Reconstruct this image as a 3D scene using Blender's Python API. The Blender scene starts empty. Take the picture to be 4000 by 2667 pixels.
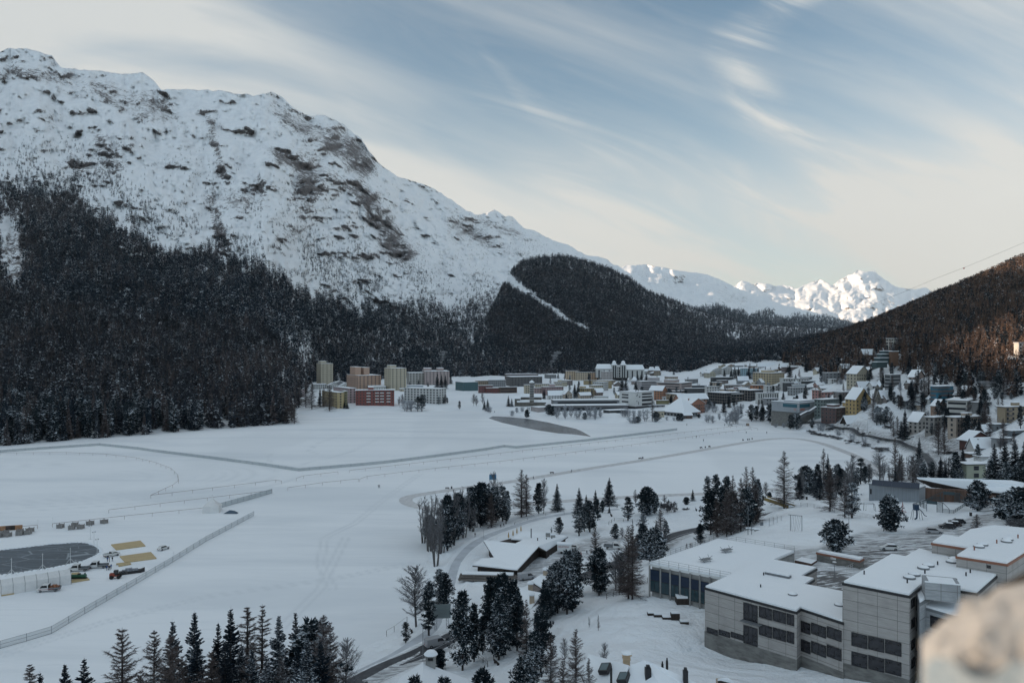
import bpy,bmesh,math,random
import numpy as np
from mathutils import Vector,Matrix
random.seed(7);RNG=np.random.default_rng(7)
SC=bpy.context.scene
COL=SC.collection
R=math.radians
# ------------------------------------------------------------------ camera
EYE=75.0
FPX=3111.0
PX0,PY0=2000.0,1333.5
cam_d=bpy.data.cameras.new('camera');cam=bpy.data.objects.new('camera',cam_d);COL.objects.link(cam)
cam.location=(0,0,EYE);cam.rotation_euler=(R(90),0,0)
cam_d.sensor_width=36;cam_d.lens=FPX/4000*36
cam_d.clip_start=0.05;cam_d.clip_end=60000
cam_d.dof.use_dof=True;cam_d.dof.focus_distance=400;cam_d.dof.aperture_fstop=1.6
SC.camera=cam
# ------------------------------------------------------------------ light
SUN_AZ=R(95)
SUN_EL=R(13)
sun_dir=Vector((-math.sin(SUN_AZ)*math.cos(SUN_EL),math.cos(SUN_AZ)*math.cos(SUN_EL),math.sin(SUN_EL)))
sd=bpy.data.lights.new('sun','SUN');sd.energy=4.8;sd.angle=R(0.5);sd.color=(1.0,0.75,0.53)
so=bpy.data.objects.new('sun',sd);COL.objects.link(so)
so.rotation_euler=sun_dir.to_track_quat('Z','Y').to_euler()
SC.view_settings.view_transform='Standard';SC.view_settings.look='None'
SC.view_settings.exposure=0.76;SC.view_settings.gamma=1.0
class NT:
 """small helper round a node tree"""
 def __init__(s,tree):s.t=tree;s.n=tree.nodes;s.l=tree.links
 def new(s,kind,**kw):
  n=s.n.new(kind)
  for k,v in kw.items():setattr(n,k,v)
  return n
 def put(s,sock,v):
  if isinstance(v,bpy.types.NodeSocket):s.l.new(v,sock)
  elif v is not None:sock.default_value=v
 def math(s,op,a,b=None,c=None,clamp=False):
  n=s.new('ShaderNodeMath',operation=op,use_clamp=clamp)
  for i,v in enumerate((a,b,c)):
   if v is not None:s.put(n.inputs[i],v)
  return n.outputs[0]
 def mix(s,f,a,b,mode='MIX'):
  n=s.new('ShaderNodeMix',data_type='RGBA',blend_type=mode)
  s.put(n.inputs[0],f);s.put(n.inputs[6],a);s.put(n.inputs[7],b)
  return n.outputs[2]
 def noise(s,vec,scale,detail=4,rough=0.55,dist=0.0,out=0):
  n=s.new('ShaderNodeTexNoise');s.put(n.inputs['Vector'],vec)
  n.inputs['Scale'].default_value=scale;n.inputs['Detail'].default_value=detail
  n.inputs['Roughness'].default_value=rough;n.inputs['Distortion'].default_value=dist
  return n.outputs[out]
 def step(s,v,a,b,lo=0.0,hi=1.0):
  n=s.new('ShaderNodeMapRange',interpolation_type='SMOOTHSTEP')
  s.put(n.inputs[0],v);s.put(n.inputs[1],a);s.put(n.inputs[2],b);s.put(n.inputs[3],lo);s.put(n.inputs[4],hi)
  return n.outputs[0]
 def mapping(s,vec,scale=(1,1,1),rot=(0,0,0),loc=(0,0,0)):
  n=s.new('ShaderNodeMapping');s.put(n.inputs[0],vec)
  n.inputs[1].default_value=loc;n.inputs[2].default_value=rot;n.inputs[3].default_value=scale
  return n.outputs[0]
 def curve(s,v,pts):
  n=s.new('ShaderNodeFloatCurve');s.put(n.inputs['Value'],v)
  c=n.mapping.curves[0]
  while len(c.points)<len(pts):c.points.new(0.5,0.5)
  for p,(x,y)in zip(c.points,pts):p.location=(x,y);p.handle_type='AUTO'
  n.mapping.update()
  return n.outputs[0]
 def combine(s,x,y,z):
  n=s.new('ShaderNodeCombineXYZ')
  for i,v in enumerate((x,y,z)):s.put(n.inputs[i],v)
  return n.outputs[0]
  # ------------------------------------------------------------------ sky: Nishita with thin cirrus in front of it
W=bpy.data.worlds.new('World');SC.world=W;W.use_nodes=True
w=NT(W.node_tree);w.n.clear()
sky=w.new('ShaderNodeTexSky',sky_type='NISHITA',sun_disc=False)
sky.sun_elevation=SUN_EL;sky.sun_rotation=-SUN_AZ;sky.altitude=1850;sky.air_density=1.0;sky.dust_density=0.6;sky.ozone_density=1.6
tc=w.new('ShaderNodeTexCoord')
sx=w.new('ShaderNodeSeparateXYZ');w.l.new(tc.outputs['Generated'],sx.inputs[0])
X,Y,Z=sx.outputs
hyp=w.math('MAXIMUM',Y,0.08)
u=w.math('DIVIDE',X,hyp);v=w.math('DIVIDE',Z,hyp)
zc=w.math('ADD',w.math('MAXIMUM',Z,0.0),0.16)
cx=w.math('DIVIDE',X,zc);cy=w.math('DIVIDE',Y,zc)
cp=w.combine(cx,cy,0.0)
slope=w.math('MULTIPLY_ADD',w.math('POWER',w.math('MAXIMUM',w.math('ADD',u,0.7),0.0),1.3),0.30,v)
n1=w.noise(w.combine(w.math('MULTIPLY',u,1.3),w.math('MULTIPLY',slope,5.5),0.7),1.0,5,0.5,0.5)
n2=w.noise(w.combine(w.math('MULTIPLY',u,3.0),w.math('MULTIPLY',slope,17.0),4.2),1.0,9,0.62,1.3)
veil=w.step(n1,0.38,0.66)
fine=w.step(n2,0.36,0.70)
low=w.step(Z,0.37,0.04)
left=w.step(u,0.05,-0.55)
wu=w.noise(tc.outputs['Generated'],5.0,6,0.6)
vv=w.math('ADD',v,w.math('MULTIPLY',w.math('SUBTRACT',wu,0.5),0.05))
uu=w.math('MULTIPLY_ADD',u,1.0,0.06)
arc1=w.curve(w.math('MINIMUM',w.math('MAXIMUM',uu,0),1),[(0,.80),(.05,.66),(.11,.555),(.2,.47),(.35,.405),(.5,.36),(.7,.30),(1,.24)])
d1=w.math('SUBTRACT',vv,w.math('MULTIPLY',arc1,0.5))
th1=w.math('MULTIPLY_ADD',w.math('MAXIMUM',uu,0),0.05,0.004)
s1=w.math('MULTIPLY',w.step(w.math('ABSOLUTE',d1),w.math('MULTIPLY',th1,3.2),0.0),w.step(uu,0.0,0.06))
below1=w.math('MULTIPLY',w.step(d1,0.03,-0.03),w.step(u,-0.1,0.12))
below1=w.math('MULTIPLY',below1,w.step(d1,-0.16,-0.04))
u2=w.math('MULTIPLY_ADD',w.math('SUBTRACT',wu,0.5),0.07,u)
vv2=w.math('MULTIPLY',v,2.0)
arc2=w.curve(w.math('MINIMUM',w.math('MAXIMUM',vv2,0),1),[(0,.95),(.36,.80),(.42,.56),(.48,.42),(.56,.33),(.66,.29),(.76,.29),(.86,.35),(1,.50)])
d2=w.math('ABSOLUTE',w.math('SUBTRACT',u2,arc2))
s2=w.math('MULTIPLY',w.step(d2,0.055,0.0),w.step(v,0.17,0.24))
s2=w.math('MULTIPLY',s2,w.math('MULTIPLY_ADD',fine,0.95,0.12))
amt=w.math('MULTIPLY',veil,w.math('MULTIPLY_ADD',left,0.36,0.46))
amt=w.math('ADD',amt,w.math('MULTIPLY',fine,0.11))
amt=w.math('ADD',amt,w.math('MULTIPLY',low,w.math('MULTIPLY_ADD',veil,0.28,0.55)))
amt=w.math('ADD',amt,w.math('MULTIPLY',left,0.30))
amt=w.math('ADD',amt,w.math('MULTIPLY',w.step(u,0.25,0.68),w.math('MULTIPLY_ADD',veil,0.15,0.20)))
s1=w.math('MULTIPLY',s1,w.math('MULTIPLY_ADD',fine,0.7,0.3))
amt=w.math('ADD',amt,w.math('MULTIPLY',s1,0.34))
amt=w.math('ADD',amt,w.math('MULTIPLY',below1,w.math('MULTIPLY_ADD',fine,0.34,0.18)))
amt=w.math('ADD',amt,w.math('MULTIPLY',s2,0.62))
amt=w.math('MINIMUM',amt,0.97)
skyc=w.mix(1.0,sky.outputs[0],(0.104,0.138,0.134,1),'MULTIPLY')
cloudc=w.mix(low,(0.60,0.64,0.655,1),(0.645,0.65,0.62,1))
allc=w.mix(amt,skyc,cloudc)
fill_glow=w.math('ADD',w.step(Y,0.15,-0.6,0.0,0.42),w.step(w.math('MULTIPLY_ADD',X,-1.0,0.0),0.65,1.0,0.0,0.35))  # extra brightness in the unseen sky, added to lift the ground light
allc=w.mix(1.0,allc,w.combine(w.math('MULTIPLY_ADD',fill_glow,0.70,1.06),w.math('MULTIPLY_ADD',fill_glow,1.2,1.03),w.math('MULTIPLY_ADD',fill_glow,1.6,1.0)),'MULTIPLY')
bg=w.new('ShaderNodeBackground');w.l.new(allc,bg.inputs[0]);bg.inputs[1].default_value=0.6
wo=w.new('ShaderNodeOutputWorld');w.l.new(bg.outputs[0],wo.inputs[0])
# ------------------------------------------------------------------ mesh helpers
def link_mesh(name,verts,faces,mats=(),parent=None,smooth=False,mi=None,loc=None):
 me=bpy.data.meshes.new(name)
 if isinstance(verts,np.ndarray)and isinstance(faces,np.ndarray):
  me.vertices.add(len(verts));me.vertices.foreach_set('co',verts.astype(np.float32).ravel())
  k=faces.shape[1];nf=len(faces)
  me.loops.add(nf*k);me.loops.foreach_set('vertex_index',faces.astype(np.int32).ravel())
  me.polygons.add(nf)
  me.polygons.foreach_set('loop_start',np.arange(0,nf*k,k,dtype=np.int32))
  try:me.polygons.foreach_set('loop_total',np.full(nf,k,dtype=np.int32))
  except Exception:pass
  me.update(calc_edges=True)
 else:
  me.from_pydata([tuple(x)for x in verts],[],[tuple(f)for f in faces])
 for m in mats:me.materials.append(m)
 if mi is not None:me.polygons.foreach_set('material_index',np.asarray(mi,dtype=np.int32))
 if smooth:me.polygons.foreach_set('use_smooth',np.ones(len(me.polygons),dtype=bool))
 me.update()
 o=bpy.data.objects.new(name,me);COL.objects.link(o)
 if parent is not None:o.parent=parent
 if loc is not None:o.location=loc
 return o
class MB:
 """collects simple shapes; each face keeps a material slot"""
 def __init__(s):s.v=[];s.f=[];s.m=[]
 def add(s,vs,fs,m=0):
  k=len(s.v);s.v+=[tuple(p)for p in vs];s.f+=[tuple(i+k for i in f)for f in fs];s.m+=[m]*len(fs);return s
 def box(s,x0,x1,y0,y1,z0,z1,m=0,M=None):
  vs=[(x,y,z)for z in(z0,z1)for y in(y0,y1)for x in(x0,x1)]
  if M is not None:vs=[M@Vector(p)for p in vs]
  return s.add(vs,[(0,2,3,1),(4,5,7,6),(0,1,5,4),(2,6,7,3),(0,4,6,2),(1,3,7,5)],m)
 def prism(s,poly,z0,z1,m=0,mtop=None,M=None):
  """poly counter-clockwise; z0/z1 numbers or lists"""
  n=len(poly);a=z0 if hasattr(z0,'__len__')else[z0]*n;b=z1 if hasattr(z1,'__len__')else[z1]*n
  vs=[(p[0],p[1],a[i])for i,p in enumerate(poly)]+[(p[0],p[1],b[i])for i,p in enumerate(poly)]
  if M is not None:vs=[M@Vector(p)for p in vs]
  s.add(vs,[(i,(i+1)%n,(i+1)%n+n,i+n)for i in range(n)]+[tuple(reversed(range(n)))],m)
  k=len(s.v)-2*n
  s.f.append(tuple(k+n+i for i in range(n)));s.m.append(m if mtop is None else mtop)
  return s
 def tube(s,a,b,r,r2=None,n=6,m=0,caps=True):
  a=Vector(a);b=Vector(b);d=b-a
  if d.length<1e-6:return s
  q=d.to_track_quat('Z','Y');r2=r if r2 is None else r2;vs=[]
  for c,rr in((a,r),(b,r2)):
   for i in range(n):
    t=2*math.pi*i/n;vs.append(c+q@Vector((rr*math.cos(t),rr*math.sin(t),0)))
  fs=[(i,(i+1)%n,n+(i+1)%n,n+i)for i in range(n)]
  if caps:fs+=[tuple(reversed(range(n))),tuple(range(n,2*n))]
  return s.add(vs,fs,m)
 def path(s,pts,r,n=6,m=0):
  for a,b in zip(pts,pts[1:]):s.tube(a,b,r,n=n,m=m)
  return s
 def lathe(s,prof,c=(0,0,0),n=12,m=0):
  vs=[];k=len(prof)
  for i in range(n):
   t=2*math.pi*i/n
   for(r,z)in prof:vs.append((c[0]+r*math.cos(t),c[1]+r*math.sin(t),c[2]+z))
  fs=[(i*k+j,((i+1)%n)*k+j,((i+1)%n)*k+j+1,i*k+j+1)for i in range(n)for j in range(k-1)]
  return s.add(vs,fs,m)
 def build(s,name,mats,parent=None,smooth=False,bevel=0.0,loc=None):
  if not isinstance(mats,(list,tuple)):mats=[mats]
  o=link_mesh(name,s.v,s.f,mats,parent,smooth,s.m,loc)
  if bevel>0:
   bm=bmesh.new();bm.from_mesh(o.data)
   bmesh.ops.remove_doubles(bm,verts=bm.verts,dist=1e-4)
   bmesh.ops.bevel(bm,geom=list(bm.edges),offset=bevel,segments=2,affect='EDGES',clamp_overlap=True)
   bm.to_mesh(o.data);bm.free()
  return o
def tag(o,label=None,cat=None,group=None,kind=None):
 if label:o['label']=label
 if cat:o['category']=cat
 if group:o['group']=group
 if kind:o['kind']=kind
 return o
def empty(name,loc=(0,0,0),rz=0.0,label=None,cat=None,group=None,s=1.0):
 o=bpy.data.objects.new(name,None);COL.objects.link(o);o.location=loc;o.rotation_euler=(0,0,rz);o.scale=(s,s,s)
 return tag(o,label,cat,group)
def struct(o):o['kind']='structure';return o
CHILD={}
def reg(root):
 CHILD[root.name]=[o for o in COL.objects if o.parent==root]
 for c in CHILD[root.name]:CHILD[c.name]=[o for o in COL.objects if o.parent==c]
def dup(root,loc=None,rz=None,s=None,label=None,group=None):
 r=root.copy();COL.objects.link(r)
 if loc is not None:r.location=loc
 if rz is not None:r.rotation_euler=(0,0,rz)
 if s is not None:r.scale=s if hasattr(s,'__len__')else(s,s,s)
 if label:r['label']=label
 if group:r['group']=group
 for ch in CHILD.get(root.name,()):
  c=ch.copy();COL.objects.link(c);c.parent=r
  for g in CHILD.get(ch.name,()):
   d=g.copy();COL.objects.link(d);d.parent=c
 return r
 # ------------------------------------------------------------------ materials
MATS={}
def mat(name,col,rough=0.7,metal=0.0,vary=0.0,vscale=0.4,bump=0.0,bscale=2.0,spec=0.4,stretch=(1,1,1),snow=None,emit=None):
 """plain principled surface with procedural unevenness; snow = cos of the steepest slope that still holds snow"""
 if name in MATS:return MATS[name]
 m=bpy.data.materials.new(name);m.use_nodes=True;t=NT(m.node_tree);b=t.n['Principled BSDF']
 c=(*col,1.0);tco=t.new('ShaderNodeTexCoord');vec=t.mapping(tco.outputs['Object'],stretch)
 b.inputs['Roughness'].default_value=rough;b.inputs['Metallic'].default_value=metal
 b.inputs['Specular IOR Level'].default_value=spec
 cs=c
 if vary>0:
  n=t.noise(vec,vscale,5,0.6)
  f=t.step(n,0.3,0.7)
  cs=t.mix(f,tuple(x*(1-vary)for x in col)+(1,),tuple(min(1,x*(1+vary))for x in col)+(1,))
 if snow is not None:
  ge=t.new('ShaderNodeNewGeometry');sp=t.new('ShaderNodeSeparateXYZ');t.l.new(ge.outputs['Normal'],sp.inputs[0])
  nn=t.noise(tco.outputs['Object'],1.5,3)
  f=t.step(t.math('MULTIPLY_ADD',nn,0.35,sp.outputs[2]),snow+0.1,snow+0.28)
  cs=t.mix(f,cs,(0.78,0.80,0.82,1))
 t.put(b.inputs['Base Color'],cs)
 if bump>0:
  bn=t.new('ShaderNodeBump');bn.inputs['Strength'].default_value=bump;bn.inputs['Distance'].default_value=0.1
  t.l.new(t.noise(vec,bscale,6,0.6),bn.inputs['Height']);t.l.new(bn.outputs[0],b.inputs['Normal'])
 if emit:b.inputs['Emission Color'].default_value=(*emit[:3],1);b.inputs['Emission Strength'].default_value=emit[3]
 MATS[name]=m
 return m
def snow_mat(name,kind='plain'):
 m=bpy.data.materials.new(name);m.use_nodes=True;t=NT(m.node_tree);b=t.n['Principled BSDF']
 ge=t.new('ShaderNodeNewGeometry');P=ge.outputs['Position']
 b.inputs['Roughness'].default_value=0.75;b.inputs['Specular IOR Level'].default_value=0.25
 big=t.noise(P,0.02,5,0.55)
 col=t.mix(t.step(big,0.3,0.7),(0.74,0.765,0.79,1),(0.80,0.815,0.83,1))
 h=t.noise(P,0.5,6,0.6);dist=0.35;stren=0.35
 if kind=='lake':
  drift=t.noise(t.mapping(P,(0.004,0.022,1),(0,0,R(-24))),1.0,7,0.62,0.8)
  col=t.mix(t.step(drift,0.42,0.66),(0.80,0.81,0.82,1),(0.69,0.71,0.73,1))
  fine=t.noise(t.mapping(P,(0.03,0.5,1),(0,0,R(-32))),1.0,5,0.65,0.4)
  col=t.mix(t.step(fine,0.56,0.74,0,0.5),col,(0.63,0.65,0.67,1))
  h=t.noise(t.mapping(P,(0.05,0.4,1),(0,0,R(-32))),1.0,6,0.6);stren=0.5;dist=0.3
  a=t.new('ShaderNodeAttribute',attribute_name='track')
  col=t.mix(a.outputs['Fac'],col,(0.60,0.62,0.64,1))
 if kind=='ground':
  a=t.new('ShaderNodeAttribute',attribute_name='dirt')
  st=t.noise(t.mapping(P,(0.22,1.1,1),(0,0,R(38))),1.0,6,0.7,0.5)
  f=t.math('MULTIPLY',a.outputs['Fac'],t.step(st,0.36,0.60))
  col=t.mix(f,col,(0.14,0.135,0.135,1))
  foot=t.noise(P,1.6,4,0.6);drift=t.noise(t.mapping(P,(.06,.14,1),(0,0,R(30))),1.0,5,0.5)
  h=t.math('ADD',h,t.math('MULTIPLY',foot,0.6));h=t.math('ADD',h,t.math('MULTIPLY',drift,5.0));dist=0.6;stren=0.75
 if kind=='hill':
  a=t.new('ShaderNodeAttribute',attribute_name='rock')
  sp=t.new('ShaderNodeSeparateXYZ');t.l.new(ge.outputs['Normal'],sp.inputs[0])
  n1=t.noise(t.mapping(P,(1,1,1.7)),0.017,8,0.68,0.5);n2=t.noise(t.mapping(P,(1,1,3.2),(R(25),R(12),R(10))),0.075,5,0.76,0.7)
  f=t.math('ADD',t.math('MULTIPLY',n1,0.95),t.math('MULTIPLY',n2,1.25))
  n3=t.noise(P,0.12,3,0.75);f=t.math('ADD',f,t.math('MULTIPLY',t.math('SUBTRACT',n3,0.5),0.8))
  f=t.math('ADD',f,t.math('MULTIPLY',a.outputs['Fac'],0.50))
  f=t.math('SUBTRACT',f,t.math('MULTIPLY',t.math('SUBTRACT',sp.outputs[2],0.75),0.35))
  mask=t.step(f,1.20,1.27)
  rc=t.mix(t.step(n2,0.42,0.58),(0.025,0.023,0.027,1),(0.17,0.15,0.145,1))
  col=t.mix(mask,t.mix(t.step(big,.3,.7),(0.76,0.78,0.80,1),(0.83,0.84,0.85,1)),rc)
  h=t.noise(P,0.03,8,0.65);stren=0.7;dist=14.0
 t.put(b.inputs['Base Color'],col)
 bn=t.new('ShaderNodeBump');bn.inputs['Strength'].default_value=stren;bn.inputs['Distance'].default_value=dist
 t.put(bn.inputs['Height'],h);t.l.new(bn.outputs[0],b.inputs['Normal'])
 return m
M_GROUND=snow_mat('trodden_snow','ground');M_LAKE=snow_mat('lake_snow','lake');M_HILL=snow_mat('snowy_rock','hill')
M_SNOW=snow_mat('fresh_snow')
# ------------------------------------------------------------------ numeric noise
def _hash(ix,iy,seed):
 h=(ix.astype(np.int64)*374761393+iy.astype(np.int64)*668265263+seed*2246822519)&0xffffffff
 h=((h^(h>>13))*1274126177)&0xffffffff
 return((h^(h>>16))&0xffffff)/float(0xffffff)
def vnoise(x,y,seed=0):
 x=np.asarray(x,float);y=np.asarray(y,float)
 ix=np.floor(x);iy=np.floor(y);fx=x-ix;fy=y-iy
 fx=fx*fx*fx*(fx*(fx*6-15)+10);fy=fy*fy*fy*(fy*(fy*6-15)+10)
 a=_hash(ix,iy,seed);b=_hash(ix+1,iy,seed);c=_hash(ix,iy+1,seed);d=_hash(ix+1,iy+1,seed)
 return(a+(b-a)*fx)*(1-fy)+(c+(d-c)*fx)*fy
def fbm(x,y,seed=0,octv=6,gain=0.5,ridged=False):
 s=0;a=1;t=0
 for i in range(octv):
  n=vnoise(x*2**i+i*17.3,y*2**i-i*9.1,seed+i)*2-1
  if ridged:n=1-2*abs(n)
  s=s+a*n;t+=a;a*=gain
 return s/t
 # ------------------------------------------------------------------ near terrain from spot heights
def at(px,py,z):D=FPX*(EYE-z)/(py-PY0);return((px-PX0)/FPX*D,D)
def atD(px,py,D):return((px-PX0)/FPX*D,D,EYE-(py-PY0)/FPX*D)
CP=[]
def cz(*l):
 for px,py,z in l:x,y=at(px,py,z);CP.append((x,y,z))
def cD(*l):
 for px,py,D in l:CP.append(atD(px,py,D))
def cW(*l):CP.extend(l)
cz((-800,1800,0),(-300,1762,0),(0,1740,0),(300,1713,0),(600,1691,0),(900,1669,0),(1150,1653,0),(1310,1632,0),(1450,1613,0),(1600,1606,0),(1760,1602,0),(1900,1612,0),(2010,1621,0),(2120,1633,0),(2250,1648,0),(2400,1655,0),(2600,1652,0),(2800,1650,0),(3000,1652,0),(3100,1668,0),(3200,1694,0),(3300,1722,0),(3400,1752,0),(3480,1790,0),(3500,1825,0),(3460,1860,0),(3350,1890,0),(3150,1905,0),(3000,1915,0),(2800,1938,0),(2600,1950,0),(2400,1968,0),(2200,1985,0),(2000,2022,0),(1850,2075,0),(1720,2140,0),(1650,2230,0),(1640,2350,0),(1590,2430,0),(1490,2490,0),(1380,2560,0),(1250,2630,0),(1100,2720,0),(800,2900,0))
cz((-300,1850,-3),(300,1780,-3),(900,1720,-3),(1400,1660,-3),(1900,1660,-3),(2400,1700,-3),(2900,1700,-3),(3150,1730,-3),(3350,1800,-3),(3200,1860,-3),(2800,1890,-3),(2400,1920,-3),(2000,1960,-3),(1700,2060,-3),(1550,2200,-3),(1530,2350,-3),(1350,2480,-3),(1100,2600,-3),(700,2750,-3),(0,2000,-3),(0,2400,-3),(700,2100,-3),(-600,2200,-3))
cz((1760,2130,2),(1860,2090,2),(1790,2200,2.5),(1750,2320,3),(1700,2420,3.5),(1560,2520,4),(1400,2600,4),(1250,2680,4.5),(2050,2050,2),(2220,2000,2.5),(2000,2300,3.5),(1850,2350,3.5),(2150,2250,4),(1950,2400,5),(2250,2160,5),(2350,2100,5),(2300,2030,4),(2450,2010,4),(2600,1985,4),(2700,2000,6),(2750,1960,4),(2560,2060,6.5),(2450,2080,6),(1830,2480,6),(1700,2560,6),(2900,1955,5),(2960,1985,8))
cz((1400,2667,6),(1560,2600,6.5),(1780,2480,7),(2000,2380,7.5),(2240,2270,8),(2430,2200,8),(2640,2095,8.5),(2780,2060,9),(2900,2035,9.5))
cz((2280,2345,13),(2440,2320,13.5),(2150,2420,12),(2100,2520,12),(2300,2480,15),(2530,2330,16.5),(2550,2450,16),(2753,2523,13.8),(2900,2590,13.5),(3100,2610,15),(3300,2640,16),(2680,2150,8),(2600,2180,9),(2650,2125,8.6),(3500,2667,17),(2650,2640,18),(2450,2667,20),(2100,2640,14),(1850,2640,10),(1650,2700,11),(3700,2667,18))
cW((0,60,30),(60,60,32),(-60,60,27),(-110,60,24),(-60,95,15),(-30,110,14),(-90,110,9),(-50,125,8),(-120,130,3),(0,95,20),(30,100,22),(60,90,26),(120,80,30),(120,60,34),(-160,120,1),(-90,140,2.5),(-70,150,2.5),(-140,60,18),(-200,100,3))
cz((2810,2120,20),(2950,2110,21),(3100,2080,21),(3050,2020,20.5),(2960,2060,18),(3270,2160,21.5),(3150,2200,21.5),(3300,2090,21),(3320,2010,19.5),(3200,1965,17),(3300,1940,15),(3400,1960,18.5),(3500,2010,20),(3480,2140,22),(3420,2180,22),(3600,2080,21.5),(3700,2080,21.5),(3820,2000,21),(3700,2000,20.5),(3900,1975,21.5),(4000,1975,22),(3750,1930,20.5),(3900,2060,22.5),(4000,2130,24),(4100,2300,24),(3300,2200,21.5),(3300,2240,21.5),(3090,1990,17),(3020,1960,12),(3620,1900,18),(3480,1900,10),(3120,1935,8))
cz((1230,1580,4),(1300,1590,5),(1500,1585,4),(1700,1590,3),(1900,1585,2),(2100,1600,2),(2300,1620,3),(2400,1612,6),(2480,1620,3),(2600,1625,3),(2800,1620,3),(3000,1625,4),(3100,1630,5),(3180,1660,5),(3300,1670,6),(3400,1700,6.5),(3500,1728,7),(3600,1755,9),(3650,1790,11),(3680,1845,12),(3600,1830,11),(3560,1780,8.5),(3450,1740,4),(3550,1840,9))
cD((1300,1530,1050),(1500,1520,1150),(1700,1530,1100),(1900,1525,1150),(2200,1520,1150),(2500,1515,1200),(2800,1510,1200),(3000,1500,1250),(1200,1492,1450),(1500,1490,1450),(1900,1485,1450),(2300,1480,1450),(2600,1468,1500),(2800,1440,1500),(1300,1465,1800),(1700,1460,1800),(2100,1455,1800),(2450,1440,1800),(2800,1424,1800),(3000,1400,1800),(2950,1440,1450),(3050,1480,1200),(3150,1560,800),(3200,1610,720))
cD((3250,1540,780),(3400,1630,620),(3450,1560,640),(3430,1500,720),(3500,1372,790),(3300,1410,1000),(3200,1440,1100),(3100,1465,1150),(3350,1470,820),(3600,1500,640),(3700,1500,600),(3700,1300,850),(3600,1300,900),(3900,1500,520),(3800,1580,520),(3650,1620,560),(3550,1660,600),(4000,1390,620),(4000,1480,560),(4300,1400,560),(3900,1640,480),(3950,1680,440),(3750,1745,460),(3850,1800,400),(4000,1780,380),(3950,1870,330),(3800,1880,340),(4300,1900,300),(4400,1600,400),(4000,1032,1180),(3800,1118,1330),(3650,1184,1480),(3500,1262,1620),(3400,1288,1750),(3300,1314,1900),(3200,1338,1950),(4300,900,1050),(3850,1200,1000),(4100,1150,900),(3150,1340,1750))
cW((900,1700,170),(650,1900,60),(1300,1500,200),(500,2300,30),(1200,2300,100),(0,2300,20),(-600,2300,30),(-600,1500,-30),(-500,900,-25),(-560,650,-25),(-420,700,-20),(-300,780,-15),(-700,600,-30),(-900,1200,-40),(-350,1000,-12),(-500,400,-3),(-400,150,-3),(600,300,45),(500,100,45),(800,700,130),(1000,1000,230))
_C=np.array(CP,float);_n=len(_C)
_D=np.sqrt(((_C[:,None,:2]-_C[None,:,:2])**2).sum(-1)+9.0)
_A=np.zeros((_n+1,_n+1));_A[:_n,:_n]=_D+np.eye(_n)*-0.6;_A[_n,:_n]=1;_A[:_n,_n]=1
_w=np.linalg.solve(_A,np.concatenate([_C[:,2],[0]]))
def ground(x,y):
 x=np.atleast_1d(np.asarray(x,float));y=np.atleast_1d(np.asarray(y,float));out=np.empty(x.shape)
 xf=x.ravel();yf=y.ravel();of=out.ravel()
 for i in range(0,len(xf),20000):
  d=np.sqrt((xf[i:i+20000,None]-_C[None,:,0])**2+(yf[i:i+20000,None]-_C[None,:,1])**2+9.0)
  of[i:i+20000]=d@_w[:_n]+_w[_n]
 return of.reshape(x.shape)
_DS=np.concatenate([np.arange(60,400,1.0),np.arange(400,2300,4.0)])
def G(px,py,lake=True):
 """where the ray through a picture point meets the ground: a real point on the terrain or the lake"""
 xs=(px-PX0)/FPX*_DS;zr=EYE-(py-PY0)/FPX*_DS
 g=ground(xs,_DS)
 if lake:g=np.maximum(g,0.0)
 k=np.argmax(g>=zr)
 if g[k]<zr[k]:k=len(_DS)-1
 if k>0:
  a=zr[k-1]-g[k-1];b=g[k]-zr[k];t=a/max(a+b,1e-9);D=_DS[k-1]+t*(_DS[k]-_DS[k-1])
 else:D=_DS[0]
 x=(px-PX0)/FPX*D
 return Vector((x,D,EYE-(py-PY0)/FPX*D))
def gz(x,y):return float(ground(x,y)[0])
def grid_sheet(name,P,mats,attrs=None,smooth=True):
 """P: rows x cols x 3"""
 r,c,_=P.shape
 i=np.arange(r*c).reshape(r,c)
 f=np.stack([i[:-1,:-1],i[:-1,1:],i[1:,1:],i[1:,:-1]],-1).reshape(-1,4)
 o=link_mesh(name,P.reshape(-1,3),f,mats,smooth=smooth)
 for k,a in(attrs or{}).items():
  at_=o.data.attributes.new(k,'FLOAT','POINT');at_.data.foreach_set('value',a.astype(np.float32).ravel())
 return o
 # ================================================================== THE SETTING
def seg_dist(x,y,pts):
 best=np.full(np.shape(x),1e9)
 for(ax,ay),(bx,by)in zip(pts,pts[1:]):
  dx,dy=bx-ax,by-ay;L=dx*dx+dy*dy+1e-9
  t=np.clip(((x-ax)*dx+(y-ay)*dy)/L,0,1)
  best=np.minimum(best,np.hypot(x-ax-t*dx,y-ay-t*dy))
 return best
def sm(v,a,b):
 t=np.clip((v-a)/(b-a),0,1);return t*t*(3-2*t)
def wline(*pp,lake=True):return[tuple(G(px,py,lake)[:2])for px,py in pp]
ROAD_PX=[(1290,2740),(1420,2667),(1560,2597),(1680,2545),(1790,2490),(1900,2440),(2010,2388),(2150,2318),(2300,2256),(2430,2205),(2550,2145),(2640,2098),(2700,2080),(2800,2060),(2930,2030),(3020,2005)]
ROAD2_PX=[(3085,1632),(3200,1648),(3311,1671),(3400,1699),(3470,1714),(3534,1730),(3590,1750),(3625,1775),(3650,1805),(3664,1835),(3675,1868),(3690,1905)]
ROAD=wline(*ROAD_PX);ROAD2=wline(*ROAD2_PX)
PATH=wline((1180,2740),(1400,2640),(1560,2560),(1690,2470),(1740,2380),(1765,2300),(1785,2220),(1830,2150),(1900,2100),(2000,2062),(2100,2030),(2250,2003),(2420,1990))
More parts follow.
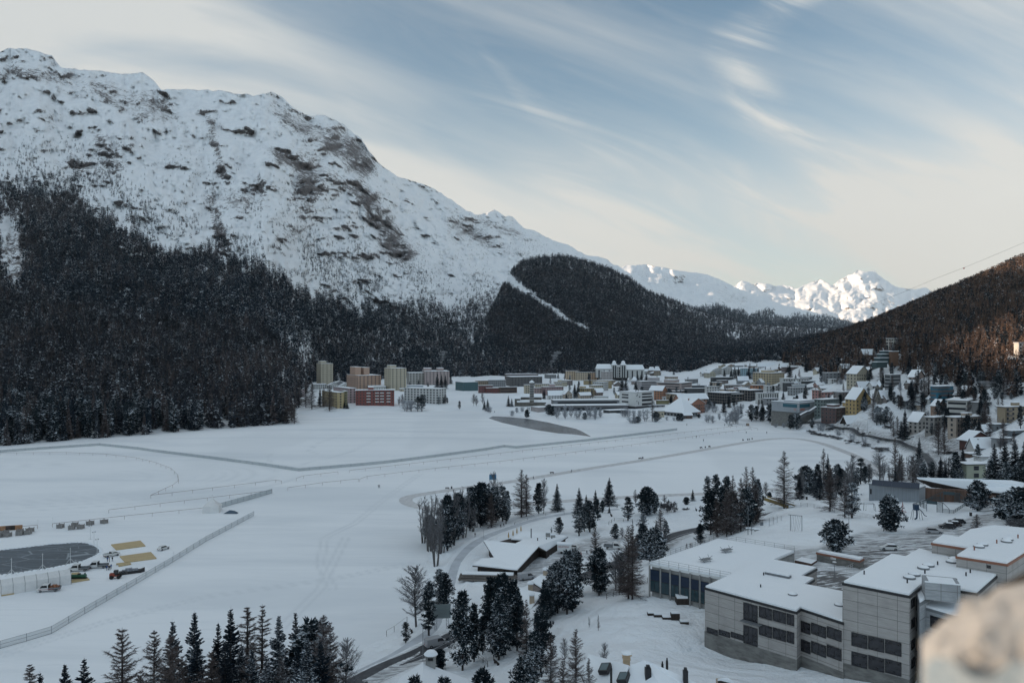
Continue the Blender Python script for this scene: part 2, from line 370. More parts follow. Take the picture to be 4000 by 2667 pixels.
DIRT=[(wline((3200,2185),(3330,2110),(3420,2085)),4.5,.75),(wline((3380,2190),(3480,2130),(3600,2140)),9,1.0),(wline((3420,2165),(3540,2110),(3640,2090),(3730,2065)),8,.9),(wline((3380,2200),(3440,2170)),7,1.6),(wline((3720,2080),(3850,2020),(3930,1985),(3820,1975)),4.5,.8),(wline((3130,2180),(3250,2210),(3180,2260)),12,.7),(wline((3180,2265),(3270,2285)),8,1.7),(wline((2220,2180),(2330,2110),(2400,2110)),6,.7),(wline((2020,2280),(2110,2230),(2230,2170)),5,.7),(wline((2080,2200),(2150,2230)),4,.6),(wline((3600,1700),(3720,1730),(3745,1770),(3715,1820)),5,.9),(wline((2900,1640),(3080,1632)),5,.6),(wline((3150,1625),(3350,1655),(3520,1700)),4,.5),(wline((3300,1700),(3420,1735)),3,.35),(wline((2560,2130),(2420,2215)),3,.5),]
cols=np.arange(-1000,5101,9.0);rows_D=42*(2350/42)**(np.arange(0,521)/520.0)
gx=(cols[None,:]-PX0)/FPX*rows_D[:,None];gy=np.repeat(rows_D[:,None],len(cols),1)
gzv=ground(gx,gy)
land=sm(gzv,0.3,2.0)
dr=np.minimum(np.minimum(seg_dist(gx,gy,ROAD),seg_dist(gx,gy,ROAD2)),seg_dist(gx,gy,PATH))
micro=fbm(gx/6,gy/6,3,4)*0.35+fbm(gx/1.7,gy/1.7,9,3)*0.10
bank=np.exp(-((np.minimum(seg_dist(gx,gy,ROAD),seg_dist(gx,gy,ROAD2))-5.6)/1.2)**2)*(0.55+0.3*fbm(gx/3,gy/3,5,3))
bank2=np.exp(-((seg_dist(gx,gy,PATH)-4.2)/0.9)**2)*0.4
gzz=gzv+land*(micro*sm(dr,3.5,7)+bank+bank2)
dirt=np.zeros_like(gx)
for pts,hw,stg in DIRT:
 d=seg_dist(gx,gy,pts);dirt=np.maximum(dirt,stg*(1-sm(d,hw*.55,hw*1.15)))
dirt=np.maximum(dirt,0.75*(1-sm(np.minimum(seg_dist(gx,gy,ROAD),seg_dist(gx,gy,ROAD2)),4.2,6.6)))
o=grid_sheet('ground',np.stack([gx,gy,gzz],-1),[M_GROUND],{'dirt':dirt});struct(o)
# ---- the frozen lake, wide enough to pass under every shore
LC=np.arange(-1400,4300,12.0);LR=55*(880/55)**(np.arange(0,361)/360.0)
lx=(LC[None,:]-PX0)/FPX*LR[:,None];ly=np.repeat(LR[:,None],len(LC),1)
track=np.zeros_like(lx)
def rings(cx,cy,rx,ry,rots,n,w,st):
 c,s_=math.cos(rots),math.sin(rots)
 a=((lx-cx)*c+(ly-cy)*s_)/rx;b=(-(lx-cx)*s_+(ly-cy)*c)/ry
 r=np.hypot(a,b);out=0
 for k in range(n):out=np.maximum(out,np.exp(-((r-(0.45+0.6*k/n+0.03*math.sin(k*7.1)))/w)**2)*(0.5+0.5*math.sin(k*3.3)**2))
 return out*st*sm(fbm(lx/30,ly/30,4,3),-0.5,0.3)
c0=G(60,1880)
track=np.maximum(track,rings(c0[0],c0[1],150,85,0.15,9,0.012,0.5))
for pts in(wline((1640,1850),(1500,1950),(1390,2040),(1270,2100),(1250,2200),(1300,2300)),wline((1050,1770),(1060,1790),(1045,1812)),wline((1330,1700),(1230,1735),(1210,1760),(1240,1775)),wline((1800,1560+130),(1500,1700),(1380,1760),(1180,1815)),wline((700,1680),(500,1700),(300,1728)),wline((2000,1720),(2060,1700),(1960,1720),(1850,1740)),wline((0,2560),(400,2430),(800,2330),(1300,2260),(1600,2200)),wline((1350,2100),(1250,2300),(1100,2450)),wline((3400,1790),(3300,1735),(3100,1690),(3000,1680))):
 d=seg_dist(lx,ly,pts);track=np.maximum(track,np.exp(-((d-1.2)/0.5)**2)*0.55)
track=np.maximum(track,0.25*sm(fbm(lx/60,ly/200,8,4),0.1,0.4)*sm(ly,350,500))
lz=np.zeros_like(lx)
o=grid_sheet('frozen_lake',np.stack([lx,ly,lz],-1),[M_LAKE],{'track':track});struct(o)
def strip(name,pts,width,lift,m,n=None,taper=False,zfun=None,sub=3):
 """ribbon laid over the land along a smooth line"""
 P=[Vector((p[0],p[1],0))for p in pts];out=[]
 for i in range(len(P)-1):
  p0,p1,p2,p3=P[max(i-1,0)],P[i],P[i+1],P[min(i+2,len(P)-1)]
  k=max(4,int((p2-p1).length/sub))
  for j in range(k):
   t=j/k
   out.append(0.5*((2*p1)+(-p0+p2)*t+(2*p0-5*p1+4*p2-p3)*t*t+(-p0+3*p1-3*p2+p3)*t**3))
 out.append(P[-1]);rows=[]
 for i,p in enumerate(out):
  d=(out[min(i+1,len(out)-1)]-out[max(i-1,0)]).normalized();nrm=Vector((-d.y,d.x,0));w_=width(i/len(out))if callable(width)else width
  row=[]
  for k in range(5):
   q=p+nrm*w_*(k/4-0.5);row.append((q.x,q.y))
  zz=[max(gz(a,b),0.0)for a,b in(row[0],row[2],row[4])];zc=max(zz)if zfun is None else zfun
  rows.append([(a,b,(zz[1]*.6+(zz[0]+zz[2])*.2 if zfun is None else zfun)+lift)for a,b in row])
 return struct(grid_sheet(name,np.array(rows),[m]))
def asphalt():
 m=bpy.data.materials.new('wet_asphalt');m.use_nodes=True;t=NT(m.node_tree);b=t.n['Principled BSDF']
 ge=t.new('ShaderNodeNewGeometry');n=t.noise(ge.outputs['Position'],0.5,6,0.65);n2=t.noise(t.mapping(ge.outputs['Position'],(0.1,0.1,1)),1.0,4)
 c=t.mix(t.step(n,.35,.7),(0.022,0.024,0.03,1),(0.06,0.062,0.07,1));c=t.mix(t.step(n2,.55,.75,0,.5),c,(0.22,0.23,0.25,1))
 t.put(b.inputs['Base Color'],c);b.inputs['Roughness'].default_value=0.6
 return m
M_ASPH=asphalt()
M_PACK=mat('packed_snow',(0.47,0.49,0.52),0.8,vary=0.12,vscale=0.25,bump=0.4,bscale=1.2)
M_TRACK=mat('brushed_ice_track',(0.52,0.51,0.51),0.6,vary=0.2,vscale=0.5,bump=0.3)
M_PAINT=mat('road_paint',(0.55,0.56,0.58),0.6)
M_DARKICE=None
strip('road',ROAD,7.6,0.16,M_ASPH);strip('road',ROAD2,8.0,0.2,M_ASPH)
strip('road_marking',ROAD,0.14,0.18,M_PAINT);strip('road_marking',ROAD2,0.16,0.22,M_PAINT)
strip('footpath',PATH,4.6,0.10,M_PACK)
strip('footpath',wline((2230,2140),(2330,2118),(2430,2112),(2560,2090),(2700,2070)),1.2,0.08,M_TRACK)
strip('footpath',wline((3220,1662),(3290,1690),(3360,1720),(3430,1745)),1.5,0.10,M_TRACK)
LOOP=[at(px,py,0)for px,py in[(2200,1957),(2000,1972),(1850,1982),(1740,1988),(1640,1980),(1588,1960),(1600,1940),(1700,1922),(1830,1903),(2000,1880),(2300,1830),(2500,1799),(2700,1765),(2850,1738),(2950,1722),(3030,1713),(3110,1713),(3200,1729),(3290,1760),(3360,1790),(3405,1825),(3380,1862),(3200,1893),(2900,1921),(2600,1934),(2400,1944),(2200,1957)]]
strip('ice_track',LOOP,6.4,0.03,M_TRACK,zfun=0.0,sub=6)
# ---- open water where the stream enters, and the polished rink
def rink_mat():
 m=bpy.data.materials.new('polished_dark_ice');m.use_nodes=True;t=NT(m.node_tree);b=t.n['Principled BSDF']
 ge=t.new('ShaderNodeNewGeometry');P=ge.outputs['Position']
 wv=t.new('ShaderNodeTexVoronoi',feature='DISTANCE_TO_EDGE');t.put(wv.inputs['Vector'],t.mapping(P,(0.06,0.13,1),(0,0,R(18))));wv.inputs['Scale'].default_value=1.0
 cr=t.math('MULTIPLY',t.step(wv.outputs[0],0.03,0.0),0.7)
 w2=t.new('ShaderNodeTexVoronoi',feature='DISTANCE_TO_EDGE');t.put(w2.inputs['Vector'],t.mapping(P,(0.12,0.3,1),(0,0,R(-20))));w2.inputs['Scale'].default_value=1.0
 cr2=t.math('MULTIPLY',t.step(w2.outputs[0],0.02,0.0),0.4)
 sc=t.noise(t.mapping(P,(0.05,1.2,1),(0,0,R(-12))),1.0,6,0.7)
 c=t.mix(t.step(sc,.4,.75),(0.035,0.05,0.065,1),(0.13,0.16,0.19,1))
 c=t.mix(t.math('MAXIMUM',cr,cr2),c,(0.38,0.42,0.45,1))
 t.put(b.inputs['Base Color'],c);b.inputs['Roughness'].default_value=0.35;b.inputs['Specular IOR Level'].default_value=0.25
 return m
M_RINK=rink_mat()
M_WATER=mat('lake_water',(0.11,0.115,0.13),0.25,vary=0.5,vscale=0.03,bump=0.25,bscale=0.4,spec=0.35,stretch=(0.4,1.6,1))
def flat_poly(name,px,z,m,th=0.0):
 pts=[at(a,b,z)for a,b in px]
 return struct(link_mesh(name,[(x,y,z)for x,y in pts],[tuple(range(len(pts)))],[m]))
wp=[(1908,1633),(1925,1625),(1990,1628),(2070,1636),(2140,1649),(2200,1663),(2250,1674),(2275,1685),(2310,1705),(2280,1701),(2240,1696),(2180,1692),(2100,1680),(2030,1666),(1960,1650)]
flat_poly('open_water',wp,0.02,M_WATER)
rp=[(-700,2255),(-200,2205),(0,2147),(100,2136),(200,2124),(300,2117),(340,2119),(370,2128),(392,2142),(396,2154),(385,2164),(360,2178),(330,2190),(280,2202),(200,2218),(80,2236),(0,2246),(-200,2275),(-700,2400)]
flat_poly('ice_rink',rp,0.02,M_RINK)
mb=MB()
for a,b in zip(rp,rp[1:]):
 A=Vector((*at(*a,0),0));B=Vector((*at(*b,0),0));k=max(2,int((B-A).length/1.2))
 for i in range(k):
  p=A.lerp(B,i/k);mb.lathe([(0.75,-.05),(0.55,.16+.1*random.random()),(0.2,.26),(0,.28)],(p.x+random.uniform(-.2,.2),p.y+random.uniform(-.2,.2),0),6)
tag(mb.build('snow_rim',M_SNOW,smooth=True),kind='structure')
# ================================================================== MOUNTAINS
def interp(pts,xs):
 p=sorted(pts);return np.interp(xs,[a for a,_ in p],[b for _,b in p])
MTN={}
def mountain(name,px,foot,footD,top,topD,rows,g,amp,seed,fold=None,rock=None,back=0.5,feat=1.0,warp=None,jag=0.0):
 s=np.linspace(0,1,rows)[:,None];PXg=np.repeat(px[None,:],rows,0)
 py0=interp(foot,px)[None];py1=interp(top,px)[None];D0=interp(footD,px)[None];D1=interp(topD,px)[None]
 if jag:py1=py1+fbm(px/26,px*0+seed,seed+5,4,.6)[None]*jag
 PYg=py0+(py1-py0)*s
 def gs(v_,n_):
  k_=np.exp(-np.linspace(-2.2,2.2,2*n_+1)**2);k_/=k_.sum();return np.convolve(np.pad(v_[0],n_,mode='edge'),k_,'valid')[None]
 n_=int(260/(px[1]-px[0]));f0,f1,d0,d1=gs(py0,n_),gs(py1,n_//2),gs(D0,n_),gs(D1,n_//2)
 q_=np.clip((f0-PYg)/(f0-f1),0.0,1.25);Dg=d0*(d1/d0)**(q_**g);q2=np.clip((py0-PYg)/(py0-f1),0,1.2);De=D0*(d1/D0)**q2
 kk=sm(py0-PYg,0,240);Dg=De*(1-kk)+Dg*kk;Dg=np.maximum.accumulate(Dg,0)
 XX=PXg*.8+PYg*.6;YY=PYg*.8-PXg*.6
 a1=fbm(XX/(330*feat),YY/(150*feat),seed,6,0.5,True)
 a2=fbm(PXg/(80*feat),PYg/(70*feat),seed+31,5,0.55,True)
 env=sm(s,0.02,0.35)
 Dg=Dg*(1+amp*env*(a1+0.7*a2))
 if fold is not None:Dg=Dg*fold(PXg,PYg,s)
 X_=(PXg-PX0)/FPX*Dg;Z_=EYE-(PYg-PY0)/FPX*Dg
 P=np.stack([X_,Dg,Z_],-1)
 nb=14;t=(np.arange(1,nb+1)/nb)[:,None,None]**1.5
 topP=P[-1:];k=1+back*t
 bp=topP*k;bp[...,2]=topP[...,2]-(topP[...,2]-0)*1.0*t[...,0]*0.95
 full=np.concatenate([P,bp],0)
 rk=rock(PXg,PYg)if rock is not None else np.zeros_like(PXg)
 rk=rk-0.35*sm(s,.93,1.0)
 rk=np.concatenate([rk,np.repeat(rk[-1:],nb,0)],0)
 o=grid_sheet(name,full,[M_HILL],{'rock':rk});struct(o)
 MTN[name]=(px,py0[0],py1[0],P)
 return o
def surf(name,px,py):
 """point on a built mountain sheet seen at px, py (arrays); nan outside"""
 cols_,p0,p1,P=MTN[name]
 c=(px-cols_[0])/(cols_[1]-cols_[0]);ok=(c>=0)&(c<len(cols_)-1.01);c=np.clip(c,0,len(cols_)-1.01);ci=c.astype(int);cf=c-ci
 a=p0[ci]*(1-cf)+p0[ci+1]*cf;b=p1[ci]*(1-cf)+p1[ci+1]*cf
 s=(py-a)/(b-a);ok&=(s>=0)&(s<=1);r=np.clip(s,0,1)*(P.shape[0]-1.01);ri=r.astype(int);rf=r-ri
 q=lambda i,j:P[i,j]
 out=(q(ri,ci)*((1-cf)*(1-rf))[:,None]+q(ri,ci+1)*(cf*(1-rf))[:,None]+q(ri+1,ci)*((1-cf)*rf)[:,None]+q(ri+1,ci+1)*(cf*rf)[:,None])
 out[~ok]=np.nan
 return out
def blobs(lst):
 def f(x,y):
  r=np.zeros_like(x)
  for bx,by,rx,ry,rot,v in lst:
   c,s_=math.cos(R(rot)),math.sin(R(rot));u_=((x-bx)*c+(y-by)*s_)/rx;w_=(-(x-bx)*s_+(y-by)*c)/ry
   r=r+v*np.exp(-(u_*u_+w_*w_))
  return r
 return f
L_TOP=[(-1500,120),(-900,240),(-500,225),(-150,215),(0,200),(40,190),(110,190),(200,215),(238,262),(330,275),(440,282),(520,290),(560,286),(600,318),(632,350),(700,348),(782,349),(860,355),(930,366),(990,374),(1063,357),(1100,378),(1150,425),(1190,448),(1230,453),(1267,450),(1300,465),(1343,485),(1380,520),(1411,544),(1440,588),(1480,640),(1539,682),(1620,712),(1667,724),(1720,752),(1800,806),(1862,842),(1900,829),(1930,820),(1970,842),(1998,845),(2041,884),(2120,918),(2200,950),(2228,961),(2279,990),(2300,998),(2338,998),(2380,1022),(2415,1041),(2500,1090),(2620,1180),(2800,1260)]
L_FOOT=[(-1500,1880),(-800,1812),(0,1745),(600,1696),(1130,1657),(1165,1600),(1215,1500),(1400,1490),(1700,1478),(2400,1466),(2900,1460)]
L_FD=[(-1500,427),(-800,487),(0,570),(600,645),(1130,725),(1165,900),(1215,1500),(1400,1560),(1700,1650),(2400,1750),(2900,1850)]
L_TD=[(-1500,3000),(-500,3200),(0,3450),(600,3700),(1063,3800),(1480,4200),(1700,4700),(1930,5600),(2250,6300),(2500,6800),(2800,7000)]
def l_fold(x,y,s):
 e=np.interp(y,[350,450,640,760,900,1100,1250],[1010,1110,1330,1450,1560,1690,1760])
 e=e+18*fbm(y/60,x*0,77,4)
 k=sm(x,e-25,e+60)*sm(y,330,470)*sm(1300-y,0,120)
 e2=np.interp(y,[880,960,1060,1150],[2030,2120,2200,2300])
 g1=np.exp(-((x-np.interp(y,[450,600,760,900,1050],[760,800,830,850,900]))/45)**2)*sm(y,430,600)*sm(1100-y,0,200)
 g2=np.exp(-((x-np.interp(y,[700,900,1080,1180],[1010,960,940,900]))/40)**2)*sm(y,700,800)*sm(1200-y,0,150)
 return 1+0.05*k+0.035*g1+0.03*g2
_lr=blobs([(110,285,110,26,10,.9),(250,300,60,30,30,.7),(470,385,190,42,22,1.25),(560,420,90,40,20,.7),(620,370,60,60,30,.8),(60,230,60,18,10,.5),(200,240,50,22,30,.6),(1100,430,60,40,40,.8),(1180,480,70,45,45,.9),(1330,560,90,60,50,1.3),(1430,625,50,55,60,1.2),(380,540,26,60,-25,.6),(450,640,40,60,-35,.8),(820,470,20,40,-30,.6),(840,560,16,70,-20,.9),(870,680,26,50,-25,.8),(1080,590,130,26,18,.6),(1150,650,110,26,20,.6),(1190,745,55,60,-20,1.1),(1010,760,60,50,0,.8),(930,800,60,60,0,.7),(850,880,22,120,-14,1.2),(1300,690,70,30,45,.7),(1480,860,50,140,-42,.7),(1560,1000,50,100,-28,.9),(60,1000,90,130,0,1.0),(1900,860,100,26,30,.5),(1830,900,120,30,28,.45),(1980,980,120,30,25,.5),(2080,930,120,24,22,.4),(300,660,160,50,15,.5),(700,640,90,40,20,.25),(1400,740,90,30,45,.6)])
l_rock=lambda x,y:np.minimum(_lr(x,y),.72)*1.1-.38+.50*fbm(x/110,y/70,88,5,.6)
mountain('mountain',np.arange(-1500,2800,7.0),L_FOOT,L_FD,L_TOP,L_TD,260,1.0,0.058,11,l_fold,l_rock,jag=7)
M_FOOT=[(1500,1476),(2400,1452),(2700,1432),(3000,1400),(3300,1370),(3700,1360)]
M_TOP=[(1500,1455),(1640,1430),(1800,1350),(1900,1250),(1960,1130),(1990,1070),(2041,1026),(2109,1008),(2194,1003),(2279,1018),(2381,1052),(2466,1094),(2534,1144),(2619,1170),(2721,1212),(2891,1262),(3061,1276),(3316,1288),(3400,1296),(3700,1330)]
mountain('wooded_hill',np.arange(1500,3700,8.0),M_FOOT,[(1500,1820),(2500,1900),(3000,2150),(3700,2400)],M_TOP,[(1500,2000),(1900,2700),(2200,3300),(2600,3500),(3000,4300),(3700,5200)],120,1.0,0.03,41)
mountain('distant_mountain',np.arange(2350,3900,7.0),[(2350,1330),(3900,1330)],[(2350,5200),(3900,6500)],[(2350,1120),(2430,1045),(2449,1037),(2517,1032),(2560,1040),(2653,1058),(2755,1068),(2823,1097),(2891,1131),(3061,1190),(3231,1233),(3367,1272),(3900,1300)],[(2350,8000),(3000,9500),(3900,12000)],90,1.0,0.04,61,rock=lambda x,y:blobs([(2600,1090,250,40,10,.3),(2900,1180,100,30,20,.3)])(x,y)-.25,jag=4)
mountain('sunlit_peak',np.arange(2700,4500,6.0),[(2700,1320),(4500,1320)],[(2700,10000),(4500,10000)],[(2700,1230),(2800,1170),(2874,1114),(2900,1097),(2940,1108),(2976,1105),(3027,1119),(3060,1112),(3112,1128),(3150,1112),(3197,1088),(3225,1098),(3248,1114),(3290,1092),(3316,1075),(3359,1056),(3400,1062),(3418,1058),(3452,1088),(3500,1115),(3537,1133),(3590,1128),(3622,1120),(3656,1148),(3800,1170),(4500,1190)],[(2700,15000),(3400,16000),(4500,15000)],120,1.0,0.035,83,rock=lambda x,y:blobs([(3380,1085,90,22,5,.5),(3200,1110,50,25,0,.4)])(x,y)-.55,feat=0.55,jag=9)
def shade_ridge_h(y):return np.interp(y,[-3000,-1500,-600,-300,-218,-140,-68,77,300,448,480,520,560,640,700,801,950,1200,1600,2200,3200,5000],[450,560,625,644,647,660,690,704,718,735,752,815,850,880,900,904,912,1130,1300,1550,1800,1900])  # crest heights shaped so the ridge throws the wanted shade
ys=np.linspace(-3000,5000,330)[:,None];tt=np.linspace(-1,1,61)[None,:]
H=shade_ridge_h(ys)+fbm(ys/120,ys*0,91,4)*9
hx=np.minimum(-2500,-(0.72*ys+1500))+tt*1450;hz=(H+0.231*(np.minimum(-2500,-(0.72*ys+1500))+2500)*-1)*(1-np.abs(tt)**1.15)+fbm(hx/220,ys/220,92,5)*50*sm(np.abs(tt),0.03,0.3)
P=np.stack([hx+0*ys,ys+0*tt,hz],-1)
struct(grid_sheet('mountain',P,[M_HILL],{'rock':np.zeros_like(hz)}))  # unseen ridge left of the frame, added to block the sun
# ================================================================== TREES
def tree_mat(name,ca,cb,snowlo,snowhi,snowcol=(0.62,0.66,0.70)):
 m=bpy.data.materials.new(name);m.use_nodes=True;t=NT(m.node_tree);b=t.n['Principled BSDF']
 ge=t.new('ShaderNodeNewGeometry');oi=t.new('ShaderNodeObjectInfo')
 sp=t.new('ShaderNodeSeparateXYZ');t.l.new(ge.outputs['True Normal'],sp.inputs[0])
 a=t.new('ShaderNodeAttribute',attribute_name='tint')
 up=t.math('ABSOLUTE',sp.outputs[2])
 n=t.noise(ge.outputs['Position'],0.9,3,0.6);n2=t.noise(ge.outputs['Position'],0.012,3,0.6)
 c=t.mix(t.math('ADD',a.outputs['Fac'],t.math('MULTIPLY_ADD',oi.outputs['Random'],0.3,-0.15),clamp=True),(*ca,1),(*cb,1))
 f=t.math('ADD',t.math('MULTIPLY',up,0.55),t.math('MULTIPLY',n,0.75));f=t.math('ADD',f,t.math('MULTIPLY',n2,0.3));f=t.math('ADD',f,t.math('MULTIPLY_ADD',t.noise(ge.outputs['Position'],.11,2,.5),.9,-.45))
 t.put(b.inputs['Base Color'],t.mix(t.step(f,snowlo,snowhi),c,(*snowcol,1)))
 b.inputs['Roughness'].default_value=0.85;b.inputs['Specular IOR Level'].default_value=0.1
 return m
M_NEEDLE=tree_mat('dark_needles',(0.011,0.020,0.030),(0.082,0.066,0.064),1.0,1.17)
M_HLARCH=tree_mat('sun_warmed_larch_wood',(0.009,0.015,0.022),(0.155,0.096,0.068),1.03,1.2)  # hill larch brown, made brighter and warmer to paint in sunlight
M_PINE=tree_mat('stone_pine_needles',(0.010,0.018,0.024),(0.016,0.028,0.034),0.93,1.10)
M_LARCH=tree_mat('larch_twigs',(0.075,0.058,0.055),(0.13,0.11,0.105),1.05,1.25)
M_FROST=tree_mat('frosted_twigs',(0.30,0.31,0.34),(0.42,0.44,0.47),0.95,1.2)
M_TWIG=tree_mat('bare_twigs',(0.10,0.095,0.10),(0.19,0.19,0.20),1.05,1.25)
M_BARK=mat('bark',(0.035,0.030,0.030),0.9,vary=0.3,vscale=1.5)
M_BARK2=mat('grey_bark',(0.09,0.085,0.085),0.9,vary=0.3,vscale=1.5)
def tri_flakes(c,d,l,w_,rng,droop=0.0):
 """triangles: base centred on c, point at c + d*l; random roll"""
 n=len(c);d=d/(np.linalg.norm(d,axis=1,keepdims=True)+1e-9)
 r=rng.normal(size=(n,3));side=np.cross(d,r);side/=(np.linalg.norm(side,axis=1,keepdims=True)+1e-9)
 l=np.broadcast_to(np.asarray(l,float).reshape(-1,1),(n,1));w_=np.broadcast_to(np.asarray(w_,float).reshape(-1,1),(n,1))
 return np.stack([c+side*w_*.5,c-side*w_*.5,c+d*l],1)
def far_tree(seed,n,r,kind):
 """unit-high crown made of ragged drooping sprays, for woods seen from afar"""
 g=np.random.default_rng(seed);t=g.random(n)**1.25*0.93+0.02
 if kind=='pine':R_=r*np.sqrt(np.clip(1-((t-0.35)/0.68)**2,0.02,1))*(0.75+0.4*g.random(n))
 else:R_=r*(1-t)**0.85*(0.7+0.45*g.random(n))+0.012
 a=g.random(n)*2*math.pi;q=g.uniform(0.25,0.6,n)*R_
 c=np.stack([np.cos(a)*q,np.sin(a)*q,t+0.05],1)
 d=np.stack([np.cos(a)*R_,np.sin(a)*R_,g.uniform(-0.07,-0.01,n)if kind!='pine' else g.uniform(-.03,.05,n)],1)
 l=R_*g.uniform(0.6,1.0,n);w_=np.full(n,0.055)*g.uniform(.7,1.5,n)*(1.25 if kind=='pine' else 1)
 T=tri_flakes(c,d,l,w_*(0.6+0.8*(1-t))*(24/math.sqrt(n*10))*1.6,g)
 top=np.array([[[.012,0,.9],[-.012,0,.9],[0,0,1.02]],[[0,.012,.9],[0,-.012,.9],[0,0,1.0]]])
 st=np.array([[[.013,0,-.03],[-.013,0,-.03],[0,0,.6]],[[0,.013,-.03],[0,-.013,-.03],[0,0,.6]]])
 return np.concatenate([T,top,st])
def mass(name,pts,hs,kinds,tints,templates,m,kind='stuff',squash=None):
 """many far trees in one mesh"""
 V=[];TI=[];g=np.random.default_rng(5)
 for k,tm in templates.items():
  sel=np.where(kinds==k)[0]
  if len(sel)==0:continue
  var=g.integers(0,len(tm),len(sel))
  for vi,T in enumerate(tm):
   s_=sel[var==vi]
   if len(s_)==0:continue
   a=g.random(len(s_))*6.283;c,sn=np.cos(a),np.sin(a);h=hs[s_];ws=h*g.uniform(.85,1.2,len(s_))
   v0=T.reshape(-1,3)[None]
   x=(v0[...,0]*c[:,None]-v0[...,1]*sn[:,None])*ws[:,None]+pts[s_,0:1]
   y=(v0[...,0]*sn[:,None]+v0[...,1]*c[:,None])*ws[:,None]+pts[s_,1:2]
   z=v0[...,2]*h[:,None]+pts[s_,2:3]
   V.append(np.stack([x,y,z],-1).reshape(-1,3));TI.append(np.repeat(tints[s_],v0.shape[1]))
 V=np.concatenate(V);TI=np.concatenate(TI)
 o=link_mesh(name,V,np.arange(len(V)).reshape(-1,3),[m])
 at_=o.data.attributes.new('tint','FLOAT','POINT');at_.data.foreach_set('value',TI.astype(np.float32))
 tag(o,kind=kind);return o
TPL_HI={0:[far_tree(i,110,.17,'spruce')for i in range(4)],1:[far_tree(10+i,120,.17,'pine')for i in range(3)],2:[far_tree(20+i,95,.15,'larch')for i in range(4)]}
TPL_LO={0:[far_tree(i,38,.22,'spruce')for i in range(4)],1:[far_tree(10+i,42,.22,'pine')for i in range(3)],2:[far_tree(20+i,36,.20,'larch')for i in range(4)]}
TPL_XL={0:[far_tree(i,18,.25,'spruce')for i in range(4)],1:[far_tree(10+i,20,.27,'pine')for i in range(3)],2:[far_tree(20+i,18,.22,'larch')for i in range(4)]}
def sample(poly_bbox,n,dens,rng):
 x0,x1,y0,y1=poly_bbox;px=rng.uniform(x0,x1,n);py=rng.uniform(y0,y1,n)
 k=rng.random(n)<dens(px,py);return px[k],py[k]
TL=[(-1500,800),(-100,760),(60,735),(200,745),(300,730),(350,840),(450,860),(560,920),(700,990),(830,960),(900,1000),(1030,1030),(1120,1090),(1200,1140),(1360,1175),(1490,1165),(1600,1180),(1700,1160),(1760,1175),(1820,1130),(1900,1115),(1960,1120),(2060,1160),(2600,1200)]
def piste(x,y):
 c=np.interp(y,[1070,1130,1200,1260,1310],[1950,2030,2140,2230,2330]);wd=np.interp(y,[1070,1130,1200,1260,1310],[50,42,30,34,20])
 n=fbm(x/40,y/30,55,3)*16
 return sm(np.abs(x-c)+n,wd*.6,wd)+(y>1325)
def dens_left(x,y):
 tl=interp(TL,x)+fbm(x/35,x*0,21,4)*60
 d=sm(y-tl,-15,50)
 nz=fbm(x/110,y/80,33,5,.6)
 above=tl-y
 sparse=np.clip(0.48*np.exp(-above/120)*(above>0)*sm(nz,-0.15,0.35)+0.02*np.exp(-above/200)*(above>0),0,1)
 cl=blobs([(470,760,26,130,-28,.75),(380,700,60,70,0,.25),(590,850,22,90,-30,.6),(860,880,22,110,-14,.8),(1210,960,36,90,-12,.5),(1290,1030,60,90,-35,.75),(1420,1040,38,110,-22,.7),(1560,1010,24,110,-28,.5),(1640,1080,30,60,-30,.4),(1850,870,90,28,25,.25),(1950,930,120,40,25,.35),(2080,960,90,35,18,.5),(1480,860,30,90,-40,.4),(1120,760,50,70,0,.18),(1880,1120,70,60,0,.35),(1700,1080,120,40,20,.2),(1240,830,160,60,20,.12),(330,820,200,60,10,.3),(150,690,200,40,0,.12),(1450,1110,90,40,-20,.6),(700,640,90,60,0,.04)])(x,y)
 d=np.maximum(d,np.maximum(sparse,np.clip(cl*1.35,0,1)*sm(nz,-.6,.15)))
 gaps=blobs([(50,1040,55,120,0,1.2),(30,900,60,90,0,.9),(1180,1370,25,45,0,.8),(1150,1330,16,30,0,.7),(1560,1180,60,20,20,.6),(1250,1110,50,22,25,.8),(2010,1325,50,18,-15,.6),(320,950,25,25,0,.5)])(x,y)
 d=d*np.clip(1-gaps,0,1)*(0.84+0.3*fbm(x/40,y/40,44,3))
 pi=np.where((x>1850),piste(x,y),1.0)
 return np.clip(d*pi,0,1)
def make_wood(name,sheet,bbox,dens,N,hfun,larch,rng,per=1.0):
 px,py=sample(bbox,N,dens,rng);P=surf(sheet,px,py);ok=~np.isnan(P[:,0]);px,py,P=px[ok],py[ok],P[ok]
 keep=rng.random(len(P))<np.clip((P[:,1]/2600.0)**1.75*per,0.0,1);px,py,P=px[keep],py[keep],P[keep]
 h=hfun(px,py,P[:,1])*rng.uniform(.7,1.2,len(P));lf=larch(px,py)
 kinds=np.where(rng.random(len(P))<lf,2,np.where(rng.random(len(P))<.45,1,0))
 tints=np.where(kinds==2,rng.uniform(.55,1.0,len(P)),rng.uniform(0,.14,len(P)))
 P[:,2]-=0.4
 return px,py,P,h,kinds,tints
rng=np.random.default_rng(12)
lar=lambda x,y:np.clip(0.30+0.5*fbm(x/150,y/90,66,4)+0.35*sm(1250-y,0,350)+0.25*sm(y,1380,1500)*sm(x,500,800),.05,.9)
px,py,P,h,kinds,tints=make_wood('forest','mountain',(-900,2420,520,1745),dens_left,190000,lambda x,y,D:np.interp(D,[550,900,1800,3500],[25,22,19,15])*np.interp(interp(TL,x)-y,[-60,0,80],[1,.8,.55]),lar,rng,1.35)
D=P[:,1];MAIN=(px,py,P,h,kinds,tints)
vis=(px>-20)&(px<1180)&(D<1000)
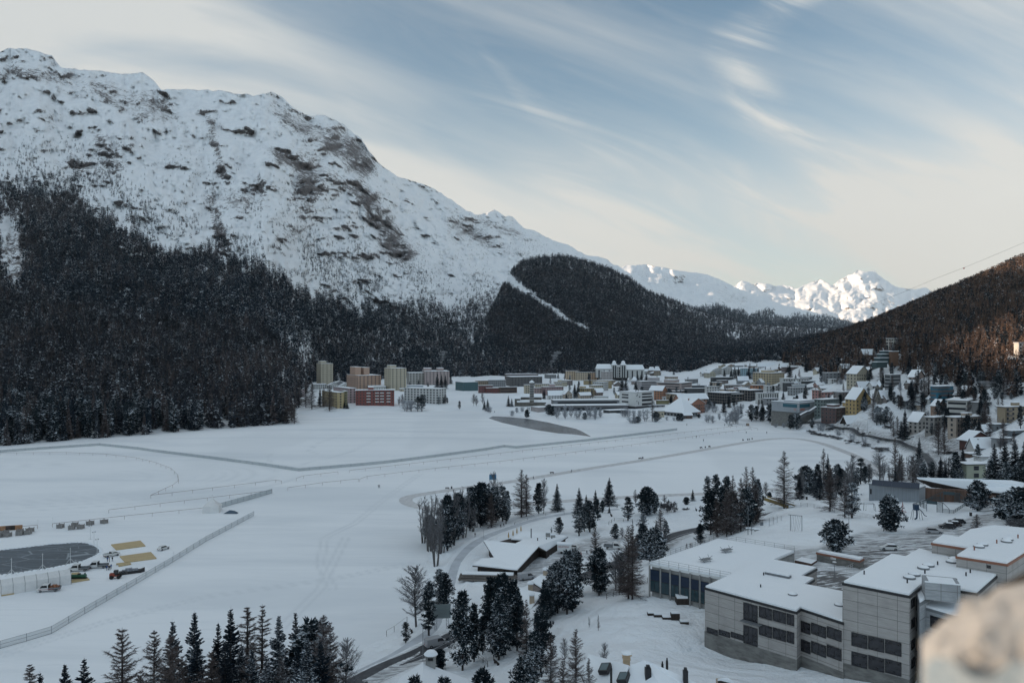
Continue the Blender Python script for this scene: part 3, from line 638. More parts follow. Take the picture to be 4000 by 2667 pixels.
order=np.where(vis)[0][np.argsort(D[vis])];front=order[:290];rest=np.ones(len(D),bool);rest[front]=False
near_=rest&(D<1150);mid=rest&(D>=1150)&(D<2300);far_=rest&(D>=2300)
print('wood trees',len(D),near_.sum(),mid.sum(),far_.sum())
def sub(s):return P[s],h[s],kinds[s],tints[s]
tag(mass('forest',*sub(near_),TPL_HI,M_NEEDLE),'dense dark conifer wood on the slope above the lake shore','forest')
tag(mass('forest',*sub(mid),TPL_LO,M_NEEDLE),'brown and black conifer wood covering the middle of the left mountain','forest')
tag(mass('forest',*sub(far_),TPL_XL,M_NEEDLE),'thin scattered conifers high on the snowy left mountain','forest')
FRONT=[(P[i].copy(),h[i],kinds[i])for i in front]
def dens_mid(x,y):
 d=1.0-blobs([(2870,1322,45,22,35,.8),(2930,1345,30,14,20,.8),(2600,1300,20,12,0,.3),(2780,1430,60,12,0,.8)])(x,y)
 return np.clip(d*piste(x,y)*(0.9+.25*fbm(x/30,y/30,71,3))*sm(x,1640,1720),0,1)
px,py,P,h,kinds,tints=make_wood('forest','wooded_hill',(1640,3650,995,1452),dens_mid,110000,lambda x,y,D:np.interp(D,[1800,3500],[20,17]),lambda x,y:np.clip(.34+.35*fbm(x/120,y/60,67,3),.05,.8),rng,1.25)
tag(mass('forest',P,h,kinds,tints,TPL_LO,M_NEEDLE),'dark wood on the rounded hill behind the town','forest')
def dens_far(x,y):return np.clip(sm(y-(1205+26*fbm(x/60,y/60,3,4)+np.interp(x,[2600,2750,3000,3300],[0,-10,20,40])),-10,25),0,1)*.9
px,py,P,h,kinds,tints=make_wood('forest','distant_mountain',(2560,3420,1150,1320),dens_far,34000,lambda x,y,D:30+0*D,lambda x,y:.2+0*x,rng,1)
tag(mass('forest',P,h,kinds,tints,TPL_XL,M_NEEDLE),'thin blue wood at the foot of the distant snowy mountain','forest')
def hill_wood():
 n=150000;x=rng.uniform(150,1150,n);y=rng.uniform(430,1950,n);k=rng.random(n)<0.55*np.clip(y/900,.5,1.4)**0.5
 x,y=x[k],y[k];z=ground(x,y);px_=PX0+x/y*FPX;py_=PY0-(z-EYE)/y*FPX
 low_edge=np.interp(px_,[3080,3180,3280,3330,3400,3480,3560,3650,3720,3800,3900,4000,4300],[1425,1445,1475,1475,1430,1440,1480,1480,1510,1545,1550,1560,1560])+fbm(px_/30,py_/30,5,3)*18
 d=sm(low_edge-py_,-8,12)*(px_>3060)*(px_<4400)
 gap=blobs([(3890,1350,80,14,-4,.9),(3760,1335,40,12,0,.7),(3730,1300,30,20,0,.4),(3980,1290,20,60,10,.7),(3800,1370,60,10,0,.5),(3500,1335,60,25,0,.8),(3470,1395,60,30,0,1),(3320,1345,22,30,0,1),(3560,1322,40,15,0,.9),(3380,1380,30,25,0,.9),(3980,1410,60,35,0,.8),(3570,1470,50,35,0,.8),(3420,1480,60,60,0,.9)])(px_,py_)
 k=rng.random(len(x))<d*np.clip(1-gap*.85,0,1)
 return x[k],y[k],z[k],px_[k],py_[k]
def valley_wood():
 n=60000;y=rng.uniform(1300,2340,n);px_=rng.uniform(1180,3200,n);x=(px_-PX0)/FPX*y;z=ground(x,y);py_=PY0-(z-EYE)/y*FPX
 edge=np.interp(px_,[1180,1300,1700,2050,2450,2700,2760,2850,3100,3200],[1500,1490,1474,1462,1454,1450,1424,1418,1410,1400])+fbm(px_/25,px_*0,15,3)*8
 k=(py_<edge)&(rng.random(n)<.55);return x[k],y[k],z[k],px_[k],py_[k]
x,y,z,px,py=valley_wood();n=len(x)
kinds=np.where(rng.random(n)<.4,2,np.where(rng.random(n)<.4,1,0));tints=np.where(kinds==2,rng.uniform(.55,1,n),rng.uniform(0,.12,n))
tag(mass('forest',np.stack([x,y,z-.3],1),rng.uniform(13,21,n),kinds,tints,TPL_LO,M_NEEDLE),'dark wood on the flat ground right behind the town','forest')
x,y,z,px,py=hill_wood();n=len(x)
h=rng.uniform(11,19,n)*np.interp(y,[500,1200],[.85,1.0]);kinds=np.where(rng.random(n)<.72,2,np.where(rng.random(n)<.5,1,0));tints=np.where(kinds==2,rng.uniform(.6,1,n),rng.uniform(0,.12,n))
P=np.stack([x,y,z-.3],1);nr=y<1000
print('hill trees',n,nr.sum())
tag(mass('forest',P[nr],h[nr],kinds[nr],tints[nr],TPL_HI,M_HLARCH),'bare brown larches and pines on the near slope above the right hand houses','forest')
tag(mass('forest',P[~nr],h[~nr],kinds[~nr],tints[~nr],TPL_LO,M_HLARCH),'larch wood climbing the right hand hill to its sunlit crest','forest')
# ------------------------------------------------------------------ trees close enough to show their branches
def _mk_tree(name,tris,trunk_pts,m_crown,m_trunk,tint,snow=None,sticks=None):
 """one thing: trunk + crown children under an empty"""
 root=empty(name)
 V=tris.reshape(-1,3);nT=len(tris);mats=[m_crown];mi=np.zeros(nT,int)
 if snow is not None and len(snow):
  V=np.concatenate([V,snow.reshape(-1,3)]);mi=np.concatenate([mi,np.ones(len(snow),int)]);mats.append(M_SNOW)
 c=link_mesh('crown',V,np.arange(len(V)).reshape(-1,3),mats,root,mi=mi)
 a=c.data.attributes.new('tint','FLOAT','POINT');a.data.foreach_set('value',np.full(len(V),tint,np.float32))
 mb=MB()
 for(p,r),(q,r2)in zip(trunk_pts,trunk_pts[1:]):mb.tube(p,q,r,r2,7,caps=False)
 for p,q,r,r2 in(sticks or[]):mb.tube(p,q,r,r2,4,caps=False)
 mb.build('trunk',m_trunk,root)
 reg(root);return root
def curve_pts(p,d,L,n,sag,g,curl=0.0):
 """points along a branch"""
 out=[p];d=d/np.linalg.norm(d)
 for i in range(n):
  t=(i+1)/n;dd=d+np.array([0,0,-sag*t+curl*t*t]);dd/=np.linalg.norm(dd);out.append(out[-1]+dd*L/n)
 return np.array(out)
def spruce(seed,H=20,W=3.2,base=0.05,dens=1.25,droop=0.35,lean=0.0):
 g=np.random.default_rng(seed);C=[];Dn=[];L=[];Wd=[];sn=[]
 z=base*H
 while z<H*0.985:
  f=(z-base*H)/(H*(1-base));Rm=W*(1-f)**0.95*(0.86+0.14*math.sin(f*40+seed))+0.05
  nb=int((5+4*(1-f))*dens)
  for k in range(nb):
   a=g.random()*6.283;r=Rm*g.uniform(.62,1.12);up=0.25+0.5*f
   B=curve_pts(np.array([0,0,z]),np.array([math.cos(a),math.sin(a),up*.6]),r,5,droop*(1.4-f),g,.35)
   side=np.array([-math.sin(a),math.cos(a),0])
   for i in range(1,6):
    tt_=i/5;p=B[i-1]*.5+B[i]*.5;ax=B[i]-B[i-1];ax/=np.linalg.norm(ax)
    for s_ in(-1,1):
     for q in range(2):
      C.append(p+ax*g.uniform(-.15,.15));Dn.append(ax*g.uniform(.5,.9)+side*s_*g.uniform(.5,.9)+np.array([0,0,g.uniform(-.35,.05)]))
      L.append(g.uniform(.45,.8)*(0.40+0.28*r)*(1.15-.45*tt_)*min(1,.3+r/2.4));Wd.append(g.uniform(.20,.34)*min(1,.45+r/2.8))
    C.append(p);Dn.append(ax+np.array([0,0,-.15]));L.append(r/5*1.5);Wd.append(.24)
  z+=g.uniform(.30,.46)*(0.6+0.4*(1-f))*max(1,H/22)
 C.append(np.array([0,0,H*.93]));Dn.append(np.array([0,0,1.]));L.append(H*.08);Wd.append(.14)
 T=tri_flakes(np.array(C),np.array(Dn),np.array(L),np.array(Wd),g)
 return T,[((0,0,-1),.012*H+.06),((0,0,H*.5),.008*H+.03),((0,0,H*.97),.02)]
def pine(seed,H=16,W=3.0,base=0.18,n=95,spire=0.5):
 """swiss stone pine: upswept branches ending in dense tufts, crown an uneven column"""
 g=np.random.default_rng(seed);C=[];Dn=[];L=[];Wd=[];sticks=[];S=[]
 for k in range(n):
  f=g.random()**.9;z=base*H+f*H*(1-base)*.97
  prof=(math.sin(min(1,f*2.2+.25)*math.pi/2))*(1-max(0,(f-spire)/(1.02-spire))**1.7)**.7
  a=g.random()*6.283;r=W*prof*g.uniform(.3,1.22)*(0.85+.3*math.sin(3*a+seed))+.12
  p0=np.array([0,0,z-.35*r]);e=np.array([math.cos(a)*r,math.sin(a)*r,z+g.uniform(-.2,.5)])
  sticks.append((tuple(p0),tuple(e),.05,.02))
  cl=W*g.uniform(.20,.34);m=22
  d=g.normal(size=(m,3));d[:,2]=d[:,2]*.6+.35;d/=np.linalg.norm(d,axis=1,keepdims=True)
  off=d*cl*g.uniform(.1,.65,(m,1))*np.array([1,1,.75])
  C+=list(e+off);Dn+=list(d);L+=list(g.uniform(.5,.9,m)*cl);Wd+=list(g.uniform(.28,.52,m)*cl)
  q=(p0*.35+e*.65);m2=5;d=g.normal(size=(m2,3));C+=list(q+d*.15*cl);Dn+=list(d);L+=list(g.uniform(.5,.9,m2)*cl);Wd+=list(g.uniform(.4,.6,m2)*cl)
  if g.random()<.75:
   for j in range(g.integers(1,4)):
    o_=np.array([g.uniform(-.4,.4)*cl,g.uniform(-.4,.4)*cl,cl*g.uniform(.30,.55)]);w_=cl*g.uniform(.10,.24)
    q_=e+o_;S.append([q_+[w_,0,0],q_+[-w_*.6,w_*.8,.03],q_+[-w_*.5,-w_*.9,-.04]])
 T=tri_flakes(np.array(C),np.array(Dn),np.array(L),np.array(Wd),g)
 return T,[((0,0,-1),.014*H+.08),((0,0,H*.5),.009*H+.05),((0,0,H*.93),.03)],np.array(S),sticks
def larch(seed,H=20,W=3.2,base=0.12,dens=1.0,thick=1.0,rough=0.2):
 g=np.random.default_rng(seed);C=[];Dn=[];L=[];Wd=[]
 z=base*H
 while z<H*.985:
  f=(z-base*H)/(H*(1-base));Rm=W*(1-f)**.75*(1+rough*math.sin(z*1.7+seed))+.08
  for k in range(int(3*dens+1.5)):
   a=g.random()*6.283;r=Rm*g.uniform(.5,1.1)
   B=curve_pts(np.array([0,0,z]),np.array([math.cos(a),math.sin(a),.35*f]),r,5,.45*(1-f),g,.5)
   for i in range(5):
    ax=B[i+1]-B[i];C.append(B[i]);Dn.append(ax);L.append(np.linalg.norm(ax)*1.2);Wd.append(.10*thick*(1-i*.15))
    for q in range(int(17)):
     t=g.random();p=B[i]+ax*t;side=g.normal(size=3);side[2]=side[2]*.35-.35
     C.append(p);Dn.append(ax/np.linalg.norm(ax)*.5+side*.7);L.append(g.uniform(.3,.95)*(.18+.30*r));Wd.append(.044*thick)
  z+=g.uniform(.30,.50)*max(1,H/20)
 T=tri_flakes(np.array(C),np.array(Dn),np.array(L),np.array(Wd),g)
 return T,[((0,0,-1),.012*H+.06),((0.05*math.sin(seed),.05,H*.5),.008*H+.02),((0,0,H*.99),.015)]
def twiggy(seed,H=10,W=2.4,base=.12,n=60,twig=.04,stems=1,up=.9,per=9):
 """leafless tree: ascending limbs, every limb feathered with fine twigs"""
 g=np.random.default_rng(seed);C=[];Dn=[];L=[];Wd=[];st=[]
 for s_ in range(stems):
  a0=s_*6.283/stems+g.random();q=np.array([math.cos(a0),math.sin(a0),0])*(.16*W if stems>1 else 0);tip=q*3.2+np.array([g.uniform(-.3,.3),g.uniform(-.3,.3),H*g.uniform(.86,1.0)]);b=q+np.array([0,0,-.4]);mid=b*.5+tip*.5+g.normal(size=3)*.02*H
  st+=[(tuple(b),tuple(mid),.011*H+.03,.007*H+.02),(tuple(mid),tuple(tip),.007*H+.02,.012)]
  for k in range(n//stems):
   f=g.random()**.8*(1-base)+base;p=(b*(1-2*f)+mid*2*f)if f<.5 else(mid*(2-2*f)+tip*(2*f-1))
   a=g.random()*6.283;r=W*math.sin(min(1,(1.12-f)*1.5)*math.pi/2)**1.1*g.uniform(.45,1.05)*(1.0 if stems==1 else .75);B=curve_pts(p,np.array([math.cos(a),math.sin(a),up*g.uniform(.6,1.5)]),r*1.25,5,-.12,g)
   for i in range(5):
    ax=B[i+1]-B[i];C.append(B[i]);Dn.append(ax);L.append(np.linalg.norm(ax)*1.2);Wd.append(twig*2.2*(1-.15*i))
    for _ in range(per):dd=ax/np.linalg.norm(ax)+g.normal(size=3)*.65;dd[2]+=.15;C.append(B[i]+ax*g.random());Dn.append(dd);L.append(r*g.uniform(.18,.42));Wd.append(twig)
 return tri_flakes(np.array(C),np.array(Dn),np.array(L),np.array(Wd),g),[((0,0,-.8),.02),((0,0,-.3),.02)],st
def broadleaf(seed,H=10,W=3,trunk_h=.2,levels=5,fork=3,twig=.03,stems=1,spread=.55,up=.5):
 g=np.random.default_rng(seed);C=[];Dn=[];L=[];Wd=[];sticks=[];tr=[]
 def grow(p,d,l,r,lev):
  d=d/np.linalg.norm(d);q=p+d*l
  if lev<=1:sticks.append((tuple(p),tuple(q),r,r*.65))
  else:C.append(p);Dn.append(d);L.append(l*1.1);Wd.append(max(r*2,twig))
  if lev>=levels:
   for _ in range(14):
    dd=d+g.normal(size=3)*.6;dd[2]+=.12;C.append(p+d*l*g.random());Dn.append(dd);L.append(l*g.uniform(.5,1.0));Wd.append(twig)
   return
  for k in range(fork+(1 if g.random()<.4 else 0)):
   dd=d+g.normal(size=3)*spread;dd[2]+=up*(.25 if lev>2 else .45);grow(q if k==0 else p+d*l*g.uniform(.15,1),dd,l*g.uniform(.62,.82),r*.6,lev+1)
 for s_ in range(stems):
  a=s_*6.283/max(stems,1)+g.random();off=np.array([math.cos(a),math.sin(a),0])*(.35*(stems>1));d0=np.array([off[0]*.5,off[1]*.5,1.])
  b=off+np.array([0,0,-.4]);t1=off+d0*H*trunk_h;tr.append((b,t1))
  sticks.append((tuple(b),tuple(t1),.018*H+.03,.014*H+.02));grow(t1,d0,H*(.27 if levels>4 else .33),.012*H,1)
 C,Dn=np.array(C),np.array(Dn);T=tri_flakes(C,Dn,np.array(L),np.array(Wd),g)
 T[...,0:2]*=W/max(np.percentile(np.abs(T[...,0:2]),96),.1);zt=np.percentile(T[...,2],99.5);T[...,2]*=H/zt
 sx_=W/max(np.percentile(np.abs(C[:,0:2]),96),.1)
 return T,[((0,0,-.8),.02*H),((0,0,H*.05),.02*H)],[((p[0]*sx_*.9,p[1]*sx_*.9,p[2]*H/zt),(q[0]*sx_*.9,q[1]*sx_*.9,q[2]*H/zt),r,r2)for p,q,r,r2 in sticks]
MASTER={}
def master(kind,i):
 key=(kind,i)
 if key in MASTER:return MASTER[key],False
 s_=hash(kind)%7*0+i*13+len(kind)
 if kind=='spruce':T,tr=spruce(s_,20,4.6+.5*(i%2));r=_mk_tree('spruce_tree',T,tr,M_NEEDLE,M_BARK,.03)
 elif kind=='pine':T,tr,S,st=pine(s_,16,3.2,.1,n=200,spire=.3);r=_mk_tree('stone_pine_tree',T,tr,M_PINE,M_BARK,.3,S,st)
 elif kind=='columnpine':T,tr,S,st=pine(s_,16,2.4,.14,n=150,spire=.4);r=_mk_tree('stone_pine_tree',T,tr,M_PINE,M_BARK,.3,S,st)
 elif kind=='roundpine':T,tr,S,st=pine(s_,12,3.9,.08,n=260,spire=.3);r=_mk_tree('stone_pine_tree',T,tr,M_PINE,M_BARK,.3,S,st)
 elif kind=='larch':T,tr=larch(s_,20,4.8,.08,1.35);r=_mk_tree('larch_tree',T,tr,M_LARCH,M_BARK,.3)
 elif kind=='thinlarch':T,tr=larch(s_,20,2.6,.2,1.0,.9);r=_mk_tree('larch_tree',T,tr,M_LARCH,M_BARK,.2)
 elif kind=='birch':T,tr,st=twiggy(s_,10,2.5,.12,95,.034,1,1.0,12);r=_mk_tree('bare_tree',T,tr,M_TWIG,M_BARK2,.4,None,st)
 elif kind=='thicket':T,tr,st=twiggy(s_,12,2.3,.2,150,.036,4,1.4,10);r=_mk_tree('bare_tree',T,tr,M_TWIG,M_BARK2,.7,None,st)
 elif kind=='frost':T,tr,st=twiggy(s_,8,2.7,.1,110,.06,2,.7,14);r=_mk_tree('frosted_tree',T,tr,M_FROST,M_BARK2,.5,None,st)
 elif kind=='bush':T,tr,st=broadleaf(s_,3,2.0,.05,5,3,.06,4,.6,.3);r=_mk_tree('bush',T,tr,M_FROST,M_BARK2,.2,None,st)
 elif kind=='darkbush':T,tr,st=broadleaf(s_,3,2.0,.05,5,3,.05,4,.6,.3);r=_mk_tree('bush',T,tr,M_TWIG,M_BARK2,.3,None,st)
 MASTER[key]=r;return r,True
HGT=dict(spruce=20,pine=16,columnpine=16,roundpine=12,larch=20,thinlarch=20,birch=10,thicket=12,frost=8,bush=3,darkbush=3)
CATN=dict(spruce='spruce tree',pine='pine tree',columnpine='pine tree',roundpine='pine tree',larch='larch tree',thinlarch='larch tree',birch='bare tree',thicket='bare tree',frost='frosted tree',bush='bush',darkbush='bush')
_tn=0
def tree(kind,px,pyb,pyt,label,group=None,D=None,wide=1.0):
 """plant a tree whose foot shows at (px, pyb) and whose top reaches pyt"""
 global _tn
 _tn+=1
 if D is None:p=G(px,pyb)
 else:
  x=(px-PX0)/FPX*D;p=Vector((x,D,gz(x,D)))
 Hm=(pyb_to_z(pyt,p.y)-p.z);s_=Hm/HGT[kind]
 r,new=master(kind,_tn%3)
 lw=min(wide,2.2);sc=(s_*lw,s_*lw,s_)
 rz=_tn*2.399
 if new:o=r;o.location=(p.x,p.y,p.z-.15);o.rotation_euler=(0,0,rz);o.scale=sc
 else:o=dup(r,(p.x,p.y,p.z-.15),rz,sc)
 for k in('group',):
  if k in o:del o[k]
 tag(o,label,CATN[kind],group);return o
def pyb_to_z(py,D):return EYE-(py-PY0)/FPX*D
# ================================================================== BUILDINGS
def wallm(col,k=0.06):return mat('plaster_%02x%02x%02x'%tuple(int(c*255)for c in col),col,0.85,vary=k,vscale=0.25)
M_GLASS=mat('dark_window_glass',(0.012,0.016,0.022),0.3,spec=0.2)
M_WFRAME=mat('window_frame',(0.22,0.21,0.20),0.6)
M_DARKW=mat('dark_timber',(0.035,0.026,0.022),0.85,vary=0.3,vscale=1.5,stretch=(1,1,.2))
M_BROWNW=mat('brown_timber',(0.10,0.058,0.042),0.8,vary=0.3,vscale=1.2,stretch=(1,1,.15))
M_METAL=mat('grey_metal',(0.16,0.17,0.18),0.5,metal=0.3)
M_RAIL=mat('balcony_rail',(0.10,0.09,0.085),0.6)
M_WHITE=mat('white_paint',(0.62,0.62,0.61),0.7)
M_CONC=mat('concrete',(0.25,0.245,0.235),0.85,vary=0.18,vscale=0.4,bump=0.2)
M_STONE=mat('rubble_stone',(0.13,0.12,0.105),0.9,vary=0.45,vscale=1.2,bump=0.5)
CR=dict(b=(1000,1350,2.24),c=(1850,1350,2.24),d=(2750,1350,2.851),e=(3300,1200,3.136),g=(3400,1400,2.24),h=(1100,1380,5.88),i=(1980,1380,5.88),j=(2330,1400,5.88),n=(0,0,1.0))
def _win_mesh():
 mb=MB();mb.box(-.5,.5,-.5,.5,-.5,.5,0);mb.box(-.45,.45,-.62,-.5,-.45,-.02,1);mb.box(-.45,.45,-.62,-.5,.02,.45,1)
 o=mb.build('window',[M_WFRAME,M_GLASS]);me=o.data;bpy.data.objects.remove(o);return me
def _pane_mesh():
 mb=MB();mb.box(-.5,.5,-.5,.5,-.5,.5,1);mb.box(-.5,.5,-.55,-.5,.42,.5,0)
 o=mb.build('window',[M_WFRAME,M_GLASS]);me=o.data;bpy.data.objects.remove(o);return me
W_FR,W_PA=_win_mesh(),_pane_mesh()
def put_win(root,x,y,z,w_,h_,rz,me=None,dep=.16):
 o=bpy.data.objects.new('window',me or W_FR);COL.objects.link(o);o.parent=root
 o.location=(x,y,z);o.rotation_euler=(0,0,rz);o.scale=(w_,dep,h_);return o
def corner_box(x0,xc,x1,D,th):
 t0,t1,xx=(x0-PX0)/FPX,(x1-PX0)/FPX,(xc-PX0)/FPX*D
 c,s_=math.cos(th),math.sin(th)
 a=(t1*D-xx)/(c-t1*s_);b=(xx-t0*D)/(s_+t0*c)if abs(s_+t0*c)>.03 else 12
 return xx,max(a,1.5),b
NB=0
BREF=[]
import re
def short(l):return re.split(r', | with | beside | behind | between | in the | in mid | in front | at the | right of | left of | above | below | under | partly | half | among | near | just | squeezed | wedged | standing | high | by the | on the | next | cut | facing | turned | showing | belonging | up the | directly ',l)[0]
def building(name,crop,x0,xc,x1,yt,yb,D,th,col,label,cat='building',roof='flat',rise=3.5,win=(1.5,1.55),bay=3.1,fl=3.0,left=True,right=True,bal=None,ribbon=False,base=None,depth=None,chim=0,ph=None,ridge='x',over=.5,eave=.5,me=None,group=None,roofm=None,skip_low=0,wm=None,stripes=None):
 """block seen corner-on: xc is the near corner, x0/x1 the far ends of its two visible faces"""
 global NB;NB+=1
 ox,oy,sc=CR[crop];x0,xc,x1=[ox+v/sc for v in(x0,xc,x1)];yt,yb=oy+yt/sc,oy+yb/sc
 th=R(th)
 if D is None:D=G(xc,yb).y
 elif abs(pyb_to_z(yb,D)-gz((xc-PX0)/FPX*D,D))>2.0:
  g_=G(xc,yb)
  if 0.6*D<g_.y<1.5*D:D=g_.y
 xx,a,b=corner_box(x0,xc,x1,D,th)
 if depth is not None:b=depth
 b=min(max(b,5.0),90.0)
 zt=pyb_to_z(yt,D);zb=pyb_to_z(yb,D);H=zt-zb;gl=gz(xx,D)
 g_=sum(col)/3;col=tuple(.86*(c*.74+g_*.26)for c in col)
 BREF.append((xc,yb,short(label)))
 root=empty(name,(xx,D,zb),th,label,cat,group)
 wmat=wm or wallm(col);dn=max(0.5,zb-gl+3.5)if zb>gl-2 else .5;dn=min(dn,14)
 mb=MB();mb.box(0,a,0,b,-dn,H,0)
 if roof=='gable':
  if ridge=='x':mb.add([(0,0,H),(0,b,H),(0,b/2,H+rise),(a,0,H),(a,b,H),(a,b/2,H+rise)],[(0,2,1),(3,4,5)])
  else:mb.add([(0,0,H),(a,0,H),(a/2,0,H+rise),(0,b,H),(a,b,H),(a/2,b,H+rise)],[(0,1,2),(3,5,4)])
 wl=mb.build('wall',[wmat],root)
 if base:bb=MB();bb.box(-.06,a+.06,-.06,b+.06,-dn,base[0],0);bb.build('plinth',[mat('plinth_%.2f'%sum(base[1]),base[1],.85,vary=.15)],root)
 rb=MB();e=eave;rm=roofm or M_DARKW
 if roof=='flat':
  rb.box(-over,a+over,-over,b+over,H,H+.28,0);rb.box(-over+.05,a+over-.05,-over+.05,b+over-.05,H+.28,H+.62,1)
 elif roof=='gable':
  for k,(dz,m)in enumerate(((0.02,0),(.25,1))):
   t=.23 if m==0 else .38;z0=H+dz;s1=rise/(b/2 if ridge=='x' else a/2)
   if ridge=='x':
    for sg in(0,1):
     y_e,y_r=(-e,b/2)if sg==0 else(b+e,b/2)
     q=[(-e,y_e,z0-e*s1),(a+e,y_e,z0-e*s1),(a+e,y_r,z0+rise),(-e,y_r,z0+rise)]
     if sg:q=q[::-1]
     rb.add(q+[(p[0],p[1],p[2]+t)for p in q],[(3,2,1,0),(4,5,6,7),(0,1,5,4),(1,2,6,5),(2,3,7,6),(3,0,4,7)],m)
   else:
    for sg in(0,1):
     x_e,x_r=(-e,a/2)if sg==0 else(a+e,a/2)
     q=[(x_e,b+e,z0-e*s1),(x_e,-e,z0-e*s1),(x_r,-e,z0+rise),(x_r,b+e,z0+rise)]
     if sg:q=q[::-1]
     rb.add(q+[(p[0],p[1],p[2]+t)for p in q],[(3,2,1,0),(4,5,6,7),(0,1,5,4),(1,2,6,5),(2,3,7,6),(3,0,4,7)],m)
 elif roof=='hip':
  for dz,m,ee in((0,0,e),(.2,1,e-.05)):
   r_=min(a,b)/2;pts=[(-ee,-ee,H+dz),(a+ee,-ee,H+dz),(a+ee,b+ee,H+dz),(-ee,b+ee,H+dz)]
   if a>=b:top=[(r_,b/2,H+rise+dz),(max(a-r_,r_+.01),b/2,H+rise+dz)];fs=[(0,1,5,4),(1,2,5),(2,3,4,5),(3,0,4),(3,2,1,0)]
   else:top=[(a/2,r_,H+rise+dz),(a/2,max(b-r_,r_+.01),H+rise+dz)];fs=[(0,1,4),(1,2,5,4),(2,3,5),(3,0,4,5),(3,2,1,0)]
   rb.add(pts+top,fs,m)
 ro=rb.build('roof',[rm,M_SNOW],root)
 hr=H+(rise*.55 if roof!='flat' else 0)
 for k in range(chim):
  fx=(k+.6)/(chim+.3);cb=MB();cxx,cyy=a*fx,b*(.45+.1*(k%2));cb.box(cxx-.5,cxx+.5,cyy-.5,cyy+.5,hr-1,hr+2.0,0);cb.box(cxx-.65,cxx+.65,cyy-.65,cyy+.65,hr+2.0,hr+2.35,1)
  cb.build('chimney',[wmat,M_SNOW],ro)
 if ph:
  for(f0,f1,ht)in ph:
   pb=MB();pb.box(a*f0,a*f1,b*.25,b*.7,H-.5,H+ht,0);pb.box(a*f0-.2,a*f1+.2,b*.25-.2,b*.7+.2,H+ht,H+ht+.4,1);pb.build('roof_house',[wmat,M_SNOW],root)
 nf=max(1,int(round(H/fl)));fh=H/nf;cnt=0;mesh=me or W_FR
 faces=[]
 if right:faces.append((a,lambda u_,z:(u_,-.03,z,0)))
 if left and b>5:faces.append((b,lambda u_,z:(-.03,u_,z,-math.pi/2)))
 if ribbon:
  for Lw,fn in faces:
   if Lw<4:continue
   for k in range(skip_low,nf):
    x_,y_,z_,r_=fn(Lw/2,(k+.52)*fh);put_win(root,x_,y_,z_,Lw*.88,fh*.42,r_,W_PA);cnt+=1
 elif win:
  tot=sum(max(1,int(Lw/bay))for Lw,_ in faces)*(nf-skip_low)
  kf=1.0 if tot<=64 else math.sqrt(tot/64.0)
  for Lw,fn in faces:
   nbay=max(1,int(Lw/(bay*kf)))
   for k in range(skip_low,nf):
    for q in range(nbay):
     if cnt>=90:break
     uu_=(q+.5)/nbay*Lw
     if bal and any(abs(uu_/Lw-f)<.5/nbay for f in bal)and fn is faces[0][1]:pass
     x_,y_,z_,r_=fn(uu_,(k+.52)*fh);put_win(root,x_,y_,z_,win[0]*min(kf,1.35),win[1],r_,mesh);cnt+=1
 if bal:
  for f in bal:
   for k in range(max(1,skip_low),nf):
    w_=min(4.2,a*.22);bb=MB();bb.box(a*f-w_/2,a*f+w_/2,-1.3,0,k*fh-.12,k*fh+.06,0);bb.box(a*f-w_/2,a*f+w_/2,-1.34,-1.24,k*fh+.06,k*fh+1.0,1)
    bb.build('balcony',[wmat,stripes or M_RAIL],root)
 return root
C_CREAM=(.50,.43,.30);C_YEL=(.46,.34,.14);C_PEACH=(.50,.30,.20);C_PINK=(.50,.36,.36);C_WHITE=(.55,.55,.53);C_GREY=(.24,.25,.26);C_DARK=(.07,.075,.08);C_BROWN=(.13,.075,.05);C_RED=(.26,.06,.045)
C_ORANGE=(.42,.17,.07);C_TAUPE=(.20,.165,.15);C_BEIGE=(.40,.32,.24);C_BLUE=(.20,.36,.44);C_TEAL=(.05,.15,.17);C_OLIVE=(.25,.22,.09);C_TAN=(.33,.24,.15);C_ROSE=(.36,.22,.22)
B=building
B('high_rise','h',802,905,1180,240,740,1330,30,C_CREAM,'yellow high-rise with a dark stair stripe, tallest of the left cluster','high-rise',ph=[(.05,.55,4.5)],bay=3.6,over=.1,win=(1.3,1.2))
B('apartment_block','h',1495,1760,2285,515,850,1230,32,C_PEACH,'peach apartment block with two tall stair towers, between the two high-rises','apartments',ph=[(.0,.24,12),(.38,.62,11)],bay=3.2,over=.1)
B('high_rise','b',1123,1180,1316,200,392,1250,30,C_CREAM,'beige high-rise with two dark vertical stripes, right of the peach block','high-rise',ph=[(.05,.45,4)],bay=4.4,over=.1)
B('apartment_block','b',868,873,1210,393,522,None,9,C_RED,'long brick red apartment block with white balcony stacks','apartments',left=False,depth=14,bal=[.33,.55,.68,.85],stripes=M_WHITE,over=1.0,ph=[(.32,.46,3.2)],bay=3.4)
B('apartment_block','h',1190,1545,1715,810,1150,960,35,C_PINK,'pale pink flat-roofed block behind the yellow one, left of the red block','apartments',over=.2)
B('apartment_block','h',930,1280,1430,905,1270,None,35,C_YEL,'ochre yellow block partly hidden by tall larches at the lake meadow','apartments',over=.3)
B('apartment_block','h',1380,1440,1510,875,1240,880,30,C_OLIVE,'narrow olive end block wedged between the ochre and pink blocks','apartments',over=.2)
B('apartment_block','h',120,320,530,818,1040,950,35,(.52,.42,.42),'pink and white block at the far left of the town beside the wood','apartments',over=.3)
B('house','h',240,300,540,720,800,1100,25,C_CREAM,'cream gabled house above the pink block at the wood edge','house',roof='gable',ridge='y',rise=4,bay=4)
B('pavilion','h',700,740,1035,720,810,1100,20,C_WHITE,'low white flat building at the foot of the yellow high-rise',roof='flat')
B('house','h',1040,1080,1310,740,810,1120,25,C_WHITE,'white gabled house just right of the yellow high-rise','house',roof='gable',ridge='y',rise=4)
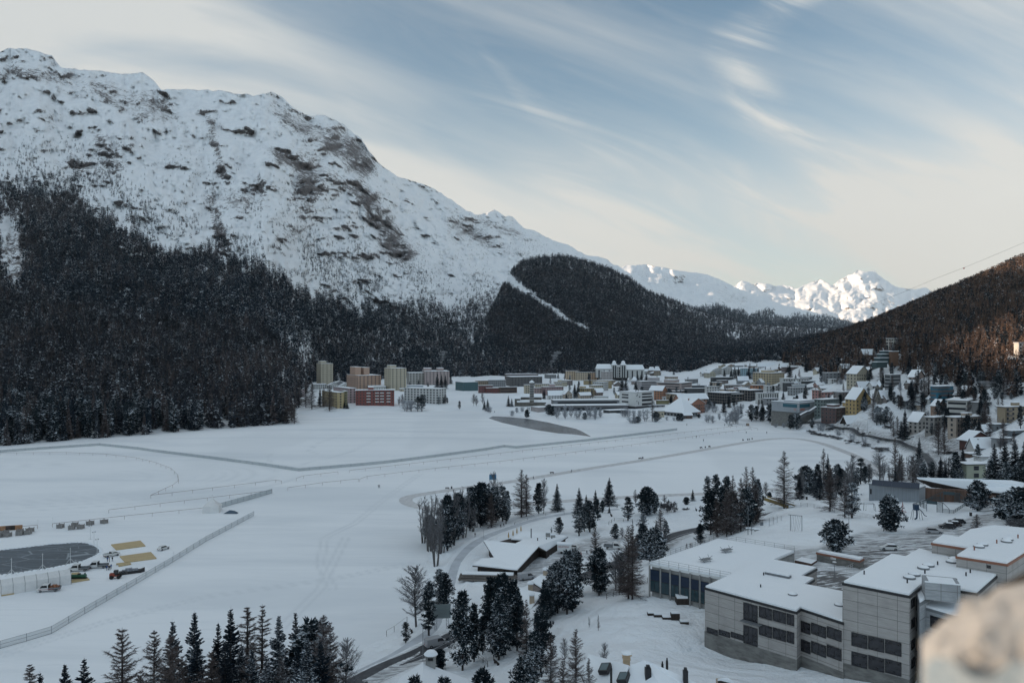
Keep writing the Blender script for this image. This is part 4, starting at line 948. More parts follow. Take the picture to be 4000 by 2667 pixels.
B('house','h',1330,1370,1600,740,810,1110,25,C_WHITE,'white twin-gabled house left of the peach block','house',roof='gable',ridge='y',rise=4)
B('house','h',1210,1250,1430,680,740,1180,25,C_GREY,'small grey gabled roof behind the white gabled houses','house',roof='gable',ridge='y',rise=3)
B('shed','h',30,60,175,665,790,1200,20,C_TAUPE,'small dark flat building at the wood edge, leftmost in the town',roof='flat')
B('kiosk','h',370,470,560,1050,1135,None,30,C_WHITE,'small white hut with a dark opening on the slope below the pink block',bay=6,fl=4)
B('hotel','b',1318,1340,1475,240,345,1420,15,(.42,.40,.36),'grey-beige hotel wing with rows of windows right of the beige high-rise','hotel',over=.3)
B('hotel','b',1455,1478,1692,226,345,1400,12,(.42,.32,.30),'pinkish hotel with two roof houses and a smoking chimney below the wood','hotel',over=.3,ph=[(.0,.3,5),(.55,.8,5)])
B('annexe','b',1320,1330,1462,352,382,1150,12,(.30,.40,.52),'light blue low building between the beige high-rise and the white balconied block',fl=4)
B('apartment_block','b',1295,1600,1665,380,512,None,62,C_WHITE,'white block with dark recessed balconies and a plain gable end','apartments',over=.2,win=(1.6,1.6))
B('annexe','b',1255,1262,1360,380,402,1080,12,C_CREAM,'low cream link building behind the red block',fl=4)
B('annexe','b',975,985,1135,362,392,1000,12,C_WHITE,'white roof terrace building showing above the red block',fl=4)
B('office_block','b',1745,1815,1943,322,396,None,32,C_TEAL,'teal green box-shaped block beside the snowy sports field',over=.1,bay=3.4)
B('office_block','c',15,25,132,308,350,1250,12,C_TAN,'tan low building behind the teal block',over=.2)
B('office_block','c',128,135,282,302,362,1160,10,C_GREY,'grey building with a snowy flat roof left of the dark hotel',over=.3)
B('hotel','i',-60,0,720,482,700,1340,12,(.15,.12,.11),'rear wing of the big dark hotel with a white roof edge','hotel',over=.4,left=False,depth=18)
B('hotel','i',-20,92,812,545,760,1290,14,(.12,.115,.115),'big dark grey hotel with white-framed square windows','hotel',over=.5,bay=4.2,win=(1.6,1.6))
B('house','c',42,46,168,350,412,1080,12,(.20,.06,.06),'dark red building with a white lower floor right of the teal block',over=.4)
B('house','c',108,112,222,372,416,1040,12,(.17,.04,.035),'maroon low building at the corner of the sports field',over=.4)
B('house','c',220,226,380,364,412,1080,12,C_BROWN,'brown wooden low building left of the church',over=.8,ribbon=True,fl=4)
B('apartment_block','i',415,420,620,728,935,1010,20,C_CREAM,'cream apartment block directly behind the church tower','apartments')
B('apartment_block','i',610,625,800,798,960,985,16,(.40,.27,.25),'pinkish beige block right of the church tower','apartments')
B('apartment_block','i',790,850,1300,775,965,990,16,C_ROSE,'rose pink block with a small roof house in the town centre','apartments',ph=[(.35,.6,3)])
B('apartment_block','i',640,650,1262,705,780,1090,8,C_CREAM,'long cream building behind the rose pink block','apartments')
B('apartment_block','i',1078,1090,1382,660,760,1120,10,C_CREAM,'cream block with a roof house, highest behind the rose one','apartments',ph=[(.3,.6,3)])
B('house','i',945,955,1330,960,1060,900,14,C_WHITE,'white house with a broad snowy roof between church and yellow block','house',roof='gable',ridge='x',rise=5)
B('house','i',1290,1330,1500,940,1060,890,25,C_BEIGE,'beige house with its dark gable turned towards the lake','house',roof='gable',ridge='y',rise=4.5)
B('apartment_block','i',1612,1780,2005,812,1010,930,35,C_YEL,'bright yellow block with stacked balconies in the town centre','apartments',bal=[.3,.75],over=.6,ph=[(.0,.35,2.6)])
B('house','i',2000,2060,2205,895,975,930,25,(.24,.17,.14),'small brown house with a snowy gable right of the yellow block','house',roof='gable',ridge='x',rise=4)
B('apartment_block','i',1890,1980,2215,738,880,1000,22,C_CREAM,'cream low block behind the brown gabled house','apartments')
B('apartment_block','i',1970,2215,2330,668,860,1040,50,C_WHITE,'white block with dark side balconies behind the cream low block','apartments')
B('apartment_block','i',1765,1775,2380,628,720,1130,8,C_YEL,'long pale yellow building below the orange palace hotel','apartments')
B('palace_hotel','i',1360,1365,1640,405,620,1320,12,(.55,.40,.25),'left end pavilion of the cream palace hotel with tall windows','hotel',over=.6,bay=4)
B('palace_hotel','i',1570,1580,1945,438,620,1310,8,(.54,.42,.28),'middle wing of the cream palace hotel with small dormers','hotel',over=.6,bay=4)
B('palace_hotel','i',1930,1942,2165,442,620,1300,8,(.52,.32,.18),'orange right wing of the cream palace hotel','hotel',over=.6,bay=4)
B('tower_block','j',108,235,372,305,560,1200,40,(.46,.42,.40),'tall plain white block in front of the grand white hotel','apartments',over=.2)
B('annexe','j',55,230,300,418,520,1140,40,C_WHITE,'white low block with dark window slots beside the tall plain block',over=.3)
B('apartment_block','j',-40,270,352,515,690,1060,55,C_YEL,'yellow end block above the car park in the middle of the town','apartments',over=.3)
B('office_block','j',375,380,712,410,500,1250,6,C_DARK,'dark glass block at the foot of the grand white hotel',over=.2,ribbon=True)
B('office_block','j',1002,1008,1500,530,770,980,7,(.36,.34,.35),'grey office block with long dark ribbon windows and a set-back top floor',ribbon=True,left=False,depth=18,ph=[(.45,.95,5)],over=.2)
B('hotel','j',1385,1940,2190,570,790,950,55,(.40,.31,.28),'rose hotel with long balconies and a square roof house','hotel',ribbon=True,over=.8,ph=[(.0,.4,4)])
B('house','j',1210,1510,1625,742,960,870,55,C_ORANGE,'tall orange house with a snowy roof right of the white cube','house',roof='gable',ridge='y',rise=5,bay=3.2)
B('office_block','j',1600,1870,2035,825,1010,880,45,C_TAN,'tan block with tall glass strips right of the orange house',over=.7,bay=4)
B('depot','j',1390,1400,1662,968,1060,830,8,C_OLIVE,'bronze green box standing behind the white cube',win=None,over=.2)
B('annexe','j',1120,1130,1570,1078,1130,800,8,C_GREY,'long low grey annexe right of the white cube',fl=4,bay=5,over=.4)
B('annexe','j',1500,1505,1612,890,960,850,8,C_WHITE,'little white annexe at the side of the orange house')
B('villa','j',1325,1340,1468,280,400,1350,15,(.30,.24,.17),'square villa tower with a snowy pyramid roof near the wood','villa',roof='hip',rise=8)
B('villa','j',1195,1205,1345,275,370,1370,12,(.25,.22,.2),'steep snowy roofed villa left of the square tower','villa',roof='hip',rise=7)
B('villa','j',1090,1100,1220,300,370,1390,12,C_WHITE,'white villa at the right end of the grand hotel','villa',roof='hip',rise=5)
B('house','j',820,830,940,520,600,1150,20,(.24,.16,.13),'small brown house with a steep snow roof among dark spruces','house',roof='hip',rise=7)
B('house','j',410,420,575,585,640,1050,20,C_TAUPE,'low chalet with a snow-covered ridge by the car park','house',roof='gable',ridge='y',rise=3.5)
B('office_block','c',1853,1858,2030,376,434,900,8,C_DARK,'dark slate block with two white awnings',over=.3)
B('office_block','c',1890,1895,2040,350,380,960,8,(.08,.1,.12),'dark blue top floor behind the slate block',over=.3,ribbon=True)
B('house','c',1750,1800,2055,470,560,790,18,(.36,.16,.09),'orange brown chalet with several roof chimneys, rear one of two','chalet',roof='gable',ridge='x',rise=5,chim=3)
B('house','c',1785,1905,2025,510,600,765,35,(.38,.15,.08),'orange brown chalet in front with a wide snow roof and balconies','chalet',roof='gable',ridge='y',rise=5,chim=2,bal=[.5])
B('hall','c',1660,1840,1960,590,632,745,40,(.33,.34,.35),'event hall under a wide snowy tent-shaped roof by the lake','hall',roof='hip',rise=13,over=2,eave=2.5,fl=5,bay=4,win=(2.4,2.2))
B('annexe','c',1590,1600,1668,575,628,735,15,C_CREAM,'cream entrance building at the left of the tent-roofed hall',fl=5)
B('hut','c',1835,1840,1915,610,640,725,15,C_BROWN,'brown hut with a snow roof at the right side of the tent-roofed hall',roof='gable',ridge='x',rise=1.6)
B('pool_hall','c',1135,1190,1352,570,604,775,25,C_DARK,'black low wing with a slanting snow roof below the white cube',left=True,over=.6,ribbon=True,fl=5)
B('pool_hall','c',690,700,1290,480,520,850,5,(.20,.22,.24),'long flat hall with steel roof beams in the middle of the town',ribbon=True,fl=6,over=.8,depth=20)
B('pool_hall','c',640,650,1350,528,580,800,5,(.15,.15,.16),'long low glass-fronted hall behind the frosted trees',ribbon=True,fl=7,over=1.0,depth=18)
B('annexe','c',1060,1066,1180,446,475,880,6,C_WHITE,'white drum-like plant room on the long flat hall',win=None,over=.3)
B('pavilion','c',500,568,705,545,583,None,25,(.38,.33,.32),'low pale wooden pavilion with glass side beside the church',over=.4,win=None)
B('sports_centre','j',527,885,1320,785,1160,None,38,(.60,.60,.58),'big white cube-shaped sports centre with dark window slots and small holes','sports centre',win=None,over=.05,base=(2.6,(.03,.03,.035)))  # near-black base paints in the shade of the recessed ground floor
B('office_block','d',42,228,400,530,655,800,35,(.20,.17,.14),'brown grid-fronted block with large square panes, leftmost of three',me=W_PA,win=(2.6,2.6),bay=3.2,fl=3.2)
B('office_block','d',228,236,520,540,645,770,10,(.20,.17,.14),'brown grid-fronted block with large square panes, front one of three',me=W_PA,win=(2.6,2.6),bay=3.2,fl=3.2)
B('office_block','d',395,515,660,500,620,800,30,(.20,.17,.15),'brown grid-fronted block behind the dark pines, rightmost of three',me=W_PA,win=(2.6,2.6),bay=3.2,fl=3.2)
B('office_block','d',188,195,420,488,530,880,8,C_TAN,'tan low block behind the grid-fronted blocks',over=.2)
B('office_block','d',580,600,832,530,655,760,12,C_WHITE,'white building with tall arched slit windows',win=(.9,4.5),bay=2.6,fl=6,me=W_PA)
B('house','d',680,690,826,452,530,840,14,C_WHITE,'white stepped house behind the slit-windowed building',over=.3)
B('house','d',675,690,820,590,665,700,14,C_GREY,'grey house with a flat snowy roof left of the big gallery',over=.5)
B('apartment_block','d',930,990,1265,470,558,820,20,(.34,.36,.37),'light grey stepped block above the big gallery','apartments',ribbon=False,ph=[(.1,.6,3)])
B('house','d',1203,1300,1300,500,600,750,30,(.45,.20,.17),'coral pink block with small balconies, left of a matching one','apartments')
B('house','d',1296,1305,1445,520,600,735,14,(.43,.20,.17),'coral pink block with a brown side, right of a matching one','apartments')
B('house','d',1440,1500,1735,520,640,700,18,C_TAUPE,'taupe apartment house with open loggias above the yellow hotel','apartments',bal=[.2,.6])
B('house','d',1230,1330,1500,605,800,640,35,(.16,.22,.21),'greenish glass building with a bronze upper box beside the gallery stairs','building',over=.3,bay=2.5)
B('apartment_block','d',1305,1470,1608,698,865,None,35,(.13,.075,.07),'dark red brick apartment house with round-ended balconies by the road','apartments',bal=[.12,.5],over=.5,ph=[(.1,.6,2.5)])
B('chalet','d',1535,1590,1760,850,905,None,22,C_DARK,'black timber chalet on white footings beside the lake road','chalet',roof='gable',ridge='x',rise=4.5,eave=1.2,wm=M_DARKW,base=(2.2,(.55,.55,.54)))
B('hotel','d',1575,1690,1860,600,770,620,18,(.50,.33,.10),'tall yellow hotel with a steep gable and arched window','hotel',roof='gable',ridge='y',rise=9,bay=3.6,win=(1.3,1.7))
B('annexe','d',1575,1580,1700,640,750,640,10,(.46,.30,.10),'lower left wing of the yellow gabled hotel',over=.3)
B('hotel','d',1588,1700,1850,315,462,720,28,(.48,.42,.30),'cream hotel with lettering under its gable on the hillside','hotel',roof='gable',ridge='y',rise=7,bay=3.0,win=(1.3,1.6))
B('apartment_block','d',1340,1350,1520,305,430,800,12,C_GREY,'grey cube house left of the cream gabled hotel','apartments',bay=4)
B('chalet','d',1500,1520,1655,190,240,930,22,C_BROWN,'dark chalet with a broad snow roof, highest above the cream hotel','chalet',roof='gable',ridge='x',rise=4)
B('chalet','d',1512,1540,1650,250,352,860,22,(.22,.17,.13),'brown chalet with deep eaves just left of the cream hotel','chalet',roof='gable',ridge='x',rise=4)
B('house','d',1218,1260,1392,436,470,800,22,(.40,.22,.18),'small coral house with a snow gable above the light grey block','house',roof='gable',ridge='x',rise=2.6)
B('house','d',1285,1300,1560,475,505,780,10,C_BEIGE,'long beige house with a low snow roof','house',roof='gable',ridge='x',rise=2.2)
B('house','d',845,880,1020,372,490,870,25,C_WHITE,'white block with a beige side above the grey stairway','apartments')
B('house','d',898,905,1002,415,500,860,14,C_DARK,'narrow black house squeezed between white and grey blocks',over=.2)
B('house','d',1040,1050,1170,370,440,910,14,C_WHITE,'white terraced villa below the wooded hillside','villa',over=.4)
B('house','d',1105,1112,1240,398,445,880,14,C_DARK,'black low house right of the white terraced villa',over=.4,ribbon=True)
B('apartment_block','d',545,750,895,308,440,1000,40,(.46,.36,.20),'pale yellow block with few windows in the upper town','apartments',ph=[(.2,.6,3)])
B('apartment_block','d',715,722,930,265,320,1090,10,(.46,.32,.12),'deeper yellow flat block behind the pale yellow one','apartments')
B('house','d',412,420,602,255,352,1080,12,(.30,.48,.55),'sky blue house behind dark spruces in the upper town','house')
B('house','d',0,60,130,305,360,1120,30,(.50,.45,.33),'cream house with twin snow gables at the wood edge','house',roof='gable',ridge='y',rise=4)
B('house','d',20,90,210,275,340,1160,30,C_WHITE,'white house with a long snow gable behind the twin-gabled one','house',roof='gable',ridge='y',rise=4)
B('house','d',200,210,315,255,330,1180,18,C_WHITE,'white gabled house left of the sky blue one','house',roof='gable',ridge='y',rise=4)
B('house','d',160,180,250,225,260,1250,22,C_CREAM,'small cream gable at the left end of the uppermost row','house',roof='gable',ridge='y',rise=3.5)
B('house','d',245,265,340,225,260,1260,22,C_BEIGE,'small beige gable second in the uppermost row','house',roof='gable',ridge='y',rise=3)
B('house','d',335,345,440,222,262,1270,18,C_GREY,'small grey gable third in the uppermost row','house',roof='gable',ridge='x',rise=2.5)
B('house','d',305,320,500,262,330,1120,15,C_WHITE,'white house half hidden by spruces left of the sky blue one','house',roof='gable',ridge='x',rise=3)
B('house','d',470,480,610,225,262,1220,12,C_BEIGE,'low house with a snow roof above the spruce clump','house',roof='gable',ridge='x',rise=2.5)
B('house','d',590,600,800,230,262,1180,12,C_WHITE,'long row house under one wide snow roof, left one','house',roof='gable',ridge='x',rise=6)
B('house','d',835,850,1100,222,260,1150,12,(.26,.2,.18),'long brown row house under a snow roof with dormers','house',roof='gable',ridge='x',rise=4)
B('apartment_block','d',870,880,1055,240,320,1100,12,(.20,.15,.14),'dark brown block below the brown row house','apartments')
B('pavilion','d',825,835,910,148,170,1350,15,C_CREAM,'small round-roofed pavilion at the top of the valley town',roof='hip',rise=3)
B('house','d',925,930,1012,115,172,1350,12,C_WHITE,'white house with two snowy roofs right of the round pavilion','house')
B('house','d',1065,1110,1180,140,185,1250,30,(.46,.36,.22),'yellow gabled house near the top of the valley town','house',roof='gable',ridge='y',rise=4)
B('house','d',1170,1200,1260,135,180,1240,30,(.46,.38,.26),'cream gabled house next to the bare trees of the hillside','house',roof='gable',ridge='y',rise=4)
B('house','d',1165,1175,1235,48,105,1300,14,C_WHITE,'white square house, highest of the valley town','house')
B('house','d',1228,1236,1312,50,105,1290,14,C_BEIGE,'beige flat house right of the highest white one','house')
B('tower_block','d',1565,1572,1618,12,115,1060,12,(.36,.20,.19),'slim dusky pink tower among the bare hillside trees','tower')
B('office_block','d',78,85,330,355,405,1000,8,C_DARK,'black flat building with a blue-white roof edge in mid town',ribbon=True,fl=5)
B('house','d',20,28,172,458,540,880,12,C_WHITE,'white block left of the grid-fronted blocks','apartments')
B('house','d',70,80,200,410,460,950,12,C_BEIGE,'beige flat block above the white one','apartments')
B('house','d',530,540,690,442,500,900,12,C_ORANGE,'orange flat block above the white slit-windowed building','apartments')
B('house','d',340,350,525,466,500,900,10,C_RED,'red flat-roofed building in mid town',over=.4)
B('house','d',590,640,790,410,450,930,20,C_GREY,'house with a wide snow roof below the pale yellow block','house',roof='gable',ridge='x',rise=4)
B('house','d',430,450,530,435,470,950,20,C_BEIGE,'small gabled house in mid town beside the red flat roof','house',roof='gable',ridge='y',rise=3)
B('house','d',370,380,500,385,430,1000,15,C_GREY,'grey house with a steep snow roof below the sky blue one','house',roof='gable',ridge='x',rise=6)
B('house','d',230,240,440,440,480,930,8,C_TAUPE,'taupe flat block behind the grid-fronted blocks',over=.3)
B('church_hall','d',1925,1975,2160,575,655,580,15,C_TAUPE,'stone church hall with a snowy saddle roof right of the yellow hotel','church',roof='gable',ridge='x',rise=5,wm=M_STONE,bay=4)
B('church','d',1680,1730,1860,480,540,650,20,(.34,.26,.25),'pink-walled church nave under a snow roof left of the spire','church',roof='gable',ridge='x',rise=6,bay=5)
B('villa','e',505,630,735,385,525,770,40,(.48,.44,.37),'white modern villa with dark window rows high on the hillside','villa',me=W_PA,win=(1.7,1.5),bay=2.6)
B('chalet','e',735,765,905,385,440,760,25,C_DARK,'dark chalet with a snowy roof right of the white modern villa','chalet',roof='gable',ridge='x',rise=3)
B('villa','e',315,420,560,690,740,715,28,(.10,.12,.12),'lowest glass storey of the terraced villa','villa',ribbon=True,over=1.2,fl=4)
B('chalet','e',185,225,372,575,700,745,22,(.15,.09,.07),'brown chalet left of the glass terraced villa','chalet',roof='gable',ridge='x',rise=5)
B('chalet','e',782,872,975,850,912,640,30,(.44,.31,.25),'beige chalet with a dark timber gable among brown larches','chalet',roof='gable',ridge='y',rise=5,eave=1)
B('house','e',755,790,940,950,985,625,20,C_TAUPE,'low house with a wide snow roof below the beige chalet','house',roof='gable',ridge='x',rise=3.5)
B('house','e',490,560,685,830,1000,645,28,C_GREY,'grey concrete house with open balconies above the spire','house',ribbon=True,over=.5)
B('chalet','e',1370,1420,1650,1070,1125,560,18,C_DARK,'black timber chalet with a snow roof behind the white apartment house','chalet',roof='gable',ridge='y',rise=5.5,eave=1.2,wm=M_DARKW,chim=1)
B('apartment_block','e',1250,1500,1605,1150,1345,500,50,(.50,.48,.44),'white apartment house with long dark balcony bands','apartments',over=.8,ribbon=True)
B('apartment_block','e',1600,1640,1795,1170,1300,520,20,(.20,.20,.20),'dark rear wing of the white balcony-banded house','apartments',over=.6,ribbon=True)
B('chalet','e',1085,1130,1262,1210,1340,510,25,(.30,.18,.12),'orange brown chalet left of the white balcony-banded house','chalet',roof='gable',ridge='y',rise=4)
B('house','e',778,895,1040,1400,1545,470,25,(.48,.44,.40),'cream house with a timber gable beside the lake road','house',roof='gable',ridge='y',rise=5.5,eave=.9,bay=3.4)
B('apartment_block','e',980,1095,1300,1355,1560,455,30,(.26,.24,.22),'stone grey apartment house between cream house and beige block','apartments',over=.7)
B('apartment_block','e',1258,1365,1800,1355,1600,430,22,(.38,.30,.23),'large beige apartment block with dark corner balconies','apartments',over=.9,bal=[.06,.85],ph=[(.3,.5,2.4)],bay=3.6)
B('apartment_block','e',1870,1960,2300,1225,1450,440,18,(.33,.25,.15),'tan apartment block with dark balconies cut off by the frame','apartments',over=.9,bal=[.1,.8],ph=[(.4,.6,2.4)],bay=4)
B('house','e',1780,1840,2005,1440,1520,400,18,(.16,.18,.19),'grey-green low house below the tan block','house',over=.5)
B('house','e',1995,2040,2230,1520,1600,380,18,(.13,.16,.18),'dark glass-roofed house at the frame edge below the tan block','house',over=.4,ribbon=True)
B('house','e',1940,1965,2190,640,725,560,8,(.36,.20,.09),'sunlit orange timber house at the right edge of the wood','house',over=.5,bay=5)
B('villa','e',2120,2130,2320,440,610,575,8,(.55,.50,.44),'sunlit cream villa cut off by the frame high on the right','villa',over=.4)
B('chalet','g',818,850,1048,715,790,400,22,(.12,.045,.035),'dark red chalet with a snow roof above the bend of the road','chalet',roof='gable',ridge='y',rise=4.2,eave=1.1,bay=4)
B('house','g',880,905,1140,780,830,385,14,(.46,.44,.42),'white house with a broad snow roof and two chimneys, right below the dark red chalet','house',roof='gable',ridge='x',rise=4.5,chim=2)
B('garage','g',862,866,962,838,870,370,10,C_BROWN,'snow-roofed garage beside a spruce below the white house','garage',win=None)
B('garage','g',962,968,1030,865,900,365,10,C_WHITE,'small white snow-topped outbuilding beside the dark pines','garage',win=None)
B('house','g',830,842,1010,930,1058,345,10,(.36,.38,.27),'pale green two-storey house with shutters behind the wooden hall','house',over=.7,bay=6,win=(2.6,1.9),fl=4,base=None)
B('annexe','g',778,784,836,935,1020,352,10,C_GREY,'low side wing with a snow roof left of the pale green house',over=.5,win=None)
R_=0
FILL=[(3105,1512,52,22,C_BEIGE,'gable'),(3150,1494,44,20,C_GREY,'flat'),(3208,1462,46,20,C_CREAM,'gable'),(3335,1500,50,20,C_TAUPE,'gable'),(3420,1522,48,22,C_WHITE,'gable'),(3405,1462,44,20,C_BROWN,'gable'),(3565,1520,52,22,C_TAUPE,'flat'),(3612,1600,56,24,C_BEIGE,'gable'),(3700,1545,52,24,C_DARK,'gable'),(3545,1590,50,22,C_GREY,'flat'),(3860,1705,60,30,C_TAUPE,'gable'),(3795,1610,50,24,C_BROWN,'gable'),(3330,1585,46,22,C_TAN,'flat'),(3260,1500,44,18,C_WHITE,'flat'),(2285,1558,48,20,C_BEIGE,'gable'),(2212,1505,50,18,C_TAUPE,'flat'),(2425,1556,46,20,C_CREAM,'gable'),(2702,1500,50,18,C_GREY,'flat'),(2622,1488,52,16,C_BEIGE,'flat'),(2560,1468,44,14,C_TAUPE,'gable'),(2482,1482,44,16,C_WHITE,'flat'),(2382,1503,46,16,C_TAN,'flat'),(2335,1540,44,18,C_GREY,'gable'),(2655,1548,48,20,C_TAUPE,'flat'),(2902,1542,50,20,C_GREY,'gable'),(2822,1502,46,16,C_TAUPE,'flat'),(2760,1470,46,16,C_WHITE,'gable'),(3015,1462,40,16,C_BEIGE,'gable'),(3060,1448,40,15,C_BROWN,'gable'),(2965,1512,44,18,C_CREAM,'flat'),(2150,1478,46,14,C_GREY,'flat'),(2075,1500,48,16,C_BEIGE,'gable'),(3480,1575,44,22,C_TAUPE,'gable'),(3650,1575,46,22,C_WHITE,'gable'),(3925,1745,60,30,C_GREY,'flat'),(2010,1478,46,14,C_TAUPE,'flat')]
CN={C_BEIGE:'beige',C_GREY:'grey',C_CREAM:'cream',C_TAUPE:'taupe',C_WHITE:'whitish',C_BROWN:'brown',C_DARK:'dark',C_TAN:'tan'}
BR0=list(BREF)
for k,(px,pb,w_,h_,c_,rf)in enumerate(FILL):
 bx,by,r_=min(BR0,key=lambda b:abs(b[0]-px)+2*abs(b[1]-pb));sd_='right of the ' if px>bx else 'left of the '
 B('house','n',px-w_*.5,px-w_*(.18+.1*(k%3)),px+w_*.5,pb-h_*(.75 if rf=='gable' else 1),pb,None,18+7*(k%3),c_,'small %s %s house %s%s'%(CN[c_],'gabled' if rf=='gable' else 'flat-roofed',sd_,r_),'house',roof=rf,rise=2.8,ridge='xy'[k%2],eave=.8)
 # ------------------------------------------------------------------ the front rows of the lakeside wood: one object per tree
FM={}
for k,nm,n_ in((0,'spruce_tree',420),(1,'stone_pine_tree',460),(2,'larch_tree',420)):
 for v in range(3):
  T=far_tree(100+k*10+v,n_,(.125,.135,.13)[k],('spruce','pine','larch')[k]);V=T.reshape(-1,3)
  me_o=link_mesh(nm,V,np.arange(len(V)).reshape(-1,3),[(M_NEEDLE,M_PINE,M_NEEDLE)[k]])
  a_=me_o.data.attributes.new('tint','FLOAT','POINT');a_.data.foreach_set('value',np.full(len(V),(.03,.2,.85)[k],np.float32))
  FM[(k,v)]=me_o.data;bpy.data.objects.remove(me_o)
FLAB=('dark snow-dusted spruce in the front rows of the lakeside wood','dark rounded stone pine in the front rows of the lakeside wood','bare brown larch in the front rows of the lakeside wood')
FCAT=('spruce tree','pine tree','larch tree')
for i,(p,hh,k)in enumerate(FRONT):
 o=bpy.data.objects.new(('spruce_tree','stone_pine_tree','larch_tree')[k],FM[(int(k),i%3)]);COL.objects.link(o)
 hh=float(hh);o.location=(float(p[0]),float(p[1]),float(p[2]));o.scale=(hh,hh,hh);o.rotation_euler=(0,0,i*2.4)
 tag(o,FLAB[k],FCAT[k],('spruces','stone pines','larches')[k]+' along the edge of the lakeside wood')
 # ------------------------------------------------------------------ single trees, placed by the spot where each stands
T_=tree
def fg(kind,px,pyt,D,label,wide=.75,group='foreground trees below the viewpoint'):return T_(kind,px,None,pyt,label,group,D,wide*1.55)
fg('thinlarch',117,2584,112,'small bare larch at the bottom left corner, leftmost of all',1.0)
fg('spruce',156,2617,110,'low spruce tip just right of the leftmost bare larch',.7)
fg('spruce',253,2587,112,'small spruce tip standing alone between two other small tips',.75)
fg('spruce',328,2562,112,'small spruce tip left of the broad brown larch',.75)
fg('larch',477,2438,112,'broad bare brown larch, leftmost of the tall foreground trees',.72)
fg('larch',603,2448,114,'bare grey larch between the broad larch and the first tall spruce',.6)
fg('larch',548,2612,104,'short bare larch low between the two grey larches',.6)
fg('spruce',675,2410,112,'tall dark spruce, first from the left in the dense row',.62)
fg('spruce',759,2383,116,'tall dark spruce second in the dense row, with a thin tip',.66)
fg('spruce',852,2424,118,'slightly lower spruce third in the dense row',.55)
fg('spruce',902,2362,115,'tallest spruce of the dense row with a narrow spire',.62)
fg('thinlarch',967,2360,119,'thin bare larch between the tallest spruce and the bare pole-like one',1.0)
fg('larch',985,2500,108,'shorter dark larch below the thin bare one',.6)
fg('thinlarch',1025,2348,121,'very thin almost twigless larch rising above the row',.75)
fg('spruce',1090,2396,116,'broad black spruce with a blunt top in the dense row',.70)
fg('spruce',1155,2380,120,'slim black spruce with a sharp spire right of the broad blunt one',.58)
fg('pine',1222,2437,118,'rounded dark pine next to last of the dense row',.75)
fg('larch',1262,2388,114,'bare grey larch at the right end of the dense row',.65)
fg('larch',1290,2420,118,'second bare larch closing the dense row on the right',.55)
fg('birch',1350,2480,150,'slender bare shrub tree on the snow right of the dense row',.7)
P_='trees along the lakeside promenade'
